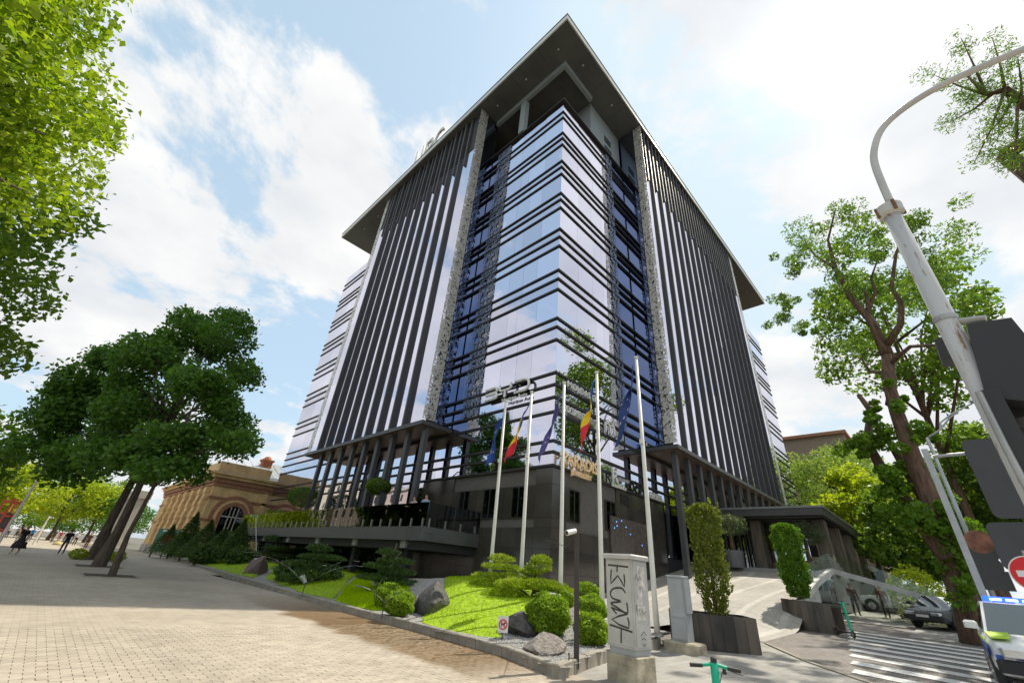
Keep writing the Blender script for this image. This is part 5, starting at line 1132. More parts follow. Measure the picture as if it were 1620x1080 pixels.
# garden sprinklers with their water jets, spotlights
M_water = glass_clear('water_jet', (.97, .98, 1), .12, 1.0)
for (px, lab, n, R_) in (((604, 974), 'sprinkler spraying beside the kerb in front of round bush', 7, .9), ((478, 940), 'low sprinkler fanning over the middle lawn', 9, 2.2), ((590, 952), 'sprinkler throwing a long jet over the big boulder', 1, 5.0)):
    A = gp(px); t = thing('sprinkler', lab, 'sprinkler', A, 0, 'garden sprinklers')
    q = MB(); q.tube([(0, 0, -.05), (0, 0, .28)], .015, 6); q.build('riser', M_post, t); q = MB(); q.lathe((0, 0, .28), [(.022, 0), (.026, .03), (.01, .05)], 8); q.build('nozzle', M_post, t)
    for i in range(n):
        a = (2.5+i*.42) if n > 1 else .6; L_ = R_*(1+.15*sin(i*2.3)); b = MB(); H_ = L_*(.42 if n > 1 else .5)
        b.tube([(cos(a)*L_*s/8, sin(a)*L_*s/8, .32+H_*(s/8)*(2-1.1*s/8)) for s in range(9)], [.0025+.0007*s for s in range(9)], 4); b.build('jet', M_water, t)
for (px, lab) in (((478, 928), 'white ground spotlight in front of the middle cloud pine'), ((590, 932), 'white ground spotlight under the dark tiered pine'), ((402, 903), 'white ground spotlight by the purplish boulder')):
    A = gp(px); t = thing('ground_spotlight', lab, 'spotlight', A, 0, 'ground spotlights'); s_ = hypot(A.x, A.y)/16
    q = MB(); q.tube([(0, 0, -.05), (0, 0, .14*s_)], .012*s_, 6); q.build('stake', M_post, t); q = MB(); q.tube([(.05*s_, 0, .12*s_), (-.1*s_, .0, .3*s_)], [.06*s_, .075*s_], 10); q.build('lamp_head', M_sw, t)
# stone planters
def stone_mat2():
    m, nt, b = nodes_of('black_granite_slab'); N = nt.nodes.new; L = nt.links.new; oi = N('ShaderNodeObjectInfo'); ge = N('ShaderNodeNewGeometry')
    mp = N('ShaderNodeMapping'); mp.inputs['Scale'].default_value = (3, 3, .7); L(ge.outputs['Position'], mp.inputs[0]); no = N('ShaderNodeTexNoise'); no.inputs['Scale'].default_value = 1.4; no.inputs['Detail'].default_value = 8; L(mp.outputs[0], no.inputs['Vector'])
    ad = N('ShaderNodeMath'); ad.operation = 'MULTIPLY_ADD'; L(oi.outputs['Random'], ad.inputs[0]); ad.inputs[1].default_value = .5; L(no.outputs[0], ad.inputs[2])
    mr = N('ShaderNodeMapRange'); L(ad.outputs[0], mr.inputs[0]); mr.inputs[1].default_value = .45; mr.inputs[2].default_value = 1.1
    mx = N('ShaderNodeMix'); mx.data_type = 'RGBA'; L(mr.outputs[0], mx.inputs[0]); mx.inputs[6].default_value = (.02, .018, .017, 1); mx.inputs[7].default_value = (.14, .115, .09, 1); L(mx.outputs[2], b.inputs['Base Color']); b.inputs['Roughness'].default_value = .3; return m
M_slabs = stone_mat2(); M_soil = mat('planter_soil', (.05, .035, .025), .95)
def planter(label, A, B, h0, h1, depth, n, bulge):
    t = thing('stone_planter', label, 'planter', A, 0, 'stone planters'); a = Vector((0, 0)); b = Vector((B.x-A.x, B.y-A.y)); nn = Vector((-b.y, b.x)).normalized()
    if nn.dot(Vector((A.x, A.y))) < 0: nn = -nn
    P_ = [a.lerp(b, i/n) - nn*bulge*sin(pi*i/n) for i in range(n+1)]; hs = [h0+(h1-h0)*i/n for i in range(n+1)]
    zb = lambda p: S(A.x+p.x)-S(A.x)-.08
    for i in range(n):
        p0, p1 = P_[i], P_[i+1]; g = (p1-p0)*.012; p0, p1 = p0+g, p1-g; q = MB(); dz = .0
        nr = Vector((nn.x, nn.y, 0)); q.slab([(p0.x, p0.y, zb(p0)), (p1.x, p1.y, zb(p1)), (p1.x, p1.y, hs[i+1]), (p0.x, p0.y, hs[i])], -nr, .05); q.build('granite_slab', M_slabs, t)
    bk = [p+nn*depth for p in P_]
    q = MB(); q.slab([(P_[-1].x, P_[-1].y, zb(P_[-1])), (bk[-1].x, bk[-1].y, zb(bk[-1])), (bk[-1].x, bk[-1].y, h1), (P_[-1].x, P_[-1].y, h1)], (b.x, b.y, 0), .05); q.build('end_slab', M_slabs, t)
    q = MB(); q.slab([(bk[0].x, bk[0].y, zb(bk[0])), (bk[-1].x, bk[-1].y, zb(bk[-1])), (bk[-1].x, bk[-1].y, h1), (bk[0].x, bk[0].y, h0)], (nn.x, nn.y, 0), .05); q.build('back_slab', M_slabs, t)
    poly = [p+nn*.055 for p in P_]+[p-nn*.06 for p in bk[::-1]]; q = MB(); q.prism([(p.x, p.y) for p in poly], min(zb(p) for p in P_), min(h0, h1)-.1); q.build('soil', M_soil, t)
    return t
A = surf((1072, 1022), S, 8); B = surf((1206, 1035), S, 8); hB = atd((1202, 979), hypot(B.x, B.y)).z-A.z; hA = atd((1072, 966), hypot(A.x, A.y)).z-A.z
planter('black granite slab planter nearer the camera, right of meter cabinet', A, B, hA, hB, 1.6, 7, .12)
A2 = atd((1240, 972), 24.5); A2.z = S(A2.x); B2 = atd((1322, 993), 24.0); B2.z = S(B2.x)
planter('black granite slab planter farther right at the foot of ramp', A2, B2, 1.05, 1.0, 1.5, 7, .25)
# ramp parapet with clear glass balustrade
M_bal2 = glass_clear('clear_balustrade', (.9, .93, .9), .0, .98); M_para = mat('parapet_pale', (.55, .55, .52), .6)
t = thing('glass_parapet', 'pale sloping parapet with clear glass panes beside entrance ramp', 'railing', (24.9, 5.8, S(25)))
PB_ = Vector((24.9, 5.8, S(25)))
seg = [Vector((24.9, 5.75, 1.45)), Vector((29.5, 5.75, 2.5)), Vector((34.2, 5.75, 3.3)), Vector((34.2, 3.6, 2.75)), Vector((34.2, 1.4, 2.1))]
for i in range(4):
    a, c = seg[i], seg[i+1]; dr = (c-a); nr = Vector((-dr.y, dr.x, 0)).normalized()*.13
    q = MB(); q.add([a-nr-PB_, a+nr-PB_, c+nr-PB_, c-nr-PB_]+[v-Vector((0, 0, .28)) for v in (a-nr-PB_, a+nr-PB_, c+nr-PB_, c-nr-PB_)], [(0, 1, 2, 3), (7, 6, 5, 4), (0, 4, 5, 1), (1, 5, 6, 2), (2, 6, 7, 3), (3, 7, 4, 0)]); q.build('parapet_beam', M_para, t)
    g1, g2 = (.85, .85) if i < 2 else ((.85, .7) if i == 2 else (.7, .25))
    n_ = nr.normalized()*.01; q = MB(); q.slab([a-PB_+n_, c-PB_+n_, c-PB_+n_+Vector((0, 0, g2)), a-PB_+n_+Vector((0, 0, g1))], n_, .014); q.build('balustrade_pane', M_bal2, t)
    lo = [Vector((a.x, a.y, S(a.x))), Vector((c.x, c.y, S(c.x)))]
    if i >= 2:
        q = MB(); q.slab([lo[0]-PB_, lo[1]-PB_, c-PB_-Vector((0, 0, .29)), a-PB_-Vector((0, 0, .29))], n_, .014); q.build('lower_pane', M_bal2, t)
    else:
        q = MB(); lo = [Vector((a.x, a.y, S(a.x)-.1)), Vector((c.x, c.y, S(c.x)-.1))]; q.slab([lo[0]-PB_, lo[1]-PB_, c-PB_-Vector((0, 0, .29)), a-PB_-Vector((0, 0, .29))], (0, -1, 0), .08); q.build('ramp_wall', M_bal2 if i == 1 else M_para, t)
# e-scooters
M_green = mat('scooter_green', (.0, .42, .24), .35, var=.05); M_rub = mat('black_rubber', (.025, .025, .026), .6)
def scooter(label, loc, rz, steer=0.0):
    t = thing('electric_scooter', label, 'scooter', loc, rz, 'green shared scooters')
    q = MB(); q.cbox((-.1, 0, .16), (.75, .17, .07), bev=.02); q.build('deck', M_rub, t)
    for x in (.5, -.55):
        w = MB(); V = []; 
        w.tube([(x+.1*cos(2*pi*i/18), 0, .12+.1*sin(2*pi*i/18)) for i in range(19)], .028, 6, False); wo = w.build('wheel', M_rub, t)
        b = MB(); b.tube([(x, -.03, .12), (x, .03, .12)], .06, 10); b.build('hub', M_steel, wo)
    q = MB(); q.cbox((-.55, 0, .255), (.25, .1, .02), bev=.008); q.build('mudguard', M_rub, t)
    q = MB(); q.tube([(.5, 0, .12), (.46, 0, .3), (.42, 0, .45), (.33, 0, 1.14)], [.03, .045, .047, .042], 10); st = q.build('stem', M_green, t, True)
    q = MB(); q.tube([(.3, -.15, 1.1), (.33, 0, 1.12), (.3, .15, 1.1)], .017, 8); q.build('handlebar', M_green, t)
    for s in (-1, 1): q = MB(); q.tube([(.3, s*.13, 1.1), (.27, s*.26, 1.095)], [.02, .021], 8); q.build('grip', M_rub, t)
    q = MB(); q.cbox((.325, 0, 1.165), (.07, .06, .05), bev=.012); q.build('display', M_rub, t)
    q = MB(); q.tube([(.33, -.13, 1.09), (.38, -.17, 1.07), (.36, -.29, 1.05)], .006, 5); q.build('brake_lever', M_rub, t)
    q = MB(); q.cbox((.34, -.1, 1.07), (.05, .035, .06), bev=.01); q.build('brake_clamp', M_rub, t)
    q = MB(); q.tube([(.35, -.08, 1.06), (.42, -.03, .9), (.45, 0, .5)], .005, 4); q.build('cable', M_rub, t)
    q = MB(); q.tube([(-.1, .08, .14), (-.14, .2, .0)], .012, 5); q.build('kickstand', M_steel, t)
    return t
p = atd((1128, 1038), 5.3); ang = math.atan2(p.y, p.x)
sc0 = scooter('green scooter handlebar close to the camera at bottom edge', (p.x-.28*cos(ang+.12), p.y-.28*sin(ang+.12), 0), ang+.12); sc0.scale = (.84,)*3
p = atd((1333, 985), 23.2); scooter('distant green scooter parked behind the farther stone planter', (p.x, p.y, S(p.x)), math.atan2(p.y, p.x)+pi+.5)
# big street lamp with traffic signals in front of it
M_lamp = mat('lamp_grey_paint', (.50, .51, .51), .5, var=.1, scale=2.5); M_rust = mat('rust', (.16, .09, .05), .9, var=.4, scale=12); M_blk = mat('signal_black', (.022, .023, .025), .5, var=.15); M_sgrey = mat('sign_back_grey', (.06, .063, .064), .55, var=.12, scale=2); M_gal = mat('galvanised', (.4, .41, .41), .4, metal=.5, var=.12)
def rust_mat():
    m, nt, b = nodes_of('lamp_rust_streaks'); N = nt.nodes.new; L = nt.links.new; tc = N('ShaderNodeTexCoord')
    sp_ = N('ShaderNodeSeparateXYZ'); L(tc.outputs['Object'], sp_.inputs[0]); mp = N('ShaderNodeMapping'); mp.inputs['Scale'].default_value = (9, 9, 1.6); L(tc.outputs['Object'], mp.inputs[0])
    no = N('ShaderNodeTexNoise'); no.inputs['Scale'].default_value = 1.3; no.inputs['Detail'].default_value = 9; no.inputs['Roughness'].default_value = .7; L(mp.outputs[0], no.inputs['Vector'])
    mr = N('ShaderNodeMapRange'); L(no.outputs[0], mr.inputs[0]); mr.inputs[1].default_value = .56; mr.inputs[2].default_value = .64
    mx = N('ShaderNodeMix'); mx.data_type = 'RGBA'; L(mr.outputs[0], mx.inputs[0]); mx.inputs[6].default_value = (.5, .51, .51, 1); mx.inputs[7].default_value = (.22, .11, .045, 1); L(mx.outputs[2], b.inputs['Base Color']); b.inputs['Roughness'].default_value = .5; return m
M_lampr = rust_mat()
LX, LY = 4.97, -.555
sl = thing('street_lamp', 'tall rust-streaked grey street lamp post with curved arm, close at right', 'street lamp', (LX, LY, 0))
zc_ = onx((1407, 325), LX).z
q = MB(); q.tube([(0, 0, 0), (0, 0, 2.2), (0, 0, zc_)], [.088, .084, .07], 20); q.build('post', M_lampr, sl, True)
q = MB(); q.lathe((0, 0, zc_-.16), [(.075, 0), (.11, .03), (.115, .13), (.06, .15)], 20); q.build('collar', M_lampr, sl)
for k in range(4):
    a = k*pi/2+.4; b = MB(); b.box(-.015+.11*cos(a), .015+.11*cos(a), -.015+.11*sin(a), .015+.11*sin(a), zc_-.14, zc_-.02); b.build('bolt', M_rust, sl)
ap = [(1409, 322), (1393, 285), (1383, 255), (1384, 232), (1393, 208), (1412, 186), (1450, 158), (1500, 130), (1560, 103), (1625, 76)]
AE = onx((1625, 76), LX)-Vector((LX, LY, 0))
ap = smooth_pts(ap, 4)
q = MB(); q.tube([onx(p, LX)-Vector((LX, LY, 0)) for p in ap]+[AE+Vector((0, -2.0, .72))], .035, 12); q.build('arm', M_lamp, sl, True)
A = onx((1625, 76), LX)-Vector((LX, LY, 0)); q = MB(); q.cbox((A.x, A.y-2.6, A.z+.75), (.3, 1.3, .16), bev=.05); q.build('lamp_head', M_lamp, sl)
q = MB(); q.lathe((0, 0, onx((1500, 508), LX).z), [(.083, 0), (.088, .03), (.083, .05)], 16); q.build('clamp_band', M_gal, sl)
def px_poly(pl, pts_, x): return [onx(p, x) for p in pts_]
tsig = thing('traffic_signal', 'black traffic signal heads seen from behind, mounted on lamp post', 'traffic light', (LX, LY, 0))
T0 = Vector((LX, LY, 0))
def tpoly(name, m_, pts_, x, th, par, off=T0, bev=0):
    q = MB(); P_ = [onx(p, x)-off for p in pts_]; n3 = Vector((-1, 0, 0)); q.slab(P_ if (P_[1]-P_[0]).cross(P_[2]-P_[1]).x < 0 else P_[::-1], n3, th); return q.build(name, m_, par)
tpoly('housing', M_blk, [(1529, 512), (1600, 502), (1648, 560), (1690, 640), (1560, 628)], LX-.12, .28, tsig)
tpoly('housing', M_blk, [(1546, 619), (1578, 610), (1680, 800), (1640, 800)], LX-.2, .18, tsig)
tpoly('small_housing', M_blk, [(1478, 537), (1503, 528), (1516, 566), (1490, 570)], LX+.35, .2, tsig)
q = MB(); a = onx((1500, 510), LX)-T0; c = onx((1560, 503), LX-.05)-T0; q.tube([a, c], .03, 8); q.build('bracket', M_gal, tsig)
q = MB(); a = onx((1560, 630), LX-.1)-T0; c = onx((1660, 630), LX-.1)-T0
for kz in (0, .3): q.tube([a+Vector((.2, -.12, -.02-kz)), a+Vector((.5, -.12, -.05-kz))], [.12, .13], 14); 
q.build('lens_visor', M_blk, tsig)
q = MB(); q.tube([onx((1548, 620), LX-.22)-T0, onx((1590, 705), LX-.22)-T0, onx((1640, 800), LX-.22)-T0], .022, 8); q.build('conduit', M_gal, tsig)
# sign post with two sign backs
SX_, = (20.0,)
b0 = onx((1570, 985), SX_); P0 = Vector((SX_, onx((1515, 840), SX_).y, S(SX_)))
sp2 = thing('sign_post', 'grey metal post carrying two dark road sign backs on right', 'sign post', P0)
ztop = onx((1466, 710), SX_).z
q = MB(); q.box(-.06, .06, -.085, .085, -.05, ztop-P0.z); q.build('post', M_gal, sp2)
q = MB(); a = onx((1476, 722), SX_)-P0; c = onx((1530, 717), SX_)-P0; q.tube([a, c], .055, 8); q.build('bracket', M_gal, sp2)
def rounded(pts_, r, n=4):
    out = []
    m_ = len(pts_)
    for i in range(m_):
        p, a, c = Vector(pts_[i]), Vector(pts_[i-1]), Vector(pts_[(i+1) % m_]); da, dc = (a-p).normalized()*r, (c-p).normalized()*r
        for k in range(n+1):
            tt = k/n; out.append(tuple((p+da)*(1-tt)**2+p*2*tt*(1-tt)+(p+dc)*tt**2))
    return out
y1 = onx((1519, 700), SX_-.1).y; zt_ = onx((1519, 697), SX_-.1).z; zb_ = onx((1560, 820), SX_-.1).z
def sign_back(name, ya, yb, za, zb2, x, par, off, m_): 
    q = MB(); R_ = rounded([(ya, za), (yb, za), (yb, zb2), (ya, zb2)], .2); q.slab([(x-off.x, y-off.y, z-off.z) for y, z in R_], (-1, 0, 0), .03); return q.build(name, m_, par)
sb = sign_back('sign_back', y1, y1-3.0, zb_, zt_, SX_-.1, sp2, P0, M_sgrey)
zt2 = onx((1556, 826), SX_-.1).z; sign_back('sign_back', onx((1556, 826), SX_-.1).y, y1-2.9, zt2-1.3, zt2, SX_-.12, sp2, P0, M_sgrey)
q = MB(); q.box(-.2, -.135, y1-P0.y-1.5, y1-P0.y-1.4, zb_-P0.z-.9, zt_-P0.z+.9); q.build('mounting_tube', M_gal, sp2)
# no-entry sign
c = atd((1636, 908), 13.0); t = thing('no_entry_sign', 'round red no-entry sign with white bar at right edge', 'road sign', (c.x, c.y, S(c.x)), math.atan2(c.y, c.x))
cz_ = c.z-S(c.x)
q = MB(); q.tube([(.05, 0, -.05), (.05, 0, cz_+.4)], .03, 8); q.build('post', M_gal, t)
def disc(r, x0_, x1_, n=28): 
    q = MB(); q.tube([(x0_, 0, cz_), (x1_, 0, cz_)], r, n); return q
disc(.31, 0, .02).build('rim', M_sw, t); dd = disc(.29, -.006, -.0005).build('red_disc', M_sr, t)
q = MB(); q.box(-.012, -.0065, -.21, .21, cz_-.05, cz_+.055); q.build('white_bar', M_sw, dd)
# curved double-arm lamp with old sign backs
c = atd((1578, 958), 22.5); c.z = S(c.x); dC = hypot(c.x, c.y); t = thing('street_lamp', 'thin grey lamp post with two curved arms and faded round sign', 'street lamp', c)
zt_ = atd((1490, 690), dC).z-c.z
q = MB(); q.tube([(0, 0, -.05), (0, 0, zt_)], [.09, .055], 10); q.build('post', M_gal, t, True)
for (p1, p2, p3) in (((1488, 668), (1505, 655), (1543, 635)), ((1493, 672), (1503, 660), (1515, 652))):
    a = Vector((0, 0, zt_)); q = MB(); q.tube([a, atd((1487, 680), dC)-c]+[atd(p, dC)-c for p in (p1, p2, p3)], .03, 6); q.build('arm', M_gal, t)
q = MB(); e = atd((1546, 633), dC)-c; q.cbox(e, (.2, .4, .1), bev=.03); q.build('lamp_head', M_gal, t)
def ddisc(name, px, r, m_, th=.02):
    e = atd(px, dC-.1)-c; q = MB(); q.tube([(e.x-.1, 0+e.y, e.z), (e.x-.1+th, e.y, e.z)], r, 20); q.build(name, m_, t)
ddisc('round_sign', (1549, 857), .36, mat('faded_sign_red', (.3, .13, .08), .7, var=.35, scale=4)); ddisc('round_sign', (1560, 895), .4, M_sgrey)
for (px, w, h) in (((1555, 875), .5, .12), ((1570, 918), .45, .28)):
    e = atd(px, dC-.1)-c; q = MB(); q.box(e.x-.1, e.x-.08, e.y-w, e.y+w, e.z-h, e.z+h); q.build('sign_plate', M_sgrey, t)
# pits of the plaza trees
M_pit = mat('tree_pit_soil', (.06, .045, .035), .95, var=.3)
for (x, y, w, lab) in ((2.9, 26.9, .95, 'square soil pit of the nearest plaza linden'), (3.0, 34.2, 1.0, 'square soil pit of the middle plaza linden'), (3.35, 43.4, 1.0, 'square soil pit of the farthest plaza linden')):
    t = thing('tree_pit', lab, 'tree pit', (x, y, .02), 0, 'tree pits on the plaza'); q = MB(); q.box(-w+.07, w-.07, -w+.07, w-.07, .001, .012); q.build('soil', M_pit, t)
    for (a, c, e, f_) in ((-w, w, -w, -w+.07), (-w, w, w-.07, w), (-w, -w+.07, -w+.07, w-.07), (w-.07, w, -w+.07, w-.07)): q = MB(); q.box(a, c, e, f_, 0, .03); q.build('edging', M_kerb, t)
# low yellow concrete hemisphere, red advertising frames, plaza lamps
M_ylw = mat('faded_yellow', (.55, .45, .2), .8); M_red = mat('frame_red', (.35, .05, .03), .6)
p = gnd((91, 862)); q = MB(); q.lathe((0, 0, 0), [(.55, 0), (.5, .2), (.3, .38), (.05, .44)], 14); o = q.build('bollard', M_ylw, None, True, (p.x, p.y, .02)); tag(o, 'low yellow half-round concrete bollard on the plaza walk', 'bollard')
for (px, d, h, w, lab) in (((2, 842), 70, 4.2, .35, 'narrow red advertising stand at the left edge'), ((-6, 836), 82, 4.6, .5, 'second red advertising stand behind the narrow one')):
    p = atd(px, d); t = thing('advertising_stand', lab, 'frame', (p.x-.2, p.y, 0), 0, 'red advertising stands')
    for s in (-1, 1): q = MB(); q.box(s*w-.1, s*w+.1, -.12, .12, 0, h); q.build('upright', M_red, t)
    for k in range(4): q = MB(); q.box(-w+.1, w-.1, -.1, .1, h-.5-k*1.3, h-.3-k*1.3); q.build('crossbar', M_red, t)
    q = MB(); q.box(-w+.1, w-.1, -.04, .04, 1.0, 2.8); q.build('panel', M_sgrey, t)
for (px, pt, d, lab) in (((15, 830), (42, 675), 58, 'tall white lamp mast at the left, behind the leaves'), ((60, 848), (73, 815), 74, 'short white banner mast among the walkers')):
    p = atd(px, d); tz = atd(pt, d).z; t = thing('lamp_mast', lab, 'lamp post', (p.x, p.y, 0)); q = MB(); q.tube([(0, 0, 0), (0, 0, tz)], [.12, .06], 8); q.build('mast', M_pole, t); q = MB(); aw_ = 1.4 if d < 60 else .25; q.tube([(0, 0, tz*.93), (aw_, 0, tz*.95)], .05, 6); q.build('arm', M_pole, t); q = MB(); q.cbox((aw_+.1, 0, tz*.95), (.35*aw_+.05, .2, .1), bev=.03); q.build('lamp_head', M_pole, t)
# sandwich board in front of the old building
p = gnd((255, 872)); p = atd((255, 870), 58); t = thing('advertising_board', 'green advertising board with red and white circles near the kerb end', 'board', (p.x, p.y, .02), -.7)
zt_ = atd((262, 846), 58).z; w_ = 1.05
q = MB(); q.box(-w_, w_, -.06, .06, .55, max(2.6, zt_)); bd = q.build('panel', mat('board_green', (.07, .22, .15), .5), t)
for s in (-1, 1): q = MB(); q.box(s*w_*.8-.05, s*w_*.8+.05, -.05, .05, 0, .55); q.build('leg', M_rub, t)
for (x, z, r, m_) in ((.3, 1.9, .34, M_fr), (-.1, 1.55, .3, M_fr), (-.35, 1.2, .26, M_sw)):
    b = MB(); b.tube([(x, -.075, z), (x, -.062, z)], r, 16); b.build('circle', m_, bd)
b = MB(); b.box(-.6, .7, -.07, -.062, 2.35, 2.5); b.build('white_text_bar', M_sw, bd)
# dark stair up to the terrace
t = thing('terrace_stair', 'dark steel stair with handrail rising under the far terrace end', 'stair', (14.6, 44, .4))
for k in range(11): q = MB(); q.box(-.8, .8, k*.3, k*.3+.28, k*.26, k*.26+.05); q.build('tread', mat('stair_grey', (.2, .2, .21), .6) if k == 0 else MATS['stair_grey'], t)
for s in (-.85, .85): q = MB(); q.tube([(s, 0, .9), (s, 3.3, 3.7)], .03, 6); q.build('handrail', M_steel, t); q = MB(); q.tube([(s, 0, -.3), (s, 0, .9)], .025, 6); q.build('rail_post', M_steel, t)
# ------------------------------------------------------------------ people
M_skin = mat('skin', (.52, .33, .24), .6, var=.06); M_hair = mat('hair_brown', (.06, .035, .02), .6); M_hairb = mat('hair_blond', (.3, .2, .1), .6)
CLOTH = {}
def cloth(name, c):
    if name not in CLOTH: CLOTH[name] = mat('cloth_'+name, c, .9, var=.15, scale=8)
    return CLOTH[name]
def person(label, loc, face, h=1.72, top=None, legs=None, shoes=None, hair=None, step=.18, arms=(.15, -.15), bend=(.35, .35), sleeves='short', dress=None, bag=None, long_hair=False, lean=0.0, group=None):
    """one continuous skinned body; local +x is forward"""
    k = h/1.75; V = []; E_ = []; Rr = []; tagv = []
    def add(p, r, mt, par=None):
        V.append(Vector(p)*k); Rr.append(r*k); tagv.append(mt)
        if par is not None: E_.append((par, len(V)-1))
        return len(V)-1
    TOP, LEG, SKN, SHO = 0, 1, 2, 3; arm_m = TOP if sleeves == 'long' else SKN
    pel = add((0, 0, .95), .135, LEG); wst = add((lean*.2, 0, 1.1), .12, TOP, pel); ch = add((lean*.5, 0, 1.32), .145, TOP, wst); nk = add((lean*.7, 0, 1.47), .058, SKN, ch)
    hb = add((lean*.8+.02, 0, 1.56), .082, SKN, nk); hm = add((lean*.85+.025, 0, 1.64), .098, SKN, hb); ht = add((lean*.85+.01, 0, 1.71), .07, SKN, hm)
    nose = add((lean*.85+.125, 0, 1.615), .016, SKN, hm)
    for s, ar, bd in ((1, arms[0], bend[0]), (-1, arms[1], bend[1])):
        sh = add((lean*.55, s*.19, 1.39), .062, TOP, ch); ex, ez = sin(ar)*.29, -cos(ar)*.29
        el = add((lean*.55+ex, s*.235, 1.39+ez), .043, TOP if sleeves == 'long' else SKN, sh); wx, wz = sin(ar+bd)*.25, -cos(ar+bd)*.25
        wr = add((lean*.55+ex+wx, s*.23, 1.39+ez+wz), .03, arm_m, el); dx, dz = sin(ar+bd+.15), -cos(ar+bd+.15)
        pm = add((lean*.55+ex+wx+dx*.07, s*.225, 1.39+ez+wz+dz*.07), .034, SKN, wr); P_ = V[pm]/k
        for f in range(4):
            a = add((P_.x+dx*.05+(f-1.5)*.017, P_.y, P_.z+dz*.05), .0095, SKN, pm); add((P_.x+dx*(.085+.008*(f in (1, 2)))+(f-1.5)*.017+.012, P_.y-s*.01, P_.z+dz*.085), .0085, SKN, a)
        add((P_.x+.045, P_.y-s*.02, P_.z+dz*.02), .0105, SKN, pm)
    for s in (1, -1):
        st = step*s; hp = add((0, s*.09, .9), .098, LEG, pel); kn = add((st*.55+.03, s*.095, .5), .068, LEG, hp); an = add((st*1.0-.02, s*.095, .1+(.06 if st < -.05 else 0)), .047, LEG if not dress else SKN, kn)
        add((st*1.0+.14, s*.1, .045+(.0 if st >= -.05 else .0)), .042, SHO, an)
    me = bpy.data.meshes.new('body'); me.from_pydata(V, E_, []); o = bpy.data.objects.new('body_tmp', me); COL.objects.link(o)
    md = o.modifiers.new('skin', 'SKIN'); md.use_smooth_shade = True
    for i, sv in enumerate(me.skin_vertices[0].data): sv.radius = (Rr[i], Rr[i]); sv.use_root = (i == 0)
    ss = o.modifiers.new('sub', 'SUBSURF'); ss.levels = 1; ss.render_levels = 1
    dg = bpy.context.evaluated_depsgraph_get(); bm_ = bpy.data.meshes.new_from_object(o.evaluated_get(dg)); bpy.data.objects.remove(o)
    bm_.materials.clear(); [bm_.materials.append(m_) for m_ in (top or M_skin, legs or M_skin, M_skin, shoes or M_rub)]
    for p_ in bm_.polygons:
        c = p_.center; i = min(range(len(V)), key=lambda j: (V[j]-c).length - Rr[j]*.5); p_.material_index = tagv[i]
    t = thing('person', label, 'person', loc, face, group); obj('body', bm_, t)
    H0 = Vector((lean*.85, 0, 1.66))*k; q = MB(); q.lathe((H0.x-.012*k, 0, H0.z-.06*k), [(.09*k, -.02*k), (.108*k, .03*k), (.105*k, .08*k), (.07*k, .125*k), (.01, .14*k)], 12); ho = q.build('hair', hair or M_hair, t, True)
    if long_hair: q = MB(); q.tube([(H0.x-.07*k, 0, H0.z), (H0.x-.1*k, 0, H0.z-.15*k), (H0.x-.09*k, 0, H0.z-.33*k)], [.075*k, .085*k, .04*k], 8); q.build('long_hair', hair or M_hair, ho)
    if dress:
        m_, z0, r0, sw = dress; q = MB(); pr_ = [(r0*k, z0*k), ((r0*.8)*k, (z0+.25)*k), (.2*k, .85*k), (.16*k, 1.0*k), (.15*k, 1.12*k)]
        q.lathe((0, 0, 0), pr_, 18, 1.15, .9)
        for i, v in enumerate(q.v): 
            w = max(0, (1.0*k-v[2])); q.v[i] = (v[0]-sw*w*w+.03*sin(math.atan2(v[1], v[0])*5)*w, v[1], v[2])
        q.build('skirt', m_, t, True)
    if bag:
        m_, p_ = bag; q = MB(); q.cbox((p_[0]*k, p_[1]*k, p_[2]*k), (.42*k, .14*k, .26*k), bev=.03); bo = q.build('bag_body', m_, None); bo.name = 'handbag'
        tag(bo, 'dark handbag carried by the walking woman', 'bag'); bo.location = loc; bo.rotation_euler = (0, 0, face); b = MB(); b.tube([((p_[0]-.12)*k, p_[1]*k, (p_[2]+.13)*k), (p_[0]*k, p_[1]*k, (p_[2]+.3)*k), ((p_[0]+.12)*k, p_[1]*k, (p_[2]+.13)*k)], .012, 5); b.build('strap', m_, bo)
    return t
TOWARD = -pi/2
blk = cloth('black', (.012, .012, .016)); jn = cloth('denim', (.03, .05, .1)); wht = cloth('white', (.6, .6, .6)); lb = cloth('light_blue', (.22, .36, .5)); blu = cloth('bright_blue', (.02, .2, .55)); rd_ = cloth('red', (.5, .03, .05)); olv = cloth('olive', (.09, .085, .05)); gry = cloth('grey', (.2, .2, .2)); brn = cloth('brown', (.12, .06, .05))
W = gnd((20, 877)); person('woman in long black patterned dress walking away with dark bag', (W.x, W.y, .02), pi/2+.5, 1.72, blk, None, brn, M_hairb, .16, (.1, -.1), (.2, .2), 'short', (cloth('black_print', (.02, .016, .022)), .38, .42, .35), (cloth('bag_black', (.012, .011, .012)), (.08, -.3, .62)))
Mn = atd((97, 872), 49); person('man in black t-shirt and dark jeans walking away on the plaza', (Mn.x, Mn.y, .02), pi/2+.1, 1.78, blk, jn, blk, M_hair, .2, (.2, -.25), (.15, .2))
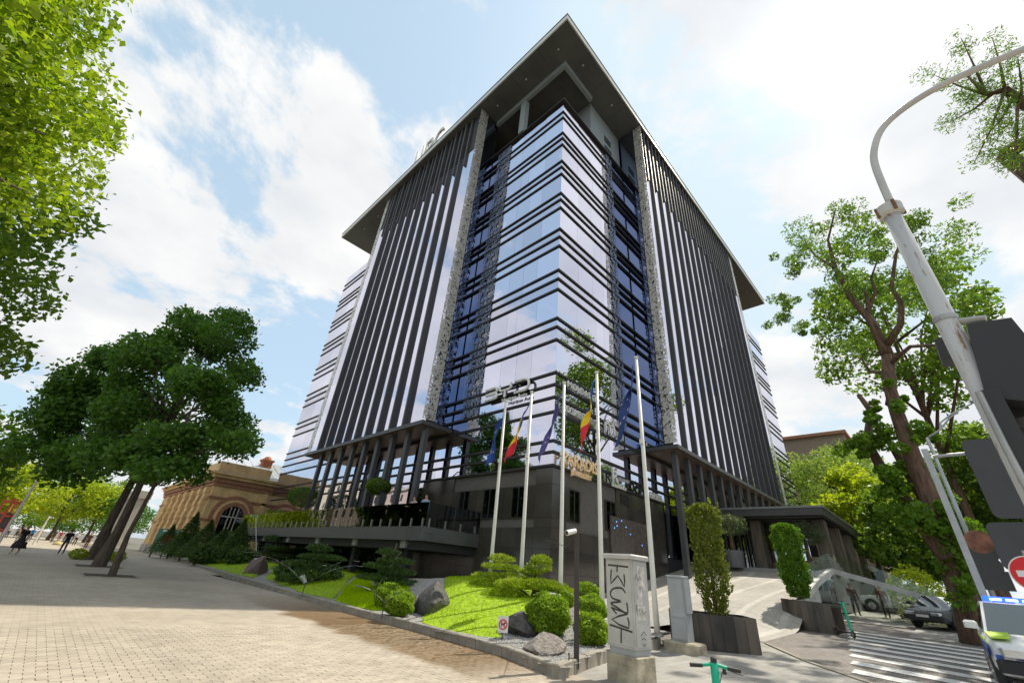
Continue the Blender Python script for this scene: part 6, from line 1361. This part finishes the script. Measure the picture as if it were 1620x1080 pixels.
for k, (px, d, top, leg, hr, h, lab) in enumerate((((50, 846), 88, blu, jn, M_hairb, 1.7, 'person in bright blue top walking towards camera'), ((62, 846), 86, cloth('pink_brown', (.4, .25, .22)), gry, M_hair, 1.75, 'person in pale top and grey trousers beside the one in blue'), ((87, 845), 92, olv, olv, M_hair, 1.75, 'person in olive clothes in the middle of the walk'), ((97, 845), 95, rd_, cloth('tan', (.4, .25, .18)), M_hair, 1.65, 'person in red top on the walk'), ((123, 848), 86, wht, blk, M_hair, 1.7, 'person in white top near the pale pillars'), ((140, 855), 64, brn, brn, M_hair, 1.72, 'person in maroon clothes half hidden by the linden trunk'), ((16, 838), 100, wht, jn, M_hair, 1.7, 'distant person in white by the red frame'), ((30, 838), 105, gry, jn, M_hair, 1.72, 'distant person in grey left of the walkers'), ((38, 839), 96, blk, gry, M_hair, 1.75, 'distant person in dark clothes behind the woman in black'), ((108, 843), 110, wht, gry, M_hair, 1.7, 'distant person in pale clothes behind the man in black'))):
    p = atd(px, d); person(lab, (p.x, p.y, .02), TOWARD+.3*sin(k*2.1), h, top, leg, blk, hr, .15+.05*sin(k), (.15, -.2), (.2, .25), group='walkers on the plaza')
p = ony((676, 826), 21.6); person('woman in pale top and blue jeans with long hair on the terrace', (14.25, 21.75, 3.3), pi+.35, 1.66, cloth('cream', (.55, .42, .36)), lb, wht, M_hair, .05, (.2, .5), (.3, .9), 'short', long_hair=True)
person('woman in light blue shirt and black trousers at the terrace corner', (14.25, 20.6, 3.3), pi+.9, 1.7, lb, blk, blk, M_hair, .04, (.1, .1), (.4, .5), 'long')
for k, (px, lab, tp) in enumerate((((1357, 972), 'stand-in behind the clear glass for a mirrored person in dark jacket with pack', brn), ((1404, 972), 'stand-in behind glass for a mirrored person in dark top and grey trousers, right of the other', cloth('maroon', (.16, .05, .06))), ((1318, 970), 'stand-in for a mirrored person, half hidden behind distant scooter and glass', cloth('peach', (.45, .25, .2))))):  # figures mirrored in the ramp glass, built as bodies standing behind it
    p = atd(px, 36.5+k); person(lab, (p.x, p.y, S(p.x)), pi+.4-.3*k, 1.75, tp, cloth('dark_grey', (.07, .07, .065)), blk, M_hair, .12, (.1, .3), (.4, .8), 'long')
# ------------------------------------------------------------------ cars
M_cglass = glass_mirror('car_glass', (.15, .18, .19), .03); M_head = mat('headlight_glass', (.7, .72, .74), .12, metal=.6); M_chrome = mat('chrome', (.7, .7, .7), .15, metal=1.0); M_plate = mat('number_plate', (.75, .75, .73), .5); M_amber = mat('lamp_amber', (.5, .2, .03), .4)
def car(name, label, loc, rz, paint, L_=4.6, W_=1.8, Hh=1.42, hood=.86, zb=.24, cab=(-.5, .28, .62, -.72), group=None, suv=False, cat='car', grille=None):
    """local +x forward; cab: x of roof rear, roof front, windscreen foot, rear window foot as fractions of half length"""
    t = thing(name, label, cat, loc, rz, group); hl, hw = L_/2, W_/2; belt = hood+.06
    rr0, rf, wf, rfoot = [c*hl for c in cab]; rear_deck = hood+.05 if not suv else hood+.12
    st = [(-hl, .84, zb+.12, hood-.08), (-hl+.12, .94, zb+.04, rear_deck-.03), (rfoot, 1, zb, rear_deck), (wf, 1, zb, hood+.04), (hl-.45, .97, zb, hood-.07), (hl-.14, .9, zb+.02, hood-.15), (hl, .78, zb+.1, hood-.27)]
    q = MB(); V = []; n = 9
    for (x, w, z0, z1) in st:
        w *= hw; V += [(x, y, z) for y, z in ((-w*.9, z0), (-w, z0+.14), (-w, z0+(z1-z0)*.55), (-w*.985, z1-.1), (-w*.9, z1), (w*.9, z1), (w*.985, z1-.1), (w, z0+(z1-z0)*.55), (w, z0+.14), (w*.9, z0))]
    n = 10; F = [(i*n+j, i*n+(j+1) % n, (i+1)*n+(j+1) % n, (i+1)*n+j) for i in range(len(st)-1) for j in range(n)]; F += [tuple(range(n-1, -1, -1)), tuple((len(st)-1)*n+j for j in range(n))]
    q.add(V, F); bo = q.build('body', paint, t, True); bv = bo.modifiers.new('bevel', 'BEVEL'); bv.width = .035; bv.segments = 2; bv.limit_method = 'ANGLE'; bv.angle_limit = rad(28)
    wr = hw*.76; q = MB(); rz_ = [(rfoot, hw*.92, rear_deck-.03), (rr0, wr, Hh-.03), ((rr0+rf)/2, wr, Hh), (rf, wr, Hh-.03), (wf, hw*.92, hood+.01)]
    q.add([(x, s*w, z) for (x, w, z) in rz_ for s in (-1, 1)] , [(2*i, 2*i+1, 2*i+3, 2*i+2) for i in range(4)]); 
    b0 = len(q.v); q.add([(x, s*hw*.92, hood) for (x, w, z) in rz_ for s in (-1, 1)], [])
    q.add([], []); F2 = []
    for i in range(4):
        F2 += [(2*i, 2*i+2, b0+2*i+2, b0+2*i), (2*i+1, b0+2*i+1, b0+2*i+3, 2*i+3)]
    q.f += F2; q.m += [0]*len(F2); ca = q.build('cabin', paint, t)
    def panel(nm, pts_, m_, off=.012):
        a, b, c = Vector(pts_[0]), Vector(pts_[1]), Vector(pts_[2]); nr = (b-a).cross(c-b).normalized(); ctr = sum((Vector(p) for p in pts_), Vector())/len(pts_)
        if nr.dot(ctr-Vector((0, 0, hood))) < 0: nr = -nr
        b_ = MB(); b_.slab([Vector(p)+nr*off for p in pts_], nr, .01); return b_.build(nm, m_, ca)
    lp = lambda a, c, s: tuple(Vector(a).lerp(Vector(c), s))
    A, B_, C_, D_ = (wf, -hw*.92, hood+.01), (wf, hw*.92, hood+.01), (rf, wr, Hh-.03), (rf, -wr, Hh-.03)
    def inset(q4, s): c = sum((Vector(p) for p in q4), Vector())/4; return [tuple(Vector(p).lerp(c, s)) for p in q4]
    panel('windscreen', inset([A, B_, C_, D_], .07), M_cglass)
    panel('rear_window', inset([(rfoot, -hw*.92, rear_deck), (rfoot, hw*.92, rear_deck), (rr0, wr, Hh-.03), (rr0, -wr, Hh-.03)], .1), M_cglass)
    for s in (-1, 1):
        f0 = [(wf, s*hw*.92, hood+.02), (rf, s*wr, Hh-.03)]; xm = (rf+rr0)/2
        yb, yt = s*hw*.92, s*wr
        panel('side_window', inset([(wf-.05, yb, belt), (xm+.04, yb, belt), (xm+.04, yt, Hh-.07), (rf-.02, yt, Hh-.07)], .06), M_cglass); panel('side_window', inset([(xm-.04, yb, belt), (rfoot+.15, yb, belt), (rr0+.05, yt, Hh-.07), (xm-.04, yt, Hh-.07)], .06), M_cglass)
        for x in (hl*.62, -hl*.6):
            r = .34 if suv else .31; ty = MB(); ty.tube([(x, s*(hw-.2), r), (x, s*(hw-.01), r), (x, s*(hw+.012), r)], [r, r, r*.9], 20); wo = ty.build('wheel', M_rub, t)
            rm = MB(); rm.tube([(x, s*(hw+.013), r), (x, s*(hw+.022), r)], r*.64, 16); rm.build('rim', M_gal, wo)
            for k in range(5): a = k*2*pi/5; sp_ = MB(); sp_.tube([(x, s*(hw+.026), r), (x+cos(a)*r*.6, s*(hw+.026), r+sin(a)*r*.6)], .025, 4); sp_.build('spoke', M_chrome, wo)
            ar = MB(); ar.tube([(x, s*(hw-.12), r+.02), (x, s*(hw+.004), r+.02)], r+.075, 20); ar.build('wheel_arch', M_rub, t)
        mr_ = MB(); mr_.cbox((wf-.18, s*(hw+.1), belt+.1), (.14, .24, .16), bev=.04); mr_.build('mirror', paint, t)
        hd = MB(); zz = hood-.27; hd.cbox((hl-.06, s*hw*.6, zz), (.24, hw*.42, .13 if not suv else .15), bev=.02, rz=-s*.22); hd.build('headlight', M_head, t)
        hn = MB(); hn.cbox((.15, s*(hw+.005), hood-.05), (.18, .02, .03)); hn.build('door_handle', paint, t)
    g = MB(); g.cbox((hl-.01, 0, hood-.3), (.1, hw*.72, .17), bev=.01); g.build('grille', M_rub, t)
    for k in range(4): b_ = MB(); b_.box(hl+.04, hl+.05, -hw*.34, hw*.34, hood-.37+k*.045, hood-.36+k*.045); b_.build('grille_bar', M_chrome, t)
    bm = MB(); bm.cbox((hl-.1, 0, zb+.19), (.3, W_*.93, .24), bev=.05); bm.build('bumper', M_rub if not suv else M_rub, t)
    pl = MB(); pl.box(hl+.052, hl+.062, -.26, .26, zb+.2, zb+.31); pl.build('number_plate', M_plate, t)
    return t
M_grey_car = mat('paint_dark_grey', (.06, .062, .066), .25, metal=.4, var=.05); M_pol = mat('paint_white', (.74, .75, .76), .25, var=.03); M_van = mat('paint_silver', (.5, .51, .5), .3, metal=.3)
ap_ = atd((1503, 999), 31.5); car('parked_car', 'dark grey saloon car parked in tree shade facing the camera', (ap_.x+2.0, ap_.y-.2, S(ap_.x+2)), pi-.42, M_grey_car, 4.75, 1.78, 1.42)
car('parked_car', 'silver car parked behind the dark saloon', (ap_.x+8.5, ap_.y+1.0, S(ap_.x+8)), pi-.3, M_van, 4.4, 1.76, 1.5, group=None)
car('parked_car', 'pale off-road car behind the clear glass panes, stand-in for a mirrored one', (44, 4.2, S(44)), pi/2+.25, M_van, 4.5, 1.85, 1.85, .98, .3, (-.85, .25, .45, -.95), suv=True)  # added behind the panes in place of a vehicle's reflection
PC_ = Vector((17.0, -.78, S(17)))
pc = car('police_car', 'white police off-roader with lit blue roof bar at lower right corner', PC_, pi+.02, M_pol, 4.5, 1.84, 1.68, 1.0, .3, (-.8, .18, .5, -.95), suv=True, cat='police car')
M_pb = mat('police_blue', (.01, .09, .42), .35); M_pl = mat('police_lime', (.5, .75, .03), .4); M_blue_on = mat('beacon_blue', (.02, .05, .6), .3, emit=((.01, .06, 1.0), 2.5))
b = MB(); b.cbox((.1, 0, 1.73), (.28, 1.25, .1), bev=.03); bar = b.build('light_bar', M_blue_on, pc)
for k in range(4):
    b = MB(); b.box(.245, .255, -.5+k*.27, -.3+k*.27, 1.70, 1.745); b.build('led', mat('led_white_blue', (.6, .7, 1), .3, emit=((.35, .55, 1.0), 3.0)) if k == 0 else MATS['led_white_blue'], bar)
for s in (-1, 1):
    b = MB(); b.slab([(1.0, s*.46, 1.075), (1.95, s*.5, .985), (1.95, s*.8, .965), (1.0, s*.84, 1.06)], (0, 0, 1), .02); b.build('lime_stripe', M_pl, pc)
    for k in range(2): b = MB(); b.box(2.06, 2.25-.01*k, s*(.45+.28*k)-.1, s*(.45+.28*k)+.1, .56, .67); b.build('blue_block', M_pb, pc)
    for k in range(6): b = MB(); b.box(1.6-k*.62, 2.0-k*.62, s*.917-.006, s*.917+.006, .62+.0*k, .86); b.build('blue_block', M_pb, pc)
    b = MB(); b.box(-1.9, 1.85, s*.921-.004, s*.921+.004, .88, .95); b.build('lime_stripe', M_pl, pc)
# ------------------------------------------------------------------ neighbouring buildings
M_ochre = mat('ochre_render', (.72, .5, .25), .85, var=.15, scale=1.2, bump=.2); M_terra = mat('brick_trim', (.38, .18, .11), .85, var=.2, scale=4); M_zinc = mat('zinc_roof', (.34, .37, .37), .45, metal=.3, var=.1); M_brick = mat('chimney_brick', (.45, .17, .09), .85, var=.25, scale=5); M_lime = mat('pale_limestone', (.5, .48, .43), .85, var=.12)
HX, HY = 12.0, 60.5
ob = thing('old_building', 'ochre historic building with red trim, arched window and brick chimneys', 'building', (HX, HY, 0)); OL = Vector((HX, HY, 0))
def bp_(q, name, m_, par=None):
    o = q.build(name, m_)
    for v in o.data.vertices: v.co -= OL
    o.parent = par or ob; return o
q = MB(); q.box(HX, 40, HY, 92, 0, 8.6); bp_(q, 'wall', M_ochre)
for (z0, z1, e, m_) in ((8.6, 8.95, .5, M_ochre), (8.95, 9.2, .75, M_ochre), (7.7, 8.0, .16, M_terra), (6.3, 6.55, .12, M_terra), (8.1, 8.598, .28, M_terra), (0, .9, .14, M_lime), (3.9, 4.15, .1, M_terra)):
    q = MB(); q.box(HX-e, 40+e, HY-e, 92+e, z0, z1); bp_(q, 'cornice' if z0 > 5 else 'string_course', m_)
q = MB(); q.add([(HX-.6, HY-.6, 9.2), (40, HY-.6, 9.2), (40, 92, 9.2), (HX-.6, 92, 9.2), (HX+7, HY+7, 12.4), (34, HY+7, 12.4), (34, 85, 12.4), (HX+7, 85, 12.4)], [(0, 1, 5, 4), (1, 2, 6, 5), (2, 3, 7, 6), (3, 0, 4, 7), (4, 5, 6, 7)]); ro = bp_(q, 'roof', M_zinc)
for k in range(16):
    x = HX+.2+k*1.0; q = MB(); q.tube([(x, HY-.5, 9.23), (min(max(x+(HX+7-x)*0, x), 34), HY+6.0, 12.0)], .04, 4); bp_(q, 'roof_seam', M_zinc, None)
def chim(px, d, w, h, z0):
    p = atd(px, d); q = MB(); q.box(p.x-w/2, p.x+w/2, p.y-w/2, p.y+w/2, z0, p.z-.4); q.mi = 0; bp_(q, 'chimney', M_brick); q = MB(); q.box(p.x-w/2-.15, p.x+w/2+.15, p.y-w/2-.15, p.y+w/2+.15, p.z-.4, p.z-.15); q.lathe((p.x, p.y, p.z-.15), [(w*.5, 0), (w*.3, .4), (.05, .5)], 8); bp_(q, 'chimney_cap', M_brick)
chim((424, 726), 68, 1.2, 4, 9.4); chim((386, 741), 70, 1.0, 3, 9.4)
# stepped parapet block left of the zinc roof
q = MB(); q.box(HX-.3, HX+5.5, HY-.3, HY+8, 9.2, 10.4); bp_(q, 'parapet', M_ochre)
# arched window on the side towards the tower garden
xc = HX+2.9; q = MB()
def arch(r, z, n=14): return [(xc+r*cos(pi*i/n), z+r*sin(pi*i/n)) for i in range(n+1)]
def arch_poly(r, z, zb): return [(xc+r, zb)]+arch(r, z)+[(xc-r, zb)]
for (r, e, m_, nm) in ((2.3, .22, M_terra, 'arch_surround'), (1.85, .32, M_ochre, 'arch_surround'), (1.6, .4, M_terra, 'arch_surround')):
    q = MB(); q.slab([(x, HY-e, z) for x, z in arch_poly(r, 4.6, 4.0 if r > 2 else 1.3)], (0, -1, 0), .2); bp_(q, nm, m_)
q = MB(); q.slab([(x, HY-.42, z) for x, z in arch_poly(1.15, 4.6, 1.4)], (0, -1, 0), .02); aw = bp_(q, 'arched_window', M_dkglass)
for dx in (-.4, .4, 0): q = MB(); q.box(xc+dx-.05, xc+dx+.05, HY-.46, HY-.425, 1.4, 5.6); bp_(q, 'glazing_bar', M_lime)
q = MB(); q.box(xc-1.15, xc+1.15, HY-.47, HY-.425, 4.5, 4.62); bp_(q, 'glazing_bar', M_lime)
for x in (HX+5.6, HX+8.3, HX+11): 
    q = MB(); q.box(x, x+.5, HY-.12, HY+.01, .9, 7.7); bp_(q, 'pilaster', M_ochre)
for x in (HX+6.7, HX+9.4): q = MB(); q.box(x, x+1.1, HY-.06, HY-.02, 2.4, 4.6); w_ = bp_(q, 'window', M_dkglass); q = MB(); q.box(x-.12, x+1.22, HY-.16, HY-.065, 4.6, 4.8); bp_(q, 'window_head', M_terra)
q = MB(); q.tube([(HX+8.0, HY-.2, .3), (HX+8.0, HY-.2, 8.6)], .09, 8); bp_(q, 'drainpipe', M_rub)
# street side with heavy rusticated piers and steps
for k, (y, w) in enumerate(((HY+1.2, 1.3), (HY+4.2, 1.4), (HY+8.0, 1.3), (HY+12, 1.4), (HY+16, 1.3), (HY+20, 1.3), (HY+24, 1.3))):
    for j in range(10):
        q = MB(); e = .55 if j % 2 else .48; q.box(HX-e, HX+.02, y-w/2+.05*(j % 2), y+w/2-.05*(j % 2), .9+j*.66, .9+j*.66+.62); bp_(q, 'rusticated_block', M_ochre)
    q = MB(); q.box(HX-.7, HX, y-w/2-.15, y+w/2+.15, 0, .9); bp_(q, 'pier_base', M_lime); q = MB(); q.box(HX-.28, HX, y+w/2+.25, y+w/2+.6, .9, 7.6); bp_(q, 'red_strip', M_terra)
for k in range(4): q = MB(); q.box(HX-2.4+k*.45, HX, HY+8.8, HY+11.2, k*.18, k*.18+.18); bp_(q, 'entrance_step', M_lime)
for y in (HY+5.6, HY+13.3, HY+17.4, HY+21.4): q = MB(); q.box(HX-.05, HX-.01, y, y+1.3, 1.8, 5.4); bp_(q, 'window', M_dkglass)
# pale pillared gate house farther on
gt = thing('pillar_gate', 'pale limestone pillared gateway beyond the old building', 'gate', (9.5, 96, 0))
for k in range(4):
    q = MB(); q.box(-1.0, 1.0, k*4.2, k*4.2+1.9, .9, 8.2); q.box(-1.25, 1.25, k*4.2-.25, k*4.2+2.15, 0, .9); q.box(-1.3, 1.3, k*4.2-.3, k*4.2+2.2, 7.4, 8.6); q.build('pillar', M_lime, gt)
    for s in (-.5, .1): q = MB(); q.box(-1.03, -1.0, k*4.2+.5+s*.6+.3, k*4.2+.7+s*.6+.3, 1.4, 7.0); q.build('flute', M_sgrey, gt)
# flat brown block behind the weeping trees
a = onx((1236, 697), 104); M_brown = mat('brown_block', (.30, .23, .17), .85, var=.15)
bb = thing('brown_block', 'flat-roofed brown building behind the weeping trees', 'building', (104, a.y-14, 1.7))
q = MB(); q.box(0, 20, 3, 30, 0, a.z-1.7); q.build('wall', M_brown, bb); q = MB(); q.box(-.6, 20.6, 2.4, 30.6, a.z-1.7, a.z-1.1); q.build('roof_edge', M_terra, bb)
for f_ in range(5):
    for k in range(9): q = MB(); q.box(-.06, -.02, 4+k*2.8, 5.8+k*2.8, 3+f_*4, 5+f_*4); q.build('window', M_dkglass, bb)
# buildings across the avenue and the side street (they face the mirror glass)
def block(label, x0, x1, y0, y1, h, m_, faceside, floors, nwin, name='apartment_block'):
    t = thing(name, label, 'building', (x0, y0, 0)); w, d = x1-x0, y1-y0
    q = MB(); q.box(0, w, 0, d, 0, h); q.build('wall', m_, t); q = MB(); q.box(-.4, w+.4, -.4, d+.4, h, h+.5); q.build('roof_edge', M_lime, t)
    for f_ in range(floors):
        for k in range(nwin):
            z = 1.6+f_*h/floors; q = MB()
            if faceside == 'x': u = d*(k+.5)/nwin; q.box(w+.005, w+.05, u-.7, u+.7, z, z+1.7)
            else: u = w*(k+.5)/nwin; q.box(u-.7, u+.7, d+.005, d+.05, z, z+1.7)
            q.build('window', M_dkglass, t)
M_pink = mat('pinkish_plaster', (.52, .42, .36), .85, var=.1); M_cream = mat('cream_plaster', (.56, .5, .38), .85, var=.1)
block('pinkish plaster block across the avenue, reflected behind terrace columns', -38, -22, 84, 112, 17, M_pink, 'x', 4, 7)
block('cream block across the avenue, reflected in lower left panes', -40, -22, 116, 152, 21, M_cream, 'x', 5, 9)
block('low pale block across the side street behind the photographer', 52, 90, -46, -28, 13, M_cream, 'y', 3, 12)
